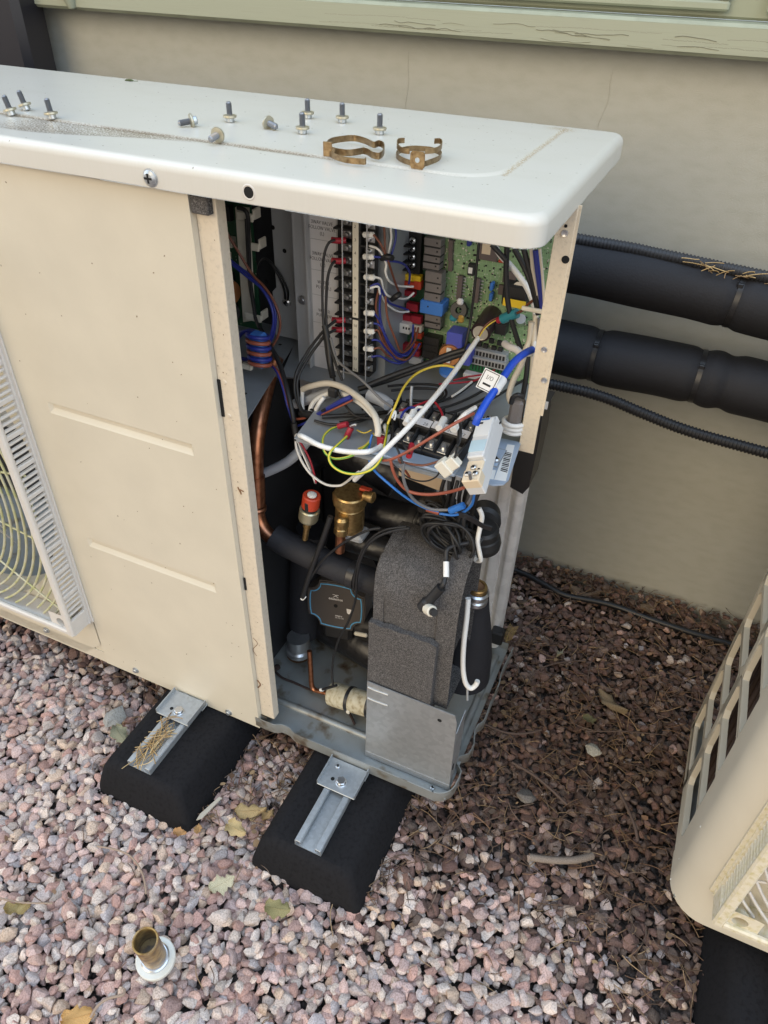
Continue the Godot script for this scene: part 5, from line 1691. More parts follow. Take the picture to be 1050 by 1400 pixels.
	# loom between the strip and the boards
	var loom := [
		[[Vector3(-0.2146, 0.7409, -0.17), Vector3(-0.2064, 0.7327, -0.17), Vector3(-0.2012, 0.7185, -0.175), Vector3(-0.2005, 0.7106, -0.18), Vector3(-0.2001, 0.6814, -0.2), Vector3(-0.2002, 0.6568, -0.22)], "brown wire"],
		[[Vector3(-0.2206, 0.7275, -0.172), Vector3(-0.2098, 0.7266, -0.17), Vector3(-0.2048, 0.7179, -0.175), Vector3(-0.2031, 0.7068, -0.18), Vector3(-0.2038, 0.6984, -0.18), Vector3(-0.2023, 0.6843, -0.19), Vector3(-0.2026, 0.669, -0.22), Vector3(-0.1925, 0.6632, -0.24)], "white wire"],
		[[Vector3(-0.215, 0.7163, -0.172), Vector3(-0.2074, 0.7159, -0.175), Vector3(-0.2015, 0.7127, -0.178), Vector3(-0.1918, 0.7042, -0.2), Vector3(-0.1943, 0.6841, -0.23), Vector3(-0.1985, 0.6657, -0.24)], "dark blue wire"],
		[[Vector3(-0.2137, 0.6934, -0.172), Vector3(-0.2081, 0.6898, -0.178), Vector3(-0.2082, 0.6763, -0.185), Vector3(-0.2045, 0.6674, -0.19), Vector3(-0.2026, 0.658, -0.21), Vector3(-0.1985, 0.649, -0.235), Vector3(-0.1931, 0.654, -0.245)], "white wire"],
		[[Vector3(-0.219, 0.6813, -0.172), Vector3(-0.2112, 0.6852, -0.175), Vector3(-0.2087, 0.6779, -0.18), Vector3(-0.2063, 0.6635, -0.19), Vector3(-0.2048, 0.6539, -0.2), Vector3(-0.1996, 0.6431, -0.22), Vector3(-0.1978, 0.6323, -0.24)], "dark blue wire"],
		[[Vector3(-0.2181, 0.6805, -0.17), Vector3(-0.2102, 0.6819, -0.175), Vector3(-0.2095, 0.6717, -0.18), Vector3(-0.2063, 0.6536, -0.195), Vector3(-0.2022, 0.6369, -0.22), Vector3(-0.1967, 0.6306, -0.24)], "white wire"],
		[[Vector3(-0.2115, 0.6774, -0.18), Vector3(-0.2148, 0.6547, -0.18), Vector3(-0.2084, 0.6286, -0.18), Vector3(-0.2004, 0.6075, -0.185), Vector3(-0.1895, 0.592, -0.195), Vector3(-0.1856, 0.598, -0.22), Vector3(-0.1867, 0.6113, -0.24)], "brown wire"],
		[[Vector3(-0.2087, 0.6762, -0.18), Vector3(-0.2099, 0.6512, -0.18), Vector3(-0.2046, 0.6276, -0.18), Vector3(-0.1974, 0.6062, -0.185), Vector3(-0.1865, 0.5907, -0.195), Vector3(-0.1835, 0.5965, -0.22), Vector3(-0.1898, 0.6146, -0.24)], "dark blue wire"],
		[[Vector3(-0.2029, 0.6703, -0.18), Vector3(-0.1993, 0.6443, -0.18), Vector3(-0.1911, 0.619, -0.185), Vector3(-0.1848, 0.597, -0.195), Vector3(-0.1798, 0.6012, -0.22), Vector3(-0.1827, 0.6121, -0.24)], "brown wire"],
		[[Vector3(-0.2138, 0.6507, -0.172), Vector3(-0.2078, 0.6388, -0.178), Vector3(-0.2005, 0.6209, -0.18), Vector3(-0.1926, 0.5994, -0.19), Vector3(-0.1808, 0.5918, -0.2), Vector3(-0.1797, 0.5993, -0.22)], "dark blue wire"],
		[[Vector3(-0.2136, 0.6381, -0.172), Vector3(-0.2067, 0.6342, -0.176), Vector3(-0.1985, 0.6167, -0.18), Vector3(-0.1875, 0.5966, -0.19), Vector3(-0.1812, 0.5933, -0.21)], "dark blue wire"],
		[[Vector3(-0.2134, 0.628, -0.172), Vector3(-0.2095, 0.6281, -0.176), Vector3(-0.2041, 0.6126, -0.18), Vector3(-0.1944, 0.5951, -0.19), Vector3(-0.1815, 0.5857, -0.2), Vector3(-0.1775, 0.5937, -0.225)], "brown wire"],
		[[Vector3(-0.2161, 0.6162, -0.172), Vector3(-0.2082, 0.6153, -0.176), Vector3(-0.2002, 0.5998, -0.185), Vector3(-0.1892, 0.5842, -0.195), Vector3(-0.1807, 0.5835, -0.21), Vector3(-0.1757, 0.596, -0.23)], "dark blue wire"],
		[[Vector3(-0.213, 0.6054, -0.172), Vector3(-0.206, 0.6062, -0.176), Vector3(-0.2, 0.594, -0.185), Vector3(-0.1894, 0.5881, -0.195), Vector3(-0.181, 0.5916, -0.205)], "brown wire"],
		[[Vector3(-0.2157, 0.5942, -0.172), Vector3(-0.2058, 0.5957, -0.176), Vector3(-0.1948, 0.5864, -0.185), Vector3(-0.1842, 0.5833, -0.195), Vector3(-0.1789, 0.5855, -0.22)], "dark blue wire"],
		[[Vector3(-0.2045, 0.7496, -0.19), Vector3(-0.2022, 0.7341, -0.19), Vector3(-0.203, 0.7193, -0.185), Vector3(-0.2032, 0.7109, -0.18)], "white wire"],
		[[Vector3(-0.2026, 0.7473, -0.2), Vector3(-0.199, 0.7332, -0.195), Vector3(-0.2007, 0.7182, -0.19), Vector3(-0.2014, 0.7104, -0.18)], "dark blue wire"],
		[[Vector3(-0.2115, 0.7486, -0.19), Vector3(-0.208, 0.7346, -0.185), Vector3(-0.2053, 0.7198, -0.182), Vector3(-0.2023, 0.7111, -0.18)], "brown wire"],
	]
	for q in loom:
		wire(p, q[0], 0.0021, mats[q[1]], (q[1] as String).replace(" ", "_"), 7)
	part("cable_tie", MB.new().tube([Vector3(-0.2078, 0.7141, -0.178), Vector3(-0.1981, 0.7191, -0.172), Vector3(-0.1953, 0.7161, -0.178)], 0.0035, 8), black, p)
	part("cable_tie", MB.new().tube([Vector3(-0.2031, 0.6597, -0.2), Vector3(-0.1954, 0.6664, -0.195), Vector3(-0.1939, 0.6676, -0.2)], 0.0035, 8), black, p)
	main_board(p)
	shelf_wiring(p)


func main_board(p: Node3D) -> void:
	var b := MB.new()
	b.box(Vector3(-0.108, 0.672, -0.2735), Vector3(0.146, 0.238, 0.002))
	b.plan_uv(0, 1, Vector2(-0.181, 0.55), Vector2(0.146, 0.238))
	var m := StandardMaterial3D.new()
	m.albedo_texture = pcb_texture(lin(0.20, 0.325, 0.165), lin(0.40, 0.50, 0.32), 5, 900)
	m.roughness = 0.4
	var o := part("main_board", b, m, p)
	b = MB.new()
	b.box(Vector3(-0.201, 0.672, -0.2737), Vector3(0.040, 0.25, 0.002))
	b.plan_uv(0, 1, Vector2(-0.222, 0.55), Vector2(0.05, 0.25))
	var m2 := StandardMaterial3D.new()
	m2.albedo_texture = pcb_texture(lin(0.03, 0.10, 0.05), lin(0.09, 0.20, 0.11), 15, 200)
	m2.roughness = 0.4
	var o2 := part("relay_board", b, m2, p)
	var rg: Material = mats["relay grey"]
	var rd: Material = mats["relay dark"]
	var cg: Material = mats["chip grey"]
	# relay column
	var relays := [[Vector3(-0.1774, 0.7141, -0.258), 0.0095, 0], [Vector3(-0.1766, 0.7043, -0.258), 0.0095, 0], [Vector3(-0.177, 0.6955, -0.258), 0.0095, 0], [Vector3(-0.1773, 0.6866, -0.258), 0.0095, 0], [Vector3(-0.1712, 0.6752, -0.252), 0.0125, 0], [Vector3(-0.1704, 0.6631, -0.252), 0.0125, 0], [Vector3(-0.1709, 0.651, -0.252), 0.0125, 0], [Vector3(-0.1705, 0.6203, -0.258), 0.0090, 0], [Vector3(-0.17, 0.6126, -0.258), 0.0095, 0], [Vector3(-0.1703, 0.5895, -0.258), 0.0095, 1], [Vector3(-0.1707, 0.5803, -0.258), 0.0095, 1], [Vector3(-0.171, 0.5709, -0.258), 0.0095, 1]]
	for q in relays:
		var at: Vector3 = q[0]
		var hh: float = q[1]
		var r := chip(o2, "relay", at + Vector3(0, 0, -0.006), 0.0215, hh, 0.016, rd if q[2] else rg, 0.0006)
		chip(r, "mark", at + Vector3(0.006, 0.0, 0.0021), 0.002, 0.002, 0.0003, ink, 0.0)
		chip(r, "seam", at + Vector3(0, -hh * 0.58, -0.004), 0.0215, 0.0018, 0.012, ink, 0.0)
	var br := Vector3(-0.17, 0.6374, -0.246)
	chip(o2, "blue_relay", br + Vector3(0, 0, -0.012), 0.030, 0.0165, 0.024, mats["pcb blue part"], 0.001)
	chip(o2, "mark", br + Vector3(-0.004, 0.002, 0.0002), 0.0018, 0.0018, 0.0004, ink, 0.0)
	# screw block and connectors
	var tb := Vector3(-0.2045, 0.6973, -0.262)
	var to := chip(o2, "screw_block", tb + Vector3(0, 0, -0.004), 0.022, 0.062, 0.010, black)
	for k in 4:
		var q: Vector3 = [Vector3(-0.2012, 0.7137, -0.252), Vector3(-0.2012, 0.7043, -0.252), Vector3(-0.2007, 0.6947, -0.252), Vector3(-0.2002, 0.685, -0.252)][k]
		cross_screw(to, q, Vector3.BACK, 0.0042, steel_bright)
		chip(to, "barrier", q + Vector3(-0.004, -0.006, 0.002), 0.014, 0.0015, 0.010, black, 0.0)
	for q in [[Vector3(-0.2069, 0.6668, -0.26), 0.012, 0.008, "transformer yellow"], [Vector3(-0.1951, 0.667, -0.26), 0.011, 0.008, "transformer yellow"], [Vector3(-0.2047, 0.6586, -0.258), 0.016, 0.008, "red plastic"], [Vector3(-0.1929, 0.6598, -0.258), 0.010, 0.010, "red plastic"], [Vector3(-0.2049, 0.6466, -0.26), 0.016, 0.007, "crimp red"], [Vector3(-0.1982, 0.6304, -0.258), 0.016, 0.010, "crimp red"], [Vector3(-0.2065, 0.6141, -0.258), 0.014, 0.010, "crimp red"], [Vector3(-0.1923, 0.615, -0.258), 0.014, 0.010, "crimp red"], [Vector3(-0.1906, 0.6034, -0.258), 0.014, 0.009, "cream wire"], [Vector3(-0.1887, 0.5929, -0.26), 0.010, 0.007, "red plastic"], [Vector3(-0.1899, 0.5783, -0.26), 0.010, 0.007, "red plastic"], [Vector3(-0.1903, 0.5678, -0.26), 0.010, 0.008, "crimp red"], [Vector3(-0.2093, 0.5722, -0.262), 0.010, 0.010, "crimp red"], [Vector3(-0.19, 0.5582, -0.258), 0.018, 0.010, "clear plate"]]:
		chip(o2, "connector", q[0], q[1], q[2], 0.010, mats[q[3]], 0.0008)
	var wc := chip(o2, "white_connector", Vector3(-0.2031, 0.605, -0.25), 0.014, 0.013, 0.014, white_p, 0.0006)
	for k in 3:
		chip(wc, "pin_hole", Vector3(-0.2002, 0.6064, -0.2428) + Vector3((k - 1) * 0.0038, 0, 0), 0.0022, 0.003, 0.0004, ink, 0.0)
	# parts of the light green board
	for q in [Vector3(-0.1583, 0.7102, -0.27), Vector3(-0.1577, 0.6981, -0.27), Vector3(-0.1566, 0.6859, -0.27)]:
		chip(o, "small_relay", q, 0.0055, 0.0125, 0.006, cg, 0.0004)
	var bc := chip(o, "processor", Vector3(-0.112, 0.7113, -0.271), 0.024, 0.024, 0.003, cg, 0.0004)
	chip(bc, "sticker", Vector3(-0.1144, 0.7131, -0.2693), 0.0105, 0.013, 0.0004, mats["relay cream"], 0.0)
	for q in [Vector3(-0.1293, 0.6867, -0.268)]:
		var s := chip(o, "memory_chip", q, 0.008, 0.014, 0.007, ink, 0.0004)
		chip(s, "sticker", q + Vector3(-0.0005, -0.0005, 0.0037), 0.005, 0.007, 0.0004, white_p, 0.0)
	for q in [Vector3(-0.1418, 0.662, -0.268), Vector3(-0.1196, 0.6624, -0.268)]:
		var s := chip(o, "driver_chip", q, 0.0062, 0.030, 0.006, cg, 0.0005)
		for k in 7:
			for sg in [-1.0, 1.0]:
				chip(s, "pin", q + Vector3(sg * 0.0045, -0.012 + k * 0.004, -0.001), 0.004, 0.0014, 0.001, steel_bright, 0.0)
	for q in [Vector3(-0.1011, 0.6719, -0.266), Vector3(-0.1004, 0.6593, -0.266)]:
		chip(o, "film_capacitor", q, 0.0042, 0.010, 0.010, mats["pcb blue part"], 0.0012)
	chip(o, "film_capacitor", Vector3(-0.1347, 0.7184, -0.266), 0.005, 0.008, 0.008, mats["dark blue wire"], 0.001)
	chip(o, "resistor", Vector3(-0.0933, 0.703, -0.266), 0.008, 0.004, 0.004, mats["red plastic"], 0.001)
	chip(o, "chip", Vector3(-0.0819, 0.6849, -0.269), 0.016, 0.014, 0.004, cg, 0.0004)
	chip(o, "chip", Vector3(-0.0896, 0.6684, -0.269), 0.008, 0.012, 0.004, cg, 0.0004)
	# toroid with its windings
	var tc := Vector3(-0.1359, 0.6389, -0.255)
	part("toroid", MB.new().lathe(tc, Vector3(0.1, 0.35, 1), [Vector2(0.004, -0.006), Vector2(0.010, -0.006), Vector2(0.0115, 0.0), Vector2(0.010, 0.006), Vector2(0.004, 0.006), Vector2(0.004, -0.006)], 22), black, o)
	chip(o, "coil_foot", tc + Vector3(-0.005, -0.009, 0.006), 0.009, 0.008, 0.006, mats["teal sleeve"], 0.002)
	chip(o, "coil_foot", tc + Vector3(0.005, -0.008, 0.006), 0.008, 0.010, 0.006, mats["gold part"], 0.002)
	chip(o, "coil_cap", tc + Vector3(0.001, 0.012, 0.003), 0.008, 0.008, 0.006, mats["label paper"], 0.002)
	chip(o, "blue_box", Vector3(-0.1351, 0.6037, -0.254), 0.021, 0.020, 0.024, mats["royal blue part"], 0.001)
	chip(o, "blue_box", Vector3(-0.1168, 0.5846, -0.252), 0.010, 0.022, 0.02, mats["royal blue part"], 0.001)
	part("coil", MB.new().lathe(Vector3(-0.1388, 0.5837, -0.245), Vector3(0.15, 0.2, 1), [Vector2(0.004, -0.010), Vector2(0.013, -0.010), Vector2(0.015, 0), Vector2(0.013, 0.010), Vector2(0.004, 0.010)], 24), mats["copper winding"], o)
	chip(o, "coil_label", Vector3(-0.1373, 0.5877, -0.232), 0.006, 0.020, 0.002, white_p, 0.0003)
	part("disc_capacitor", MB.new().lathe(Vector3(-0.1365, 0.5652, -0.235), Vector3(0.1, 1, 0.4), [Vector2(0, -0.003), Vector2(0.010, -0.002), Vector2(0.012, 0), Vector2(0.010, 0.002), Vector2(0, 0.003)], 20), mats["pcb blue part"], o)
	# big capacitor
	var c0 := Vector3(-0.0964, 0.6346, -0.272)
	var c1 := Vector3(-0.0982, 0.6278, -0.228)
	c0 = Vector3(c1.x, c1.y + 0.006, -0.272)
	part("big_capacitor", MB.new().lathe(c0, c1 - c0, [Vector2(0.0125, 0), Vector2(0.0125, 0.0435), Vector2(0.0115, 0.045), Vector2(0.0095, 0.0452)], 26), mat("capacitor sleeve", lin(0.035, 0.02, 0.02), 0.35), o)
	part("capacitor_top", MB.new().lathe(c0, c1 - c0, [Vector2(0.0096, 0.0451), Vector2(0.009, 0.0448), Vector2(0, 0.0448)], 24), mats["capacitor top"], o)
	# transformer and small capacitor
	var tf := Vector3(-0.0686, 0.6682, -0.25)
	chip(o, "transformer", tf + Vector3(0, 0.002, -0.010), 0.030, 0.026, 0.022, black, 0.002)
	chip(o, "transformer_label", Vector3(-0.0648, 0.6672, -0.2375), 0.027, 0.009, 0.001, mats["transformer yellow"], 0.0)
	part("small_capacitor", MB.new().lathe(Vector3(-0.0701, 0.6719, -0.272), Vector3(0, 0, 1), [Vector2(0.0075, 0), Vector2(0.0075, 0.018), Vector2(0.0065, 0.0185)], 20), black, o)
	part("capacitor_top", MB.new().lathe(Vector3(-0.0661, 0.6806, -0.2535), Vector3(0, 0, 1), [Vector2(0.0066, 0), Vector2(0, 0.0003)], 20), mats["capacitor top"], o)
	chip(o, "black_cube", Vector3(-0.0787, 0.6297, -0.25), 0.014, 0.013, 0.014, black, 0.0005)
	part("small_capacitor", MB.new().cyl(Vector3(-0.062, 0.6328, -0.27), Vector3(-0.0583, 0.6431, -0.255), 0.006), steel_bright, o)
	# bottom connectors: two rows of ten ways
	for r in 2:
		var at: Vector3 = [Vector3(-0.093, 0.5856, -0.262), Vector3(-0.091, 0.5776, -0.256)][r]
		var s := chip(o, "pin_header", at + Vector3(0, 0, -0.005), 0.045, 0.0105, 0.016, grey_p, 0.0005)
		for k in 10:
			chip(s, "way", at + Vector3(-0.0195 + k * 0.00435, 0, 0.0031), 0.0029, 0.0058, 0.0004, ink, 0.0)
	var gs := chip(o, "green_terminal", Vector3(-0.0915, 0.5656, -0.262), 0.048, 0.009, 0.010, mat("terminal green", lin(0.02, 0.16, 0.06), 0.45), 0.0006)
	for k in 11:
		chip(gs, "rib", Vector3(-0.0901, 0.5684, -0.2565) + Vector3(-0.021 + k * 0.0042, 0, 0), 0.001, 0.009, 0.001, ink, 0.0)
	chip(o, "clear_rail", Vector3(-0.0947, 0.5589, -0.25), 0.05, 0.006, 0.012, mats["label paper"], 0.001)
	for q in [Vector3(-0.1096, 0.5945, -0.268), Vector3(-0.1007, 0.5934, -0.268), Vector3(-0.0899, 0.5928, -0.268), Vector3(-0.0812, 0.5927, -0.268), Vector3(-0.1067, 0.6031, -0.268), Vector3(-0.094, 0.6019, -0.268), Vector3(-0.0833, 0.6012, -0.268)]:
		chip(o, "small_chip", q, 0.006, 0.006, 0.004, ink, 0.0003)
	var r := RandomNumberGenerator.new()
	r.seed = 9
	var many := MB.new()
	for k in 330:
		many.box(Vector3(r.randf_range(-0.172, -0.040), r.randf_range(0.57, 0.785), -0.2718), Vector3(r.randf_range(0.0008, 0.0026), r.randf_range(0.0008, 0.0022), 0.0018))
	tag(part("small_components", many, ink, o), "", "", "", "stuff")
	many = MB.new()
	for k in 380:
		many.box(Vector3(r.randf_range(-0.172, -0.040), r.randf_range(0.57, 0.785), -0.2719), Vector3(r.randf_range(0.0008, 0.002), r.randf_range(0.0008, 0.002), 0.0014))
	tag(part("solder_points", many, mats["capacitor top"], o), "", "", "", "stuff")


func shelf_wiring(p: Node3D) -> void:
	# cables on the right of the board
	wire(p, [Vector3(-0.1037, 0.7426, -0.2), Vector3(-0.1035, 0.719, -0.2), Vector3(-0.1033, 0.6861, -0.2), Vector3(-0.104, 0.6513, -0.2), Vector3(-0.1035, 0.6284, -0.19), Vector3(-0.1067, 0.6147, -0.19)], 0.0024, black, "black_lead")
	wire(p, [Vector3(-0.0699, 0.7446, -0.19), Vector3(-0.0669, 0.7165, -0.19), Vector3(-0.0615, 0.6891, -0.19), Vector3(-0.0532, 0.6655, -0.19), Vector3(-0.0411, 0.6401, -0.19), Vector3(-0.0347, 0.6309, -0.19)], 0.0036, black, "black_cable")
	wire(p, [Vector3(-0.0872, 0.7421, -0.2), Vector3(-0.0776, 0.7312, -0.2), Vector3(-0.0668, 0.7236, -0.2), Vector3(-0.0535, 0.7148, -0.195), Vector3(-0.0409, 0.7044, -0.19), Vector3(-0.0288, 0.6908, -0.18), Vector3(-0.0247, 0.6752, -0.18)], 0.0040, white_p, "white_cable")
	wire(p, [Vector3(-0.0583, 0.7493, -0.175), Vector3(-0.0468, 0.7347, -0.175), Vector3(-0.036, 0.72, -0.172), Vector3(-0.0272, 0.7027, -0.17), Vector3(-0.0217, 0.6878, -0.17)], 0.0036, black, "black_cable")
	wire(p, [Vector3(-0.0854, 0.7466, -0.185), Vector3(-0.0765, 0.7397, -0.185), Vector3(-0.0676, 0.7327, -0.185)], 0.0034, black, "black_cable")
	wire(p, [Vector3(-0.0462, 0.7541, -0.165), Vector3(-0.0369, 0.7335, -0.165), Vector3(-0.0274, 0.7123, -0.165), Vector3(-0.0192, 0.6902, -0.165)], 0.0036, black, "black_cable")
	wire(p, [Vector3(-0.0381, 0.7554, -0.165), Vector3(-0.0332, 0.7341, -0.165), Vector3(-0.0259, 0.7125, -0.165), Vector3(-0.0213, 0.6937, -0.165)], 0.0030, mats["cream wire"], "cream_cable")
	wire(p, [Vector3(-0.0331, 0.7562, -0.16), Vector3(-0.0277, 0.7367, -0.16), Vector3(-0.0212, 0.7152, -0.16), Vector3(-0.0158, 0.6967, -0.16)], 0.0034, mats["dark blue wire"], "blue_cable")
	wire(p, [Vector3(-0.028, 0.7599, -0.155), Vector3(-0.0223, 0.7392, -0.155), Vector3(-0.0179, 0.7213, -0.155), Vector3(-0.0146, 0.7066, -0.155)], 0.0024, mats["cream wire"], "cream_cable")
	wire(p, [Vector3(-0.025, 0.6852, -0.175), Vector3(-0.0217, 0.663, -0.17), Vector3(-0.0183, 0.6401, -0.165), Vector3(-0.0149, 0.6166, -0.16), Vector3(-0.012, 0.5995, -0.15)], 0.0036, mats["cream wire"], "cream_cable")
	wire(p, [Vector3(-0.0274, 0.6785, -0.17), Vector3(-0.0265, 0.6577, -0.17), Vector3(-0.0284, 0.6466, -0.165), Vector3(-0.0296, 0.631, -0.16), Vector3(-0.0341, 0.6144, -0.155), Vector3(-0.0354, 0.5982, -0.15), Vector3(-0.0305, 0.5917, -0.145)], 0.0040, mats["cream wire"], "cream_cable")
	wire(p, [Vector3(-0.0195, 0.6842, -0.17), Vector3(-0.0163, 0.6599, -0.17), Vector3(-0.013, 0.6326, -0.165)], 0.0030, mats["grey wire"], "grey_cable")
	wire(p, [Vector3(-0.0317, 0.6613, -0.19), Vector3(-0.0303, 0.6354, -0.19), Vector3(-0.0269, 0.6112, -0.185), Vector3(-0.0259, 0.5857, -0.18)], 0.0036, black, "black_cable")
	chip(p, "cable_bridge", Vector3(-0.024, 0.6977, -0.155), 0.026, 0.0045, 0.004, ivory, 0.001)
	part("cable_clamp", MB.new().tube([Vector3(-0.0604, 0.6336, -0.2), Vector3(-0.0525, 0.6359, -0.19), Vector3(-0.0426, 0.6366, -0.185), Vector3(-0.0369, 0.6325, -0.185)], 0.0042, 10), mats["label paper"], p)
	part("cable_clamp", MB.new().tube([Vector3(-0.0267, 0.6448, -0.16), Vector3(-0.0195, 0.6494, -0.155), Vector3(-0.0175, 0.6566, -0.155), Vector3(-0.0187, 0.661, -0.16)], 0.0022, 8), white_p, p)
	# core with grey turns of white cable
	var fc := Vector3(-0.0211, 0.5882, -0.135)
	part("ferrite_core", MB.new().box(fc, Vector3(0.015, 0.034, 0.016), 0.0035), mats["relay grey"], p)
	for k in 3:
		var ring := []
		for s in 13:
			var a := TAU * s / 12.0
			ring.append(fc + Vector3(cos(a) * 0.011 - 0.001, -0.013 - k * 0.0055 + 0.001 * sin(a), sin(a) * 0.0115 - 0.001 * k))
		part("cable_turn", MB.new().tube(ring, 0.0028, 8, 2), white_p, p)
	wire(p, [Vector3(-0.0268, 0.6013, -0.128), Vector3(-0.0254, 0.6095, -0.125), Vector3(-0.0204, 0.6144, -0.125), Vector3(-0.0148, 0.6106, -0.13)], 0.0032, black, "black_cable")
	# white sensor cable with its coloured cores, teal sleeve
	wire(p, [Vector3(-0.0881, 0.641, -0.185), Vector3(-0.0963, 0.6201, -0.13), Vector3(-0.102, 0.609, -0.08), Vector3(-0.112, 0.5944, -0.045), Vector3(-0.1264, 0.5762, -0.022), Vector3(-0.1435, 0.5526, -0.014), Vector3(-0.1687, 0.5159, -0.03)], 0.0034, mats["white wire"], "white_cable", 10)
	wire(p, [Vector3(-0.0879, 0.6411, -0.187), Vector3(-0.0837, 0.6503, -0.195), Vector3(-0.0758, 0.6579, -0.2), Vector3(-0.0661, 0.6634, -0.2)], 0.0012, mats["yellow wire"], "yellow_core")
	wire(p, [Vector3(-0.0888, 0.6418, -0.187), Vector3(-0.0855, 0.6509, -0.195), Vector3(-0.0777, 0.6593, -0.2), Vector3(-0.0664, 0.6651, -0.2)], 0.0012, mats["brown wire"], "brown_core")
	part("teal_sleeve", MB.new().tube([Vector3(-0.0656, 0.6645, -0.195), Vector3(-0.0571, 0.6708, -0.192), Vector3(-0.049, 0.6765, -0.19)], 0.0056, 12), mats["teal sleeve"], p)
	part("sleeve_end", MB.new().tube([Vector3(-0.0706, 0.6614, -0.196), Vector3(-0.068, 0.6632, -0.195), Vector3(-0.0656, 0.6645, -0.195)], 0.0040, 10), mats["crimp red"], p)
	wire(p, [Vector3(-0.049, 0.6765, -0.19), Vector3(-0.0419, 0.6831, -0.185), Vector3(-0.0363, 0.6926, -0.18), Vector3(-0.0298, 0.7005, -0.175)], 0.0024, mats["brown wire"], "brown_core")
	# blue network cable with its folded tag
	wire(p, [Vector3(-0.0178, 0.657, -0.15), Vector3(-0.0232, 0.6572, -0.135), Vector3(-0.027, 0.6574, -0.11), Vector3(-0.0296, 0.6518, -0.085), Vector3(-0.0318, 0.6462, -0.065), Vector3(-0.0351, 0.6381, -0.05), Vector3(-0.037, 0.6306, -0.038), Vector3(-0.0388, 0.6218, -0.035)], 0.0046, mats["blue cable"], "blue_cable", 12)
	var tg0 := Vector3(-0.03, 0.6499, -0.07)
	part("cable_sleeve", MB.new().tube([Vector3(-0.0303, 0.6502, -0.083), Vector3(-0.0312, 0.6479, -0.0745), Vector3(-0.0319, 0.6459, -0.0655)], 0.0058, 12, 2), white_p, p)
	var bs := Basis(Vector3.BACK, 0.0)
	var tx := (Vector3(-0.0323, 0.6559, -0.075) - Vector3(-0.0465, 0.6597, -0.075)).normalized()
	var tn := Vector3(-0.15, 0.55, 0.8).normalized()
	tx = (tx - tn * tx.dot(tn)).normalized()
	var ty := tn.cross(tx)
	var tagb := Basis(tx, ty, tn)
	var tc := Vector3(-0.0397, 0.6533, -0.068)
	var to := part("paper_tag", MB.new().box(tc, Vector3(0.019, 0.021, 0.0006), 0.0, tagb), white_p, p)
	for q in [[0.0, 0.0092, 0.0165, 0.0007], [0.0, -0.0092, 0.0165, 0.0007], [-0.008, 0.0, 0.0007, 0.018], [0.008, 0.0, 0.0007, 0.018], [0.0, -0.004, 0.009, 0.002]]:
		part("border", MB.new().box(tc + tagb * Vector3(q[0], q[1], 0.0005), Vector3(q[2], q[3], 0.0002), 0.0, tagb), ink, to)
	text("I/O", 0.0055, tc + tagb * Vector3(0.0, 0.003, 0.0003), tagb, ink, to)
	# black cables lying across the shelf
	for q in [[Vector3(-0.1987, 0.5834, -0.12), Vector3(-0.1705, 0.596, -0.14), Vector3(-0.1423, 0.6067, -0.16), Vector3(-0.1214, 0.6161, -0.175), Vector3(-0.1007, 0.6259, -0.18)], [Vector3(-0.2107, 0.5741, -0.125), Vector3(-0.1796, 0.5862, -0.14), Vector3(-0.1491, 0.5999, -0.155), Vector3(-0.128, 0.6084, -0.17), Vector3(-0.0984, 0.6215, -0.185)]]:
		wire(p, q, 0.0040, black, "black_cable")
	for q in [[Vector3(-0.2387, 0.556, -0.1416), Vector3(-0.1887, 0.556, -0.1407), Vector3(-0.1436, 0.556, -0.1478), Vector3(-0.1128, 0.556, -0.1914), Vector3(-0.102, 0.556, -0.2436)], [Vector3(-0.221, 0.558, -0.1263), Vector3(-0.1736, 0.558, -0.1287), Vector3(-0.1242, 0.558, -0.1461), Vector3(-0.0939, 0.558, -0.191), Vector3(-0.0704, 0.558, -0.2667)], [Vector3(-0.1928, 0.56, -0.1715), Vector3(-0.1625, 0.56, -0.1934), Vector3(-0.1343, 0.56, -0.2014), Vector3(-0.1199, 0.56, -0.1838), Vector3(-0.1281, 0.56, -0.1557), Vector3(-0.1556, 0.56, -0.1418), Vector3(-0.1801, 0.56, -0.1431)], [Vector3(-0.1814, 0.564, -0.1566), Vector3(-0.1556, 0.564, -0.176), Vector3(-0.1302, 0.564, -0.1848), Vector3(-0.1218, 0.564, -0.1728), Vector3(-0.1323, 0.564, -0.1536), Vector3(-0.1564, 0.564, -0.1433)], [Vector3(-0.0968, 0.562, -0.0979), Vector3(-0.0843, 0.562, -0.1363), Vector3(-0.0715, 0.562, -0.1786), Vector3(-0.0574, 0.562, -0.2219), Vector3(-0.0449, 0.562, -0.2602)], [Vector3(-0.1373, 0.562, -0.1094), Vector3(-0.1094, 0.562, -0.1309), Vector3(-0.0855, 0.562, -0.1657), Vector3(-0.0655, 0.562, -0.2178)], [Vector3(-0.1787, 0.562, -0.1398), Vector3(-0.2061, 0.562, -0.1359), Vector3(-0.2233, 0.562, -0.1112), Vector3(-0.2352, 0.562, -0.0783)]]:
		wire(p, q, 0.0026, black, "black_lead")
	wire(p, [Vector3(-0.1163, 0.575, -0.1961), Vector3(-0.1034, 0.575, -0.2133), Vector3(-0.089, 0.575, -0.2272), Vector3(-0.0795, 0.575, -0.2452)], 0.0018, mats["red wire"], "red_wire")
	wire(p, [Vector3(-0.1307, 0.572, -0.1846), Vector3(-0.108, 0.572, -0.2004), Vector3(-0.0938, 0.572, -0.214), Vector3(-0.0873, 0.572, -0.2346)], 0.0018, mats["red wire"], "red_wire")
	wire(p, [Vector3(-0.1057, 0.572, -0.1629), Vector3(-0.1012, 0.572, -0.1812), Vector3(-0.0966, 0.572, -0.2083)], 0.0022, white_p, "white_wire")
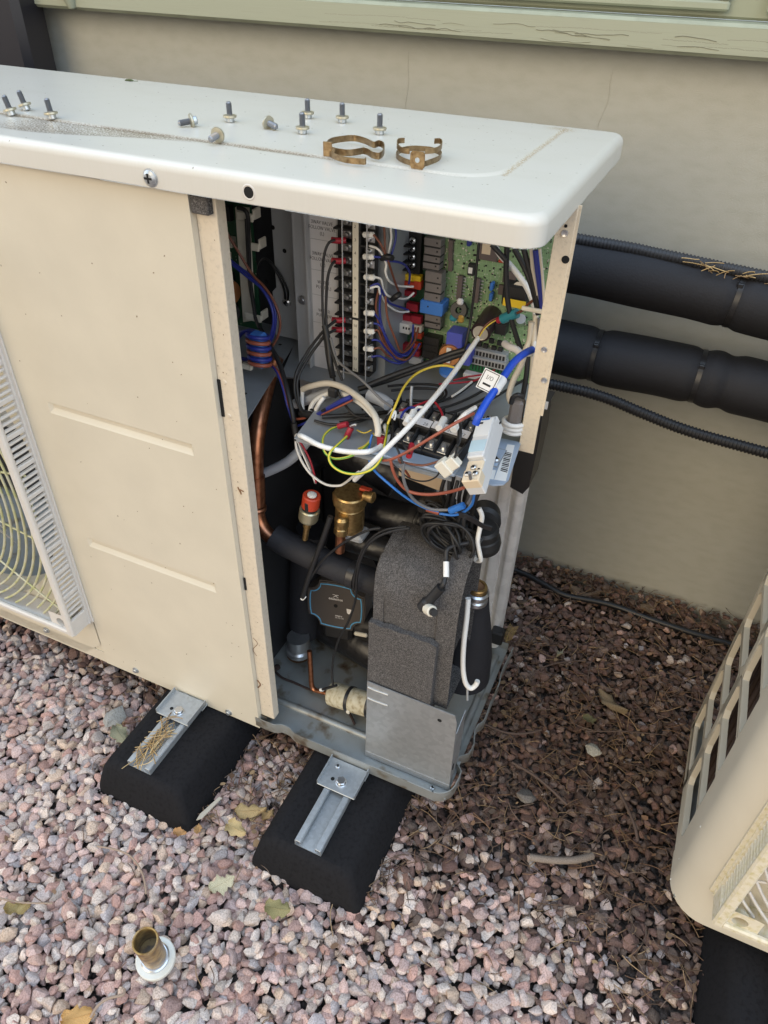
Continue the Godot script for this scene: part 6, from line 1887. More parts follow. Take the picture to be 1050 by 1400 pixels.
	wire(p, [Vector3(-0.1414, 0.5827, -0.055), Vector3(-0.1398, 0.5971, -0.07), Vector3(-0.1427, 0.605, -0.1), Vector3(-0.1411, 0.6077, -0.13), Vector3(-0.1295, 0.6105, -0.15), Vector3(-0.1154, 0.6111, -0.16), Vector3(-0.1007, 0.6076, -0.165)], 0.0022, mats["yellow wire"], "yellow_wire")
	wire(p, [Vector3(-0.1328, 0.5844, -0.1), Vector3(-0.1374, 0.5922, -0.11), Vector3(-0.139, 0.6005, -0.115)], 0.0024, mats["light grey hose"], "zip_tail")
	wire(p, [Vector3(-0.1394, 0.5865, -0.08), Vector3(-0.1263, 0.5903, -0.09), Vector3(-0.1125, 0.5911, -0.11), Vector3(-0.098, 0.5889, -0.1), Vector3(-0.0904, 0.5851, -0.09)], 0.0020, mats["red wire"], "red_wire")
	# terminal blocks on the shelf
	var tilt := Basis(Vector3.UP, -0.10) * Basis(Vector3.RIGHT, 0.35)
	strip_block(p, Vector3(-0.1253, 0.566, -0.0867), tilt, 4, 0.0135, 0.058)
	strip_block(p, Vector3(-0.0764, 0.566, -0.0841), tilt, 3, 0.0150, 0.060)
	chip(p, "din_rail", Vector3(-0.105, 0.5525, -0.047), 0.10, 0.004, 0.020, mats["tray blue"], 0.001)
	# white bullet connectors
	for q in [[Vector3(-0.1153, 0.5944, -0.055), Vector3(-0.1175, 0.5966, -0.07)], [Vector3(-0.0845, 0.5902, -0.06), Vector3(-0.0856, 0.5919, -0.078)], [Vector3(-0.0668, 0.5961, -0.055), Vector3(-0.0662, 0.5992, -0.066)], [Vector3(-0.1182, 0.5918, -0.05), Vector3(-0.1183, 0.5954, -0.06)]]:
		part("white_connector", MB.new().tube([q[0], (q[0] as Vector3).lerp(q[1], 0.5), q[1]], 0.0042, 8, 2), white_p, p)
	wire(p, [Vector3(-0.1175, 0.5966, -0.07), Vector3(-0.1166, 0.5982, -0.078), Vector3(-0.1114, 0.5985, -0.08)], 0.0024, white_p, "white_wire")
	wire(p, [Vector3(-0.0662, 0.6, -0.066), Vector3(-0.064, 0.6038, -0.07), Vector3(-0.0612, 0.6072, -0.075), Vector3(-0.0559, 0.6079, -0.09)], 0.0030, white_p, "white_wire")
	wire(p, [Vector3(-0.1284, 0.5918, -0.06), Vector3(-0.1285, 0.5946, -0.07), Vector3(-0.125, 0.5949, -0.08), Vector3(-0.1156, 0.592, -0.085)], 0.0022, mats["dark blue wire"], "blue_wire")
	wire(p, [Vector3(-0.1437, 0.584, -0.06), Vector3(-0.143, 0.5871, -0.07), Vector3(-0.1374, 0.5897, -0.075)], 0.0036, black, "taped_bundle")
	wire(p, [Vector3(-0.1365, 0.5922, -0.055), Vector3(-0.1376, 0.5948, -0.065), Vector3(-0.1344, 0.5929, -0.06), Vector3(-0.1339, 0.5902, -0.055)], 0.0018, white_p, "white_wire")
	# block connector hanging over the edge
	var jc := Vector3(-0.0545, 0.5822, -0.012)
	var jb := Basis(Vector3.BACK, 0.85)
	var jo := part("joint_connector", MB.new().box(jc, Vector3(0.024, 0.013, 0.010), 0.001, jb), ivory, p)
	part("half", MB.new().box(jc + jb * Vector3(-0.004, 0.001, 0.002), Vector3(0.012, 0.017, 0.012), 0.001, jb), ivory, jo)
	wire(p, [Vector3(-0.0514, 0.6011, -0.02), Vector3(-0.0518, 0.6004, -0.03), Vector3(-0.0544, 0.6062, -0.04), Vector3(-0.063, 0.6059, -0.06)], 0.0022, black, "black_lead")
	wire(p, [Vector3(-0.0633, 0.5747, -0.014), Vector3(-0.0679, 0.5622, -0.014), Vector3(-0.0824, 0.5481, -0.02), Vector3(-0.1009, 0.5428, -0.025), Vector3(-0.1161, 0.5464, -0.03), Vector3(-0.1249, 0.5532, -0.03)], 0.0014, black, "black_lead")
	for q in [[Vector3(-0.1544, 0.572, -0.0929), Vector3(-0.1394, 0.578, -0.0646), Vector3(-0.1273, 0.577, -0.0392), Vector3(-0.1129, 0.5759, -0.02), Vector3(-0.1054, 0.5665, -0.015)], [Vector3(-0.1501, 0.572, -0.106), Vector3(-0.1303, 0.58, -0.0655), Vector3(-0.1179, 0.578, -0.039), Vector3(-0.0999, 0.5792, -0.018)], [Vector3(-0.0813, 0.578, -0.1185), Vector3(-0.0691, 0.584, -0.0806), Vector3(-0.0609, 0.582, -0.0559), Vector3(-0.0481, 0.5962, -0.008)], [Vector3(-0.0785, 0.572, -0.1424), Vector3(-0.0603, 0.575, -0.1014), Vector3(-0.0569, 0.572, -0.0752), Vector3(-0.0473, 0.5967, -0.012)], [Vector3(-0.1993, 0.556, -0.1118), Vector3(-0.1868, 0.56, -0.1259), Vector3(-0.1682, 0.566, -0.116), Vector3(-0.1538, 0.57, -0.1043)]]:
		wire(p, q, 0.0020, black, "black_lead")
	# din relay leaning on the shelf
	din_relay(p)
	# bundle of white cable coming out of the left, and lamp flex around it
	wire(p, [Vector3(-0.2812, 0.5614, -0.115), Vector3(-0.2669, 0.5714, -0.11), Vector3(-0.2411, 0.584, -0.105), Vector3(-0.2148, 0.5896, -0.095), Vector3(-0.1888, 0.5913, -0.08), Vector3(-0.1723, 0.5895, -0.07), Vector3(-0.1563, 0.5878, -0.055), Vector3(-0.148, 0.579, -0.045), Vector3(-0.1474, 0.5734, -0.042)], 0.0043, mats["cream wire"], "white_cable", 12)
	wire(p, [Vector3(-0.2638, 0.537, -0.1), Vector3(-0.2641, 0.5476, -0.105), Vector3(-0.2564, 0.5581, -0.11), Vector3(-0.2372, 0.5699, -0.11), Vector3(-0.2127, 0.5772, -0.1), Vector3(-0.1866, 0.58, -0.085), Vector3(-0.1658, 0.5791, -0.07)], 0.0036, white_p, "white_cable", 10)
	wire(p, [Vector3(-0.2812, 0.5614, -0.115), Vector3(-0.2829, 0.5478, -0.115), Vector3(-0.2797, 0.5358, -0.11)], 0.0030, white_p, "white_cable")
	wire(p, [Vector3(-0.2596, 0.5313, -0.06), Vector3(-0.2365, 0.554, -0.0316), Vector3(-0.2238, 0.556, -0.0259), Vector3(-0.203, 0.558, -0.018), Vector3(-0.1771, 0.5578, -0.02), Vector3(-0.1508, 0.5646, -0.02), Vector3(-0.1434, 0.562, -0.0377), Vector3(-0.1416, 0.564, -0.0549), Vector3(-0.1471, 0.567, -0.067), Vector3(-0.1615, 0.568, -0.0806)], 0.0036, white_p, "white_cable", 10)
	wire(p, [Vector3(-0.302, 0.528, -0.13), Vector3(-0.2763, 0.5445, -0.125), Vector3(-0.2476, 0.5624, -0.12), Vector3(-0.2355, 0.5684, -0.12)], 0.0075, mats["light grey hose"], "grey_hose", 12)
	wire(p, [Vector3(-0.1846, 0.5853, -0.1), Vector3(-0.1667, 0.5857, -0.095), Vector3(-0.1562, 0.5853, -0.09)], 0.0085, mats["light grey hose"], "grey_hose", 12)
	wire(p, [Vector3(-0.3839, 0.3901, -0.12), Vector3(-0.3569, 0.4075, -0.12), Vector3(-0.3234, 0.4327, -0.12), Vector3(-0.3059, 0.4492, -0.125), Vector3(-0.2981, 0.4614, -0.14), Vector3(-0.2932, 0.471, -0.15)], 0.0080, mats["light grey hose"], "drain_hose", 14)
	wire(p, [Vector3(-0.3515, 0.5415, -0.16), Vector3(-0.3281, 0.545, -0.16), Vector3(-0.3073, 0.5479, -0.16)], 0.0024, mats["grey wire"], "grey_lead")
	part("cable_clip", MB.new().box(Vector3(-0.2309, 0.5774, -0.1), Vector3(0.012, 0.012, 0.01), 0.002), black, p)
	part("cable_tie", MB.new().tube([Vector3(-0.2525, 0.5507, -0.095), Vector3(-0.246, 0.5624, -0.093), Vector3(-0.241, 0.5705, -0.095)], 0.0028, 6), white_p, p)
	wire(p, [Vector3(-0.2489, 0.5463, -0.09), Vector3(-0.2291, 0.5641, -0.085), Vector3(-0.2102, 0.5802, -0.082), Vector3(-0.199, 0.5877, -0.082)], 0.0036, mats["dark blue wire"], "blue_cable")
	wire(p, [Vector3(-0.2391, 0.5525, -0.085), Vector3(-0.2216, 0.5667, -0.08), Vector3(-0.2054, 0.5786, -0.08), Vector3(-0.1961, 0.5857, -0.08)], 0.0018, mats["red brown wire"], "brown_wire")
	part("taped_joint", MB.new().tube([Vector3(-0.2761, 0.5368, -0.1), Vector3(-0.2598, 0.5417, -0.095), Vector3(-0.242, 0.5461, -0.09)], 0.0046, 8), black, p)
	wire(p, [Vector3(-0.2339, 0.556, -0.0755), Vector3(-0.2118, 0.557, -0.0885), Vector3(-0.1882, 0.558, -0.0986), Vector3(-0.1674, 0.56, -0.1147)], 0.0030, black, "black_lead")
	wire(p, [Vector3(-0.2384, 0.555, -0.0659), Vector3(-0.2195, 0.555, -0.0664), Vector3(-0.1992, 0.557, -0.073), Vector3(-0.1847, 0.558, -0.0911), Vector3(-0.1751, 0.56, -0.1108)], 0.0026, black, "black_lead")
	# red crimps with earth wires
	part("red_crimp", MB.new().tube([Vector3(-0.2039, 0.5599, -0.06), Vector3(-0.1982, 0.5634, -0.06), Vector3(-0.1927, 0.5659, -0.06)], 0.0034, 10), mats["crimp red"], p)
	part("red_crimp", MB.new().tube([Vector3(-0.1912, 0.5517, -0.055), Vector3(-0.1889, 0.5585, -0.056), Vector3(-0.1871, 0.5637, -0.058)], 0.0036, 10), mats["crimp red"], p)
	part("ring_lug", MB.new().tube([Vector3(-0.1881, 0.5642, -0.06), Vector3(-0.1844, 0.5672, -0.06), Vector3(-0.1808, 0.5682, -0.06)], 0.0020, 8), steel_bright, p)
	earth_wire(p, [Vector3(-0.2068, 0.556, -0.0656), Vector3(-0.2113, 0.557, -0.0545), Vector3(-0.2106, 0.558, -0.0375), Vector3(-0.2029, 0.559, -0.0196), Vector3(-0.1961, 0.5513, -0.015), Vector3(-0.1838, 0.551, -0.012), Vector3(-0.1702, 0.5552, -0.015), Vector3(-0.1601, 0.56, -0.0248), Vector3(-0.1589, 0.558, -0.0483)], 0.0019)
	earth_wire(p, [Vector3(-0.1874, 0.558, -0.0475), Vector3(-0.1872, 0.56, -0.0257), Vector3(-0.189, 0.5581, -0.012), Vector3(-0.1888, 0.551, -0.008), Vector3(-0.1826, 0.5445, -0.006), Vector3(-0.1702, 0.5407, -0.006), Vector3(-0.1553, 0.5422, -0.008), Vector3(-0.1407, 0.5503, -0.01), Vector3(-0.1329, 0.56, -0.015), Vector3(-0.1313, 0.5693, -0.022), Vector3(-0.144, 0.57, -0.0598), Vector3(-0.1513, 0.575, -0.0816)], 0.0021)
	wire(p, [Vector3(-0.1616, 0.56, -0.0637), Vector3(-0.16, 0.559, -0.0527), Vector3(-0.1607, 0.558, -0.0408), Vector3(-0.1647, 0.558, -0.0307)], 0.0021, mats["yellow wire"], "yellow_wire")
	wire(p, [Vector3(-0.1846, 0.556, -0.0679), Vector3(-0.1745, 0.556, -0.0661), Vector3(-0.1671, 0.56, -0.0696)], 0.0012, mats["yellow wire"], "yellow_wire")
	part("wire_joint", MB.new().box(Vector3(-0.1442, 0.566, -0.045), Vector3(0.008, 0.012, 0.006), 0.001), mats["crimp red"], p)
	wire(p, [Vector3(-0.1505, 0.5745, -0.045), Vector3(-0.1487, 0.5695, -0.045), Vector3(-0.145, 0.563, -0.045)], 0.0022, mats["brown wire"], "brown_wire")
	wire(p, [Vector3(-0.1572, 0.568, -0.05), Vector3(-0.1582, 0.5553, -0.045), Vector3(-0.1565, 0.5443, -0.04), Vector3(-0.1455, 0.5372, -0.03), Vector3(-0.1262, 0.5288, -0.025), Vector3(-0.1058, 0.5122, -0.03), Vector3(-0.0871, 0.4973, -0.04), Vector3(-0.0713, 0.4941, -0.045)], 0.0023, mats["light blue wire"], "blue_wire")
	part("heat_joint", MB.new().tube([Vector3(-0.0851, 0.4945, -0.042), Vector3(-0.0773, 0.492, -0.045), Vector3(-0.0714, 0.4912, -0.046)], 0.0028, 8), mats["red brown wire"], p)
	wire(p, [Vector3(-0.0705, 0.4905, -0.046), Vector3(-0.0542, 0.4941, -0.046), Vector3(-0.0424, 0.5038, -0.044), Vector3(-0.0324, 0.523, -0.036), Vector3(-0.0285, 0.547, -0.024), Vector3(-0.0277, 0.5627, -0.012)], 0.0025, mats["light blue wire"], "blue_wire")
	wire(p, [Vector3(-0.0457, 0.6245, -0.05), Vector3(-0.0597, 0.6188, -0.03), Vector3(-0.0781, 0.6038, -0.02), Vector3(-0.0993, 0.5841, -0.016), Vector3(-0.12, 0.5658, -0.018), Vector3(-0.1318, 0.5601, -0.02), Vector3(-0.1375, 0.56, -0.025)], 0.0025, mats["red brown wire"], "brown_wire")
	wire(p, [Vector3(-0.1209, 0.5646, -0.018), Vector3(-0.117, 0.5508, -0.018), Vector3(-0.1105, 0.5372, -0.02), Vector3(-0.0989, 0.5279, -0.022), Vector3(-0.0779, 0.5309, -0.022), Vector3(-0.055, 0.5441, -0.018), Vector3(-0.0351, 0.5643, -0.006)], 0.0028, mats["red brown wire"], "brown_wire")
	wire(p, [Vector3(-0.1125, 0.565, -0.02), Vector3(-0.1007, 0.5636, -0.022), Vector3(-0.0855, 0.5646, -0.025), Vector3(-0.07, 0.5718, -0.03)], 0.0020, mats["brown wire"], "brown_wire")
	part("red_crimp", MB.new().tube([Vector3(-0.1013, 0.5739, -0.02), Vector3(-0.1038, 0.5745, -0.03), Vector3(-0.1064, 0.5752, -0.04)], 0.0032, 10), mats["red wire"], p)
	wire(p, [Vector3(-0.1046, 0.5668, -0.015), Vector3(-0.1047, 0.5518, -0.015), Vector3(-0.1017, 0.5322, -0.02), Vector3(-0.0944, 0.511, -0.03), Vector3(-0.0784, 0.4983, -0.04), Vector3(-0.0571, 0.5011, -0.045)], 0.0028, mats["grey wire"], "grey_wire")
	part("blue_ferrule", MB.new().lathe(Vector3(-0.0578, 0.4998, -0.045), Vector3(-0.0412, 0.5158, -0.042) - Vector3(-0.0578, 0.4998, -0.045), [Vector2(0.0028, 0.0), Vector2(0.0042, 0.0), Vector2(0.0042, 0.020), Vector2(0.0015, 0.021), Vector2(0, 0.021)], 12), mats["light blue wire"], p)
	wire(p, [Vector3(-0.0377, 0.5204, -0.04), Vector3(-0.0326, 0.5368, -0.03), Vector3(-0.0283, 0.5616, -0.012), Vector3(-0.0276, 0.5853, 0.002), Vector3(-0.0277, 0.593, 0.006)], 0.0026, mats["grey wire"], "grey_wire")
	# cream card hung below the shelf
	part("cream_card", MB.new().prism([Vector2(-0.160, 0.455), Vector2(-0.098, 0.448), Vector2(-0.098, 0.542), Vector2(-0.160, 0.542)], Vector3(0, 0, -0.142), Vector3.RIGHT, Vector3.UP, Vector3.BACK, 0.002), mats["cream card"], p)
	part("stand_off", MB.new().box(Vector3(-0.109, 0.4338, -0.13), Vector3(0.030, 0.020, 0.03), 0.003), black, p)
	part("stand_off", MB.new().box(Vector3(-0.0882, 0.4432, -0.12), Vector3(0.022, 0.016, 0.03), 0.003), black, p)
	wire(p, [Vector3(-0.1166, 0.5595, -0.03), Vector3(-0.1181, 0.5352, -0.05), Vector3(-0.1181, 0.5104, -0.07)], 0.0022, mats["red brown wire"], "brown_wire")
	# leads of the pressure switch
	part("sheath", MB.new().tube([Vector3(-0.2811, 0.5273, -0.09), Vector3(-0.2787, 0.5144, -0.088), Vector3(-0.2749, 0.5059, -0.086)], 0.0040, 10), black, p)
	for q in [[[Vector3(-0.2758, 0.5078, -0.086), Vector3(-0.2689, 0.491, -0.085), Vector3(-0.2608, 0.4742, -0.084), Vector3(-0.2535, 0.4591, -0.083), Vector3(-0.2507, 0.4508, -0.083)], "white wire"], [[Vector3(-0.2738, 0.5073, -0.086), Vector3(-0.2645, 0.4955, -0.085), Vector3(-0.2564, 0.48, -0.084), Vector3(-0.2513, 0.462, -0.083), Vector3(-0.2496, 0.4512, -0.083)], "crimp red"], [[Vector3(-0.2749, 0.507, -0.086), Vector3(-0.2668, 0.4916, -0.085), Vector3(-0.2577, 0.4729, -0.084), Vector3(-0.2526, 0.4559, -0.083), Vector3(-0.2497, 0.45, -0.083)], "grey wire"]]:
		wire(p, q[0], 0.0020, mats[q[1]], "switch_lead")
	wire(p, [Vector3(-0.2791, 0.5079, -0.088), Vector3(-0.2762, 0.4921, -0.085), Vector3(-0.2659, 0.475, -0.082), Vector3(-0.2528, 0.4635, -0.08), Vector3(-0.237, 0.4517, -0.085), Vector3(-0.2219, 0.451, -0.09), Vector3(-0.2115, 0.4589, -0.09), Vector3(-0.1787, 0.5049, -0.06)], 0.0026, white_p, "white_wire")
	# sensor leads in front of the pump
	wire(p, [Vector3(-0.1442, 0.4393, -0.05), Vector3(-0.1636, 0.4276, -0.05), Vector3(-0.1965, 0.3924, -0.055), Vector3(-0.2265, 0.3516, -0.06), Vector3(-0.2455, 0.3158, -0.062), Vector3(-0.2548, 0.2955, -0.065)], 0.0026, black, "sensor_lead")
	wire(p, [Vector3(-0.2216, 0.4171, -0.068), Vector3(-0.2287, 0.3883, -0.064), Vector3(-0.2422, 0.3438, -0.062), Vector3(-0.2553, 0.3007, -0.062), Vector3(-0.2679, 0.2565, -0.064)], 0.0044, black, "sensor_lead")
	part("lead_tip", MB.new().tube([Vector3(-0.2717, 0.2519, -0.064), Vector3(-0.2682, 0.2505, -0.064), Vector3(-0.263, 0.2586, -0.064)], 0.0012, 6), white_p, p)
	wire(p, [Vector3(-0.1068, 0.453, -0.05), Vector3(-0.1345, 0.436, -0.05), Vector3(-0.1555, 0.4142, -0.05), Vector3(-0.1702, 0.3803, -0.052), Vector3(-0.1782, 0.3379, -0.056), Vector3(-0.1823, 0.2919, -0.06), Vector3(-0.1956, 0.2386, -0.064), Vector3(-0.2122, 0.193, -0.068), Vector3(-0.2237, 0.1458, -0.072), Vector3(-0.2271, 0.1121, -0.07), Vector3(-0.2221, 0.0868, -0.062)], 0.0027, black, "sensor_lead")
	wire(p, [Vector3(-0.1113, 0.4521, -0.052), Vector3(-0.1402, 0.4359, -0.052), Vector3(-0.1604, 0.4108, -0.052), Vector3(-0.1732, 0.38, -0.054), Vector3(-0.1813, 0.3414, -0.058), Vector3(-0.1856, 0.3112, -0.06)], 0.0024, black, "sensor_lead")
	coil_of_cable(p)


func din_relay(p: Node3D) -> void:
	var top := Vector3(-0.0381, 0.6052, -0.0838)
	var bot := Vector3(-0.027, 0.578, 0.0013)
	var d := (bot - top).normalized()
	var nrm := (Vector3.UP - d * d.y).normalized().rotated(d, 0.42)
	var nb := nrm
	if nb.x > 0.0: nb = (Vector3.UP - d * d.y).normalized().rotated(d, -0.42)
	var side := nb.cross(d).normalized()
	var B := Basis(side, -d, nb)
	if B.determinant() < 0: B = Basis(-side, -d, nb)
	var L := top.distance_to(bot)
	var mid := top.lerp(bot, 0.5)
	var sec := MB.new()
	sec.box(mid + nb * -0.010, Vector3(0.0185, L * 0.99, 0.020), 0.001, B)
	sec.box(mid + nb * 0.0 + B.y * L * 0.12, Vector3(0.0182, L * 0.60, 0.012), 0.0012, B)
	var o := part("din_relay", sec, mats["relay white"], p)
	part("front_label", MB.new().box(mid + nb * 0.0062 - B.y * L * 0.02, Vector3(0.017, L * 0.17, 0.0006), 0.0, B), mats["relay label blue"], o)
	part("name_plate", MB.new().box(mid + nb * 0.0061 + B.y * L * 0.26, Vector3(0.017, L * 0.26, 0.0005), 0.0, B), white_p, o)
	part("lower_front", MB.new().box(mid - nb * 0.0015 - B.y * L * 0.26, Vector3(0.0181, L * 0.14, 0.006), 0.001, B), mats["relay cream"], o)
	part("terminal_front", MB.new().box(mid - nb * 0.0035 - B.y * L * 0.415, Vector3(0.0188, L * 0.165, 0.012), 0.001, B), mats["relay cream"], o)
	part("blue_mark", MB.new().box(mid + nb * 0.0068 + B.y * L * 0.38, Vector3(0.011, 0.002, 0.0005), 0.0, B), mats["light blue wire"], o)
	part("dark_mark", MB.new().box(mid + nb * 0.0068 + B.y * L * 0.325 - B.x * 0.004, Vector3(0.006, 0.0022, 0.0005), 0.0, B), ink, o)
	for q in [[0.0, -0.30, 0.0018], [-0.004, -0.40, 0.0030], [0.0045, -0.40, 0.0030], [0.0, 0.465, 0.0005]]:
		cross_screw(o, mid + B.x * q[0] + B.y * L * q[1] + nb * q[2], nb, 0.0032, steel_bright)
	for q in [[0.006, -0.335, 0.0018], [-0.006, 0.47, 0.0], [0.0095, 0.46, -0.008]]:
		part("hole", MB.new().box(mid + B.x * q[0] + B.y * L * q[1] + nb * q[2], Vector3(0.002, 0.003, 0.0012), 0.0, B), hole, o)


func coil_of_cable(p: Node3D) -> void:
	# hank of black sensor cable hanging below the shelf, tied in the middle
	var r := RandomNumberGenerator.new()
	r.seed = 12
	var c := Vector3(-0.0674, 0.4338, -0.092)
	for k in 15:
		var a := lerpf(0.024, 0.042, r.randf())
		var b := lerpf(0.014, 0.026, r.randf())
		var off := Vector3(r.randf_range(-0.008, 0.006), r.randf_range(-0.006, 0.005), r.randf_range(-0.016, 0.018))
		var tilt := Basis(Vector3(r.randf_range(-0.4, 0.4), 1, 0.2).normalized(), r.randf_range(-0.6, 0.5)) * Basis(Vector3.BACK, -0.5 + r.randf_range(-0.3, 0.3))
		var ring := []
		for s in 21:
			var t := TAU * s / 20.0
			ring.append(c + off + tilt * Vector3(cos(t) * a, sin(t) * b, 0.004 * sin(t * 2.0 + k)))
		part("cable_loop", MB.new().tube(ring, 0.0020, 7, 2), black, p)
	for k in 9:
		var x := 606 + k * 5
		var a := c + Vector3(-0.016 + k * 0.0055, 0.078 + r.randf_range(-0.006, 0.004), r.randf_range(-0.03, 0.0))
		var q := c + Vector3(-0.016 + k * 0.0045, 0.03, r.randf_range(-0.02, 0.01))
		part("hanging_lead", MB.new().tube([a, a.lerp(q, 0.5) + Vector3(r.randf_range(-0.004, 0.004), 0, 0.006), q, q + Vector3(r.randf_range(-0.008, 0.008), -0.03, 0)], 0.0024, 7, 4), black, p)
	part("velcro_tie", MB.new().ribbon([Vector3(-0.0482, 0.498, -0.045), Vector3(-0.0388, 0.5004, -0.042), Vector3(-0.0312, 0.4911, -0.05), Vector3(-0.0234, 0.4777, -0.062), Vector3(-0.0147, 0.4706, -0.07)], Vector3(0.15, 0.9, 0.35).normalized(), 0.010, 0.0015), mats["tie"], p)


func heat_pump() -> void:
	var p := thing("heat_pump", "cream heat pump with its front cover off, wiring and pipes showing", "heat pump")
	casing(p)
	fan_guard(p, -0.64, 1.0, 0.0, 0.095, 0.735, mats["guard paint"], mats["guard wire"], mats["guard paint"])
	water_side(p)
	electrics(p)

# ---------------------------------------------------------------- the second machine, feet, pipes
func second_heat_pump() -> void:
	var p := thing("heat_pump", "second cream heat pump at the right edge, seen by its grilled left end", "heat pump")
	var x := 0.312
	var zf := 0.013
	var r := 0.045
	var path := []
	path.append(Vector3(1.55, 0.0, zf))
	for k in 9:
		var a := PI * 0.5 + PI * 0.5 * k / 8.0
		path.append(Vector3(x + r + cos(a) * r, 0.0, zf - r + sin(a) * r))
	path.append(Vector3(x, 0.0, -0.070))
	var b := MB.new()
	b.sheet(path, Vector3(0, 0.811, 0), 0.002)
	part("front_casing", b, cream, p)
	# end grille: upright ribs and shallow bars, the openings with cut corners
	var cells := [[-0.066, -0.176], [-0.186, -0.288]]
	var pitch := 0.0802
	var g := MB.new()
	g.box(Vector3(x + 0.003, 0.4, -0.181), Vector3(0.006, 0.80, 0.012), 0.001)
	g.box(Vector3(x + 0.004, 0.4, -0.294), Vector3(0.008, 0.80, 0.014), 0.002)
	g.box(Vector3(x + 0.003, 0.012, -0.17), Vector3(0.006, 0.026, 0.25), 0.001)
	var go := part("end_grille", g, cream, p)
	for c in 2:
		for k in 10:
			var y0 := 0.026 + k * pitch - (0.012 if c == 1 else 0.0)
			var y1 := y0 + pitch
			var z0: float = cells[c][0]
			var z1: float = cells[c][1]
			var o := []
			var i2 := []
			var bar := 0.0048
			var ch := 0.013
			var oz := [z0 + 0.004, z0 + 0.004, z0 + 0.004, z0, z1, z1 - 0.004, z1 - 0.004, z1]
			var ins := [Vector2(z0 - ch, y0 + bar), Vector2(z0 - 0.004, y0 + bar + ch), Vector2(z0 - 0.004, y1 - bar - ch * 0.8), Vector2(z0 - ch * 0.8, y1 - bar), Vector2(z1 + ch, y1 - bar), Vector2(z1 + 0.004, y1 - bar - ch), Vector2(z1 + 0.004, y0 + bar + ch * 0.8), Vector2(z1 + ch * 0.8, y0 + bar)]
			var outs := [Vector2(z0 - ch, y0), Vector2(z0 + 0.003, y0), Vector2(z0 + 0.003, y1), Vector2(z0 - ch * 0.8, y1), Vector2(z1 + ch, y1), Vector2(z1 - 0.003, y1), Vector2(z1 - 0.003, y0), Vector2(z1 + ch * 0.8, y0)]
			var d := []
			for q in 8:
				o.append(Vector3(x + 0.0004 * (k % 2), outs[q].y, outs[q].x))
				i2.append(Vector3(x + 0.0004 * (k % 2), ins[q].y, ins[q].x))
				d.append(Vector3(x + 0.008, ins[q].y, ins[q].x))
			part("grille_bar", MB.new().loft([o, i2, d], true, false), cream, go)
	# fins of the coil behind the grille
	var fins := MB.new()
	fins.box(Vector3(x + 0.045, 0.40, -0.18), Vector3(0.03, 0.78, 0.24))
	var fo := part("coil", fins, mat("coil dark", lin(0.03, 0.024, 0.02), 0.6, 0.3), p)
	fins = MB.new()
	for k in 9:
		fins.tube([Vector3(x + 0.026, 0.02, -0.085 - k * 0.024), Vector3(x + 0.026, 0.78, -0.085 - k * 0.024)], 0.0045, 8)
	tag(part("coil_tubes", fins, mat("tube brown", lin(0.06, 0.04, 0.032), 0.6), fo), "", "", "", "stuff")
	b = MB.new()
	b.box(Vector3(0.93, 0.822, -0.165), Vector3(1.246, 0.024, 0.366), 0.006)
	part("lid", b, cream, p)
	b = MB.new()
	b.box(Vector3(0.93, 0.003, -0.16), Vector3(1.225, 0.004, 0.31))
	part("base_pan", b, mats["base steel"], p)
	b = MB.new()
	b.box(Vector3(1.53, 0.40, -0.17), Vector3(0.02, 0.80, 0.30))
	b.box(Vector3(0.95, 0.40, -0.30), Vector3(1.16, 0.80, 0.02))
	part("back_casing", b, cream, p)
	for q in [Vector3(0.3115, 0.1389, -0.0291), Vector3(0.3115, 0.0412, -0.0373), Vector3(0.3115, 0.0028, -0.0272)]:
		var rv := MB.new()
		rv.lathe(q, Vector3.LEFT, [Vector2(0.0016, 0), Vector2(0.001, 0.0008), Vector2(0, 0.001)], 10)
		part("rivet", rv, white_p, p)
	var r2 := RandomNumberGenerator.new()
	r2.seed = 17
	var sk := MB.new()
	for k in 70:
		var at := Vector3(0.357 + absf(r2.randfn()) * 0.02, 0.05 + r2.randf() * 0.4, zf + 0.0012)
		sk.box(at, Vector3(r2.randf_range(0.0005, 0.0018), r2.randf_range(0.0005, 0.0014), 0.0003), 0.0, Basis(Vector3.BACK, r2.randf() * 3.0))
	tag(part("dirt_specks", sk, mats["speck brown"], p), "", "", "", "stuff")
	fan_guard(p, 0.347, -1.0, zf, 0.082, 0.722, mats["mossy cream"], mats["guard paint"], mats["mossy cream"])


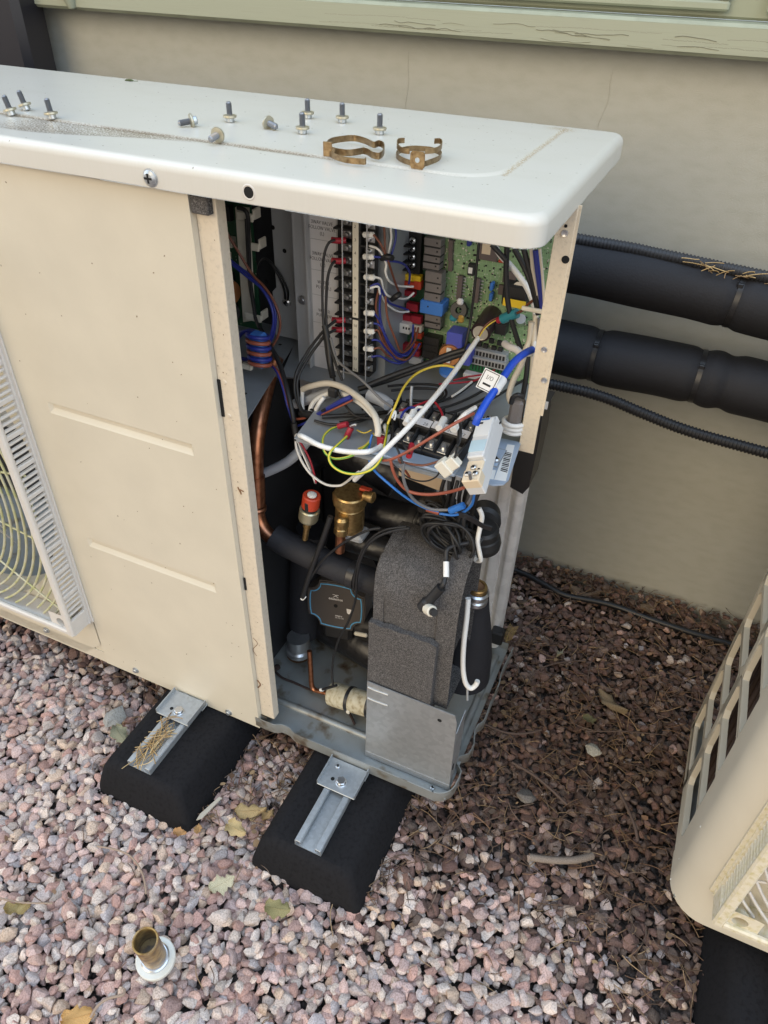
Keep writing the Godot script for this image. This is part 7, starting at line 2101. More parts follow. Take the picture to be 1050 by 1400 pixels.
func feet() -> void:
	var labels := ["black rubber foot with empty steel channel under the open machine's right end", "black rubber foot with pine needles in its channel, under the cream service panel", "black rubber foot under the second heat pump at the right edge"]
	var xs := [-0.157, -0.444, 0.468]
	for i in 3:
		var f := thing("rubber_foot", labels[i], "rubber foot", Vector3(xs[i], GROUND, 0), "rubber feet under the heat pumps")
		var top := -0.014 - GROUND
		var rings := []
		for q in [[0.090, 0.166, -0.436, 0.0], [0.0895, 0.165, -0.434, 0.012], [0.085, 0.162, -0.43, 0.030], [0.078, 0.156, -0.425, 0.055], [0.071, 0.151, -0.42, top - 0.010], [0.066, 0.147, -0.418, top - 0.003], [0.056, 0.1415, -0.41, top]]:
			rings.append(rrect(-q[0], q[0], q[2], q[1], q[3], [0.012, 0.012, 0.012, 0.012], 4, 3))
		var b := MB.new()
		b.loft(rings, true, true)
		var last: Array = rings[-1]
		for k in last.size():
			b.tri(last[k], last[(k + 1) % last.size()], Vector3(0, top, -0.14), Vector3.UP)
		part("rubber_body", b, rubber, f)
		var ch := MB.new()
		var cx := [-0.0015, -0.0085, -0.001][i] as float
		var h := 0.0135
		for s in [-1.0, 1.0]:
			ch.box(Vector3(cx + s * 0.0200, top + 0.001, -0.14), Vector3(0.0016, h + 0.008, 0.56))
			ch.box(Vector3(cx + s * 0.0160, top + h - 0.0012, -0.14), Vector3(0.0080, 0.0016, 0.56), 0.0004)
			ch.box(Vector3(cx + s * 0.0124, top + h - 0.0042, -0.14), Vector3(0.0016, 0.006, 0.56))
		ch.box(Vector3(cx, top + 0.0008, -0.14), Vector3(0.0395, 0.0016, 0.56))
		part("steel_channel", ch, galv, f)


func corrugated(path: Array, r: float, pitch: float) -> MB:
	var b := MB.new()
	var fine := b.smooth(path, 24)
	var pts := []
	var acc := 0.0
	var last: Vector3 = fine[0]
	for q in fine:
		var d: float = last.distance_to(q)
		while acc + d >= pitch * 0.25:
			var t := (pitch * 0.25 - acc) / d
			last = last.lerp(q, t)
			pts.append(last)
			d = last.distance_to(q)
			acc = 0.0
		acc += d
		last = q
	var rings := []
	for i in pts.size():
		var dv: Vector3 = (pts[mini(i + 1, pts.size() - 1)] - pts[maxi(i - 1, 0)]).normalized()
		var u := dv.cross(Vector3.BACK).normalized()
		var w := dv.cross(u)
		var rr: float = [r, r, r * 0.84, r * 0.84][i % 4]
		var ring := []
		for k in 10:
			var a := TAU * k / 10.0
			ring.append(pts[i] + (u * cos(a) + w * sin(a)) * rr)
		rings.append(ring)
	b.loft(rings, true, true)
	return b


func lagged(path: Array, r: float, pinch: Array) -> MB:
	# soft lagging: the tube narrows where a tie pulls it in
	var b := MB.new()
	var pts := b.smooth(path, 26)
	var rings := []
	for i in pts.size():
		var dv: Vector3 = (pts[mini(i + 1, pts.size() - 1)] - pts[maxi(i - 1, 0)]).normalized()
		var u := dv.cross(Vector3.BACK).normalized()
		var w := dv.cross(u)
		var rr := r
		for x in pinch:
			var d: float = (pts[i].x - x) / 0.011
			rr -= r * 0.10 * exp(-d * d)
		rr += 0.0006 * sin(pts[i].x * 40.0)
		var ring := []
		for k in 26:
			var a := TAU * k / 26.0
			ring.append(pts[i] + (u * cos(a) + w * sin(a)) * rr)
		rings.append(ring)
	b.loft(rings, true, true)
	return b


func pipe_tie(p: Node, c: Vector3, r: float, lean: float) -> void:
	var b := MB.new()
	b.lathe(c, Vector3(1, lean, 0), [Vector2(r, -0.0035), Vector2(r + 0.001, -0.0035), Vector2(r + 0.001, 0.0035), Vector2(r, 0.0035)], 26)
	var o := part("cable_tie", b, mats["tie"], p)
	part("tie_head", MB.new().box(c + Vector3(0.0, r * 0.72, r * 0.72), Vector3(0.008, 0.007, 0.006), 0.001), mats["tie"], o)


func wall_pipes() -> void:
	var a := thing("insulated_pipe", "upper black lagged pipe running along the house wall to the right", "pipe")
	part("lagging", lagged([Vector3(-0.9, 0.612, -0.57), Vector3(-0.4, 0.610, -0.57), Vector3(-0.06, 0.611, -0.57), Vector3(0.10, 0.606, -0.57), Vector3(0.178, 0.601, -0.57), Vector3(0.30, 0.590, -0.57), Vector3(0.6, 0.565, -0.57), Vector3(1.3, 0.55, -0.57)], 0.0435, [0.178]), black_foam, a)
	pipe_tie(a, Vector3(0.178, 0.601, -0.57), 0.0402, -0.06)
	var b := thing("insulated_pipe", "lower black lagged pipe with two cable ties, below the upper one", "pipe")
	part("lagging", lagged([Vector3(-0.9, 0.470, -0.57), Vector3(-0.4, 0.474, -0.57), Vector3(-0.06, 0.474, -0.57), Vector3(0.02, 0.472, -0.57), Vector3(0.10, 0.474, -0.57), Vector3(0.165, 0.473, -0.57), Vector3(0.28, 0.470, -0.57), Vector3(0.6, 0.45, -0.57), Vector3(1.3, 0.44, -0.57)], 0.0445, [0.004, 0.163, 0.205]), black_foam, b)
	pipe_tie(b, Vector3(0.004, 0.4725, -0.57), 0.041, 0.0)
	pipe_tie(b, Vector3(0.163, 0.473, -0.57), 0.041, 0.0)
	var c := corrugated([Vector3(-0.7, 0.655, -0.555), Vector3(-0.06, 0.6535, -0.555), Vector3(0.06, 0.6505, -0.555), Vector3(0.18, 0.645, -0.553), Vector3(0.4, 0.635, -0.553), Vector3(1.2, 0.60, -0.553)], 0.0088, 0.0052)
	tag(part("conduit", c, mat("conduit dark grey", lin(0.035, 0.037, 0.043), 0.5)), "dark grey corrugated conduit lying along the top of the upper pipe", "conduit", "")
	c = corrugated([Vector3(-0.4, 0.42, -0.53), Vector3(-0.06, 0.428, -0.525), Vector3(0.03, 0.428, -0.522), Vector3(0.10, 0.416, -0.52), Vector3(0.17, 0.404, -0.52), Vector3(0.27, 0.398, -0.52), Vector3(0.6, 0.385, -0.52), Vector3(1.2, 0.37, -0.52)], 0.0092, 0.0056)
	tag(part("conduit", c, mat("conduit black", lin(0.018, 0.018, 0.020), 0.5)), "black corrugated conduit sagging away below the lower pipe", "conduit", "")
	var k := MB.new().tube([Vector3(-0.3, -0.062, -0.605), Vector3(-0.07, -0.058, -0.600), Vector3(0.0, -0.058, -0.586), Vector3(0.05, -0.062, -0.577), Vector3(0.14, -0.060, -0.588), Vector3(0.24, -0.062, -0.584), Vector3(0.37, -0.062, -0.584), Vector3(0.7, -0.062, -0.60)], 0.0062, 10)
	tag(part("cable", k, mat("cable black", lin(0.013, 0.014, 0.017), 0.4)), "black cable lying on the ground along the foot of the wall", "cable", "")


# ---------------------------------------------------------------- small loose things
func loose_bolt(label: String, at: Vector3, axis: Vector3, nut := false) -> void:
	var o := thing("hex_bolt", label, "bolt", at, "loose bolts on the lid")
	var f := Vector3.UP
	var head := MB.new()
	head.lathe(Vector3.ZERO, f, [Vector2(0, 0), Vector2(0.0040, 0), Vector2(0.0046, 0.0008), Vector2(0.0046, 0.0045), Vector2(0.0, 0.0045)], 6)
	part("head", head, zinc, o)
	var ws := MB.new()
	ws.lathe(Vector3.ZERO, f, [Vector2(0.0, 0.0044), Vector2(0.0068, 0.0044), Vector2(0.0072, 0.0052), Vector2(0.0070, 0.0068), Vector2(0.003, 0.0074)], 20)
	part("washer", ws, mat("yellowed zinc", lin(0.46, 0.43, 0.33), 0.4, 0.7), o)
	var sk := MB.new()
	var prof := [Vector2(0.0030, 0.0068)]
	for k in 14:
		prof.append(Vector2(0.0032, 0.0078 + k * 0.0008))
		prof.append(Vector2(0.0026, 0.0082 + k * 0.0008))
	prof.append(Vector2(0.0020, 0.0197)); prof.append(Vector2(0, 0.0200))
	sk.lathe(Vector3.ZERO, f, prof, 10)
	part("threaded_shank", sk, mat("dark zinc", lin(0.27, 0.28, 0.30), 0.42, 0.75), o)
	var ax := axis.normalized()
	var u := ax.cross(Vector3.BACK if absf(ax.z) < 0.9 else Vector3.RIGHT).normalized()
	o.basis = Basis(u, ax, u.cross(ax)).orthonormalized()


func loose_things() -> void:
	var L := 0.8357
	var L2 := 0.8345
	loose_bolt("upright bolt at the far left end of the lid, nearest the lid's front edge", Vector3(-0.6035, 0.8345, -0.0736), Vector3(-0.22, 1, 0.05))
	loose_bolt("upright bolt leaning left, second from the left end of the lid", Vector3(-0.6081, 0.8355, -0.0992), Vector3(-0.28, 1, 0.02))
	loose_bolt("upright bolt at the left end of the dirt crust on the lid", Vector3(-0.5519, 0.835, -0.0792), Vector3(-0.12, 1, 0.0))
	loose_bolt("bolt lying with its shank towards the lower left, beside the upright one", Vector3(-0.4007, 0.8415, -0.1276), Vector3(-0.72, -0.13, 0.85))
	loose_bolt("upright bolt between the two bolts that lie on their sides", Vector3(-0.3847, 0.8355, -0.1646), Vector3(0.0, 1, 0.0))
	loose_bolt("bolt lying on the dirty step with its shank towards us", Vector3(-0.3395, 0.8425, -0.0822), Vector3(0.03, -0.12, 1.0))
	loose_bolt("bolt lying with its shank towards the lower right", Vector3(-0.3366, 0.8418, -0.1577), Vector3(0.93, -0.13, 0.35))
	loose_bolt("upright bolt farthest back on the lid, just behind another", Vector3(-0.3246, 0.8355, -0.228), Vector3(0.0, 1, 0.0))
	loose_bolt("upright bolt with its washer high on the shank, left of the spring clips", Vector3(-0.2892, 0.8355, -0.1536), Vector3(0.0, 1, 0.0))
	loose_bolt("upright bolt behind the left spring clip", Vector3(-0.2808, 0.8355, -0.2266), Vector3(0.0, 1, 0.0))
	loose_bolt("upright bolt farthest right on the lid, behind the two spring clips", Vector3(-0.2202, 0.8355, -0.1927), Vector3(0.0, 1, 0.0))
	# spring clips
	var c := thing("spring_clip", "long bronze spring clip lying on its side, left of the other clip", "clip", Vector3.ZERO, "bronze spring clips on the lid")
	var b := MB.new()
	b.ribbon([Vector3(-0.2313, 0.841, -0.0974), Vector3(-0.2351, 0.841, -0.1137), Vector3(-0.2306, 0.841, -0.128), Vector3(-0.2218, 0.841, -0.1374), Vector3(-0.2069, 0.841, -0.1312), Vector3(-0.1935, 0.841, -0.1208), Vector3(-0.192, 0.841, -0.1291), Vector3(-0.1844, 0.841, -0.1227), Vector3(-0.1738, 0.841, -0.1008), Vector3(-0.17, 0.841, -0.0828), Vector3(-0.1763, 0.841, -0.0823), Vector3(-0.1852, 0.841, -0.0904), Vector3(-0.1912, 0.841, -0.0936)], Vector3.UP, 0.0055, 0.0008)
	part("back_spring", b, bronze, c)
	b = MB.new()
	b.ribbon([Vector3(-0.2258, 0.84, -0.0886), Vector3(-0.2133, 0.84, -0.0822), Vector3(-0.2004, 0.84, -0.0833), Vector3(-0.1933, 0.84, -0.0979)], Vector3.UP, 0.0055, 0.0008)
	part("middle_spring", b, bronze, c)
	b = MB.new()
	b.ribbon([Vector3(-0.2211, 0.839, -0.0796), Vector3(-0.2074, 0.839, -0.0677), Vector3(-0.1915, 0.839, -0.0611), Vector3(-0.1763, 0.839, -0.064), Vector3(-0.1778, 0.839, -0.0694)], Vector3.UP, 0.0050, 0.0008)
	part("front_spring", b, bronze, c)
	b = MB.new()
	b.box(Vector3(-0.2187, 0.8425, -0.0752), Vector3(0.0085, 0.0125, 0.0012), 0.0003, Basis(Vector3.UP, 0.15))
	part("tab", b, bronze, c)
	c = thing("spring_clip", "round bronze spring clip with a drilled tab facing us", "clip", Vector3.ZERO, "bronze spring clips on the lid")
	b = MB.new()
	b.ribbon([Vector3(-0.1382, 0.839, -0.0806), Vector3(-0.1509, 0.839, -0.0888), Vector3(-0.1618, 0.839, -0.1021), Vector3(-0.1659, 0.839, -0.1203), Vector3(-0.1618, 0.839, -0.1336), Vector3(-0.1528, 0.839, -0.1391), Vector3(-0.1403, 0.839, -0.1396), Vector3(-0.1283, 0.839, -0.1293), Vector3(-0.1233, 0.839, -0.1088), Vector3(-0.1265, 0.839, -0.0845)], Vector3.UP, 0.0045, 0.0008)
	part("ring", b, bronze, c)
	for q in [[Vector3(-0.1442, 0.846, -0.0908), Vector3(-0.1527, 0.846, -0.0923), Vector3(-0.1613, 0.847, -0.1021), Vector3(-0.1656, 0.848, -0.1151), Vector3(-0.1621, 0.848, -0.1209)], [Vector3(-0.1324, 0.846, -0.0981), Vector3(-0.1254, 0.846, -0.1091), Vector3(-0.1261, 0.847, -0.1238), Vector3(-0.1322, 0.848, -0.1358), Vector3(-0.1369, 0.848, -0.1329)]]:
		part("curled_arm", MB.new().ribbon(q, Vector3.UP, 0.0045, 0.0008), bronze, c)
	b = MB.new()
	var tc := Vector3(-0.1316, 0.8425, -0.0786)
	var outr := []
	var innr := []
	for k in 20:
		var a := TAU * k / 20.0
		var d := Vector2(cos(a), sin(a))
		var lim := minf(0.0068 / maxf(absf(d.x), 0.01), 0.0072 / maxf(absf(d.y), 0.01))
		outr.append(tc + Vector3(d.x * lim, d.y * lim, 0))
		innr.append(tc + Vector3(d.x * 0.0022, d.y * 0.0022, 0))
	b.loft([outr, innr], true, false)
	var o2 := []
	for q in outr: o2.append(q - Vector3(0, 0, 0.001))
	b.loft([outr, o2], true, false)
	part("tab", b, bronze, c)
	# green leaf scrap on the lid
	leaf("small dry green leaf on the back of the lid", Vector3(-0.6542, 0.8352, -0.3293), 0.009, 0.0035, 0.3, lin(0.10, 0.13, 0.05), 0.5)
	# tube with flange standing in the gravel
	var base := Vector3(-0.2858, -0.076, 0.3276)
	var n := thing("flanged_tube", "stained brown tube with a white flange standing on the gravel", "fitting", base)
	n.basis = Basis(Vector3.BACK, -0.10) * Basis(Vector3.RIGHT, 0.10)
	b = MB.new()
	b.lathe(Vector3.ZERO, Vector3.UP, [Vector2(0.0, 0.0), Vector2(0.024, 0.0), Vector2(0.0255, 0.0015), Vector2(0.0255, 0.0050), Vector2(0.0245, 0.006), Vector2(0.0245, 0.0065), Vector2(0.0255, 0.007), Vector2(0.0255, 0.0095), Vector2(0.0245, 0.0105), Vector2(0.0180, 0.0105)], 30)
	part("flange", b, mat("stained white plastic", lin(0.62, 0.60, 0.53), 0.42), n)
	b = MB.new()
	b.lathe(Vector3.ZERO, Vector3.UP, [Vector2(0.0185, 0.010), Vector2(0.0185, 0.0155), Vector2(0.0165, 0.0165), Vector2(0.0150, 0.0165)], 26)
	part("collar", b, steel_bright, n)
	b = MB.new()
	b.lathe(Vector3.ZERO, Vector3.UP, [Vector2(0.0152, 0.012), Vector2(0.0154, 0.05), Vector2(0.0158, 0.094), Vector2(0.0148, 0.0945), Vector2(0.0138, 0.094), Vector2(0.0132, 0.05), Vector2(0, 0.05)], 26)
	part("tube", b, mat("stained tube", lin(0.32, 0.21, 0.07), 0.3, 0.0, noise_tex(FastNoiseLite.TYPE_SIMPLEX_SMOOTH, 0.02, 4, [[0.0, Color(0.4, 0.35, 0.3)], [0.5, Color(0.9, 0.85, 0.8)], [1.0, Color(1.7, 1.8, 2.2)]], 256, 81), 12.0), n)
	# fallen leaves and scraps
	leaf("curled tan leaf with a torn end between the two rubber feet", Vector3(-0.2858, -0.07, 0.0968), 0.024, 0.013, 0.5, lin(0.52, 0.37, 0.17), 1.0)
	leaf("smooth round tan leaf between the rubber feet, in front of a curled one", Vector3(-0.2882, -0.07, 0.1318), 0.0165, 0.0125, -0.1, lin(0.56, 0.42, 0.20), 0.7)
	leaf("small tan leaf scrap against the right rubber foot", Vector3(-0.2582, -0.071, 0.0925), 0.012, 0.007, 1.3, lin(0.46, 0.31, 0.14), 0.7)
	leaf("pale cream leaf lying alone in front of the feet", Vector3(-0.2625, -0.068, 0.2096), 0.019, 0.014, 0.9, lin(0.62, 0.55, 0.36), 0.6, 3)
	leaf("olive green leaf on the gravel right of the pale cream one", Vector3(-0.1723, -0.068, 0.2049), 0.018, 0.014, 0.2, lin(0.28, 0.24, 0.10), 0.5)
	leaf("orange leaf at the bottom left edge of the gravel", Vector3(-0.3301, -0.066, 0.4211), 0.019, 0.015, 0.6, lin(0.58, 0.33, 0.11), 0.8, 4)
	leaf("small orange leaf scrap in front of the left rubber foot", Vector3(-0.3623, -0.069, 0.1735), 0.010, 0.007, 0.4, lin(0.45, 0.24, 0.09), 0.8)
	leaf("tiny orange leaf scrap beside the left foot's right corner", Vector3(-0.3411, -0.069, 0.1585), 0.008, 0.006, 2.0, lin(0.45, 0.26, 0.10), 0.8)
	leaf("yellowish crumpled scrap at the left edge of the gravel", Vector3(-0.4979, -0.068, 0.3567), 0.015, 0.010, 0.9, lin(0.40, 0.30, 0.12), 1.5, 5)
	leaf("greyish green dead leaf beside the left rubber foot", Vector3(-0.5555, -0.068, 0.0758), 0.020, 0.013, -0.5, lin(0.26, 0.26, 0.17), 0.7)
	leaf("large brown curled leaf against the wall foot", Vector3(0.0853, -0.055, -0.5994), 0.030, 0.018, 0.2, lin(0.17, 0.125, 0.09), 1.6)
	leaf("light brown torn leaf against the wall, farther right", Vector3(0.2108, -0.052, -0.61), 0.024, 0.015, 0.9, lin(0.27, 0.19, 0.12), 1.6)
	leaf("folded tan leaf left of the large brown one by the wall", Vector3(0.069, -0.058, -0.5854), 0.018, 0.007, -0.6, lin(0.32, 0.22, 0.13), 1.4)
	leaf("pale lichen scrap on the dark mould beside the open machine", Vector3(0.0763, -0.064, -0.4183), 0.012, 0.006, 1.2, lin(0.45, 0.42, 0.30), 1.6, 6)
	leaf("grey brown dead leaf in the middle of the dark mould", Vector3(0.1897, -0.064, -0.3505), 0.030, 0.011, -0.5, lin(0.20, 0.155, 0.095), 0.9)
	leaf("olive leaf scrap in the mould near the second machine", Vector3(0.1592, -0.064, -0.2947), 0.012, 0.009, 0.3, lin(0.17, 0.16, 0.08), 0.7)
	# flat stones and a chip of wood
	var big := stone_mesh(777)
	for q in [["large flat grey stone beside the left rubber foot", Vector3(-0.5938, -0.072, 0.0468), 0.021, lin(0.33, 0.33, 0.31)], ["pale rounded stone in the dark mould behind the stick", Vector3(0.183, -0.07, -0.2395), 0.014, lin(0.42, 0.41, 0.36)], ["flat grey brown stone in the mould near the open machine", Vector3(0.0938, -0.07, -0.1035), 0.015, lin(0.20, 0.18, 0.16)]]:
		var mb := MB.new()
		var xf := Transform3D(Basis(Vector3.UP, (q[1] as Vector3).x * 30.0).scaled(Vector3(q[2], q[2] * 0.7, q[2])), Vector3.ZERO)
		mb.v = xf * (big[0] as PackedVector3Array)
		mb.n = xf.orthonormalized() * (big[1] as PackedVector3Array)
		var m := mat("flat stone " + str(q[2]), q[3], 0.85, 0.0, mats["stone"].albedo_texture, 12.0, mats["stone"].heightmap_texture, 0.06)
		var o := part("flat_stone", mb, m)
		o.position = q[1]
		tag(o, q[0], "stone", "single stones that stand out")
	var wc := MB.new().prism([Vector2(-0.004, -0.022), Vector2(0.001, -0.024), Vector2(0.005, 0.016), Vector2(0.001, 0.024), Vector2(-0.003, 0.015)], Vector3.ZERO, Vector3.RIGHT, Vector3.BACK, Vector3.UP, 0.002)
	var wo := part("wood_chip", wc, mat("weathered wood", lin(0.48, 0.44, 0.36), 0.8))
	wo.position = Vector3(-0.3428, -0.067, 0.1255)
	wo.rotation = Vector3(0.1, -0.35, 0.15)
	tag(wo, "long pale chip of wood beside the left rubber foot", "wood chip")
	# twigs
	var tan := mat("dry twig", lin(0.30, 0.215, 0.155), 0.85)
	var dark := mat("dark twig", lin(0.11, 0.075, 0.06), 0.85)
	twig("thin curved twig lying on the open gravel in front", [Vector3(-0.457, -0.066, 0.2443), Vector3(-0.425, -0.062, 0.2376), Vector3(-0.3977, -0.06, 0.2378), Vector3(-0.3686, -0.062, 0.2498), Vector3(-0.3481, -0.066, 0.2684)], 0.0014, tan)
	twig("straight thin stalk at the left edge of the gravel", [Vector3(-0.5276, -0.066, 0.3586), Vector3(-0.494, -0.063, 0.3508), Vector3(-0.4568, -0.066, 0.3331)], 0.0013, tan)
	twig("looped stalk near the bottom left, right of the orange leaf", [Vector3(-0.3145, -0.066, 0.4164), Vector3(-0.3137, -0.062, 0.4044), Vector3(-0.3065, -0.06, 0.3922), Vector3(-0.2933, -0.062, 0.3809), Vector3(-0.2968, -0.064, 0.3747)], 0.0018, tan)
	twig("thick pale stick lying on the gravel right of the machine", [Vector3(0.129, -0.066, -0.012), Vector3(0.1606, -0.063, -0.0204), Vector3(0.1901, -0.062, -0.0336), Vector3(0.2137, -0.066, -0.054)], 0.0055, mat("pale stick", lin(0.26, 0.21, 0.17), 0.9, 0.0, mats["stone"].albedo_texture, 20.0))
	twig("long twig in the dark mould close to the open machine", [Vector3(-0.003, -0.062, -0.2028), Vector3(0.0329, -0.06, -0.2004), Vector3(0.062, -0.06, -0.211), Vector3(0.0884, -0.064, -0.2347)], 0.0020, dark)
	twig("bent twig with a side shoot in the middle of the mould", [Vector3(0.0395, -0.062, -0.3166), Vector3(0.049, -0.06, -0.3567), Vector3(0.082, -0.06, -0.3916), Vector3(0.1246, -0.062, -0.4198)], 0.0014, dark)
	twig("brown twig running from the mould to the front", [Vector3(0.0605, -0.062, -0.1514), Vector3(0.0997, -0.06, -0.1421), Vector3(0.1292, -0.06, -0.1304), Vector3(0.1602, -0.064, -0.1173)], 0.0022, dark)
	twig("dark red twig beside the second machine", [Vector3(0.229, -0.062, -0.176), Vector3(0.2477, -0.058, -0.148), Vector3(0.263, -0.058, -0.1224), Vector3(0.2716, -0.064, -0.1046)], 0.0026, dark)
	twig("thin twig arching across the mould below the wall", [Vector3(0.1399, -0.06, -0.3646), Vector3(0.1353, -0.055, -0.4145), Vector3(0.1443, -0.055, -0.4524), Vector3(0.1752, -0.062, -0.4821)], 0.0011, dark)
	twig("fine stalk lying across the mould near the second machine", [Vector3(0.1578, -0.06, -0.2613), Vector3(0.2147, -0.057, -0.286), Vector3(0.2732, -0.06, -0.3096)], 0.0013, dark)
	# sprig of fir by the corner of the base pan
	var sp := thing("fir_sprig", "dry golden fir sprig beside the rear corner of the base pan", "sprig", Vector3(-0.0244, -0.06, -0.4089))
	var sb := MB.new()
	sb.tube([Vector3(0, 0, 0.012), Vector3(0, 0.008, -0.004), Vector3(0.004, 0.010, -0.022)], 0.0009, 5)
	for k in 13:
		for s in [-1.0, 1.0]:
			var q := Vector3(0.0003 * k, 0.001 + 0.0008 * k, 0.010 - 0.0025 * k)
			sb.tube([q, q + Vector3(s * 0.006, 0.002, -0.004), q + Vector3(s * 0.009, 0.0, -0.009)], 0.0006, 4, 2)
	part("needles", sb, mat("golden needle", lin(0.34, 0.22, 0.07), 0.7), sp)


func twig(label: String, path: Array, r: float, m: Material) -> void:
	tag(part("twig", MB.new().tube(path, r, 7), m), label, "twig", "twigs on the ground")


func leaf(label: String, at: Vector3, l: float, w: float, turn: float, color: Color, curl: float, lobes := 0) -> void:
	var r := RandomNumberGenerator.new()
	r.seed = int(absf(at.x * 9000.0)) + int(l * 5000.0)
	var rows := []
	var nl := 13
	var nw := 9
	for i in nl:
		var t := float(i) / (nl - 1)
		var half: float = w * pow(sin(PI * clampf(pow(t, 0.8) * 0.94 + 0.04, 0.0, 1.0)), 0.7)
		if lobes: half *= 0.78 + 0.26 * absf(sin(t * PI * lobes))
		half *= r.randf_range(0.74, 1.1)
		var row := []
		for j in nw:
			var u := 2.0 * j / (nw - 1) - 1.0
			var y := curl * l * (0.42 * (u * u) * sin(t * 3.0 + l * 90.0) + 0.20 * (t - 0.5) * (t - 0.5) + 0.10 * sin(t * 5.0 + u * 3.0 + l * 300.0)) - 0.03 * l * (1.0 - absf(u))
			row.append(Vector3((t - 0.5) * 2.0 * l, y, u * half * (1.0 + (0.18 * sin(t * 17.0 + l * 700.0) + r.randf_range(-0.10, 0.10)) * absf(u)) + 0.16 * l * sin(t * 2.4 + l * 50.0)))
		rows.append(row)
	var low := []
	for row in rows:
		var q := []
		for v in row: q.append(v - Vector3(0, 0.0004, 0))
		low.append(q)
	var b := MB.new()
	b.loft(rows, false)
	b.loft(low, false)
	var mid := []
	for i in nl: mid.append(rows[i][nw / 2] + Vector3(0, 0.0002, 0))
	b.tube(mid, 0.0005, 5, 1)
	b.plan_uv(0, 2, Vector2(-l, -w), Vector2(l * 2.0, w * 2.0))
	var m := StandardMaterial3D.new()
	m.albedo_color = color
	m.roughness = 0.7
	m.albedo_texture = mats["stone"].albedo_texture
	m.backlight_enabled = true
	m.backlight = color.srgb_to_linear() * 0.3
	var o := part("leaf", b, m)
	o.position = at
	o.rotation.y = turn
	tag(o, label, "leaf", "fallen leaves and scraps")


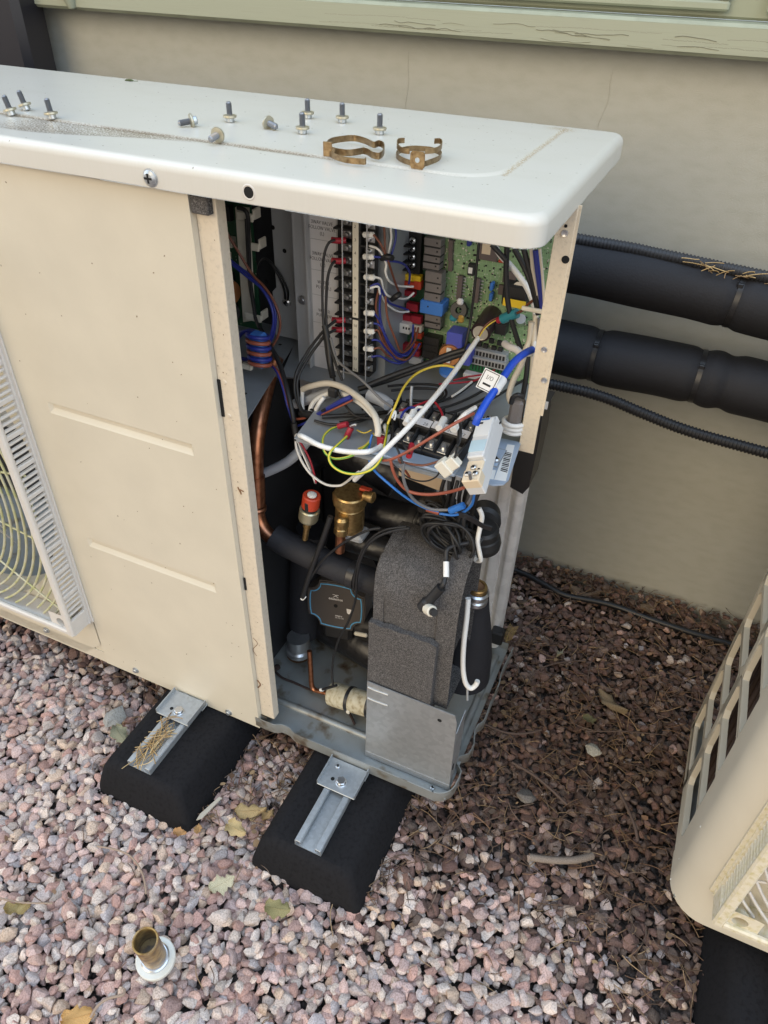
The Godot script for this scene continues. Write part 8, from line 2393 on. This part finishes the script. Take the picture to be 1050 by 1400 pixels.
func litter() -> void:
	var r := RandomNumberGenerator.new()
	r.seed = 31
	var kinds := []
	for k in 8:
		var b := MB.new()
		var c := r.randf_range(-0.25, 0.25)
		b.tube([Vector3(-1, 0, 0), Vector3(-0.3, 0.05, c * 0.7), Vector3(0.4, 0.04, c), Vector3(1, 0, c * 0.2)], 0.035, 4, 2)
		kinds.append([b.v, b.n])
	var flakes := []
	for k in 6:
		var b := MB.new()
		var pts := []
		for s in 6:
			var a := TAU * s / 6.0
			pts.append(Vector2(cos(a), sin(a)) * r.randf_range(0.5, 1.0))
		b.prism(pts, Vector3.ZERO, Vector3.RIGHT, Vector3.BACK, Vector3(0.2, 0.95, 0.1), 0.12)
		flakes.append([b.v, b.n])
	var tones := [lin(0.20, 0.115, 0.065), lin(0.13, 0.08, 0.05), lin(0.30, 0.20, 0.11), lin(0.09, 0.058, 0.042), lin(0.17, 0.12, 0.09)]
	var big := MB.new()
	big.use_c = true
	var dead := MB.new()
	dead.use_c = true
	var put := func(m: MB, kd: Array, at: Vector3, bs: Basis, size: Vector3, tone: Color) -> void:
		var xf := Transform3D(bs * Basis.from_scale(size), at)
		var vv: PackedVector3Array = xf * (kd[0] as PackedVector3Array)
		m.v.append_array(vv)
		m.n.append_array(Transform3D(bs, Vector3.ZERO) * (kd[1] as PackedVector3Array))
		var cc := PackedColorArray()
		cc.resize(vv.size())
		cc.fill(tone.srgb_to_linear() * r.randf_range(0.7, 1.25))
		m.c.append_array(cc)
	for k in 17000:
		var x := r.randf_range(-0.75, 0.75)
		var z := r.randf_range(-0.65, 0.42)
		var keep := dirtiness(x, z) * 0.6 + 0.02
		# thick along the wall foot, round the feet and between them
		keep = maxf(keep, smoothstep(-0.5, -0.62, z))
		for fx in [-0.157, -0.444]:
			if absf(absf(x - fx) - 0.098) < 0.02 and z < 0.14: keep = maxf(keep, 0.75)
		if x > -0.36 and x < -0.25 and z < 0.10: keep = maxf(keep, 0.5)
		if r.randf() > keep or in_foot(x, z): continue
		var y := GROUND + 0.014 + r.randf_range(-0.004, 0.005) + 0.03 * smoothstep(-0.5, -0.66, z)
		var bs := Basis(Vector3.UP, r.randf() * TAU) * Basis(Vector3.BACK, r.randfn() * 0.18)
		if r.randf() < 0.72:
			var len := r.randf_range(0.006, 0.022)
			put.call(big, kinds[r.randi() % 8], Vector3(x, y, z), bs, Vector3(len, 0.016, 0.016) if len < 0.016 else Vector3(len, 0.02, 0.02), tones[r.randi() % 5])
		else:
			var s := r.randf_range(0.002, 0.0075)
			put.call(dead, flakes[r.randi() % 6], Vector3(x, y, z), bs * Basis(Vector3.RIGHT, r.randfn() * 0.5), Vector3(s, s * 0.6, s * r.randf_range(0.5, 1.0)), tones[r.randi() % 5])
	var m := mat("needle litter", Color.WHITE, 0.85)
	m.vertex_color_use_as_albedo = true
	tag(part("needle_litter", big, m), "brown pine needles scattered over the stones", "litter", "", "stuff")
	tag(part("bark_litter", dead, m), "dark crumbs of bark and leaf between the stones", "litter", "", "stuff")
	# needles caught in the channel of the left foot
	var nb := MB.new()
	nb.use_c = true
	var gold := [lin(0.42, 0.28, 0.12), lin(0.30, 0.19, 0.09), lin(0.50, 0.36, 0.18)]
	for k in 55:
		var z := r.randf_range(0.055, 0.145)
		var x := -0.4525 + r.randf_range(-0.011, 0.011)
		put.call(nb, kinds[r.randi() % 8], Vector3(x, 0.0005 + r.randf_range(-0.003, 0.006), z), Basis(Vector3.UP, PI / 2 + r.randfn() * 0.6) * Basis(Vector3.BACK, r.randfn() * 0.12), Vector3(r.randf_range(0.008, 0.022), 0.02, 0.02), gold[r.randi() % 3])
	tag(part("needles_in_channel", nb, m), "golden pine needles caught in the left foot's steel channel", "litter", "", "stuff")
	nb = MB.new()
	nb.use_c = true
	for k in 20:
		var x := r.randf_range(0.10, 0.225)
		put.call(nb, kinds[r.randi() % 8], Vector3(x, 0.652 - (x - 0.1) * 0.07 + r.randf_range(-0.006, 0.003), -0.540 + r.randf_range(-0.012, 0.006)), Basis(Vector3.UP, r.randfn() * 0.5) * Basis(Vector3.BACK, r.randfn() * 0.3), Vector3(r.randf_range(0.008, 0.02), 0.02, 0.02), gold[r.randi() % 3])
	tag(part("needles_on_pipe", nb, m), "brown pine needles lodged on the upper pipe beside its conduit", "litter", "", "stuff")
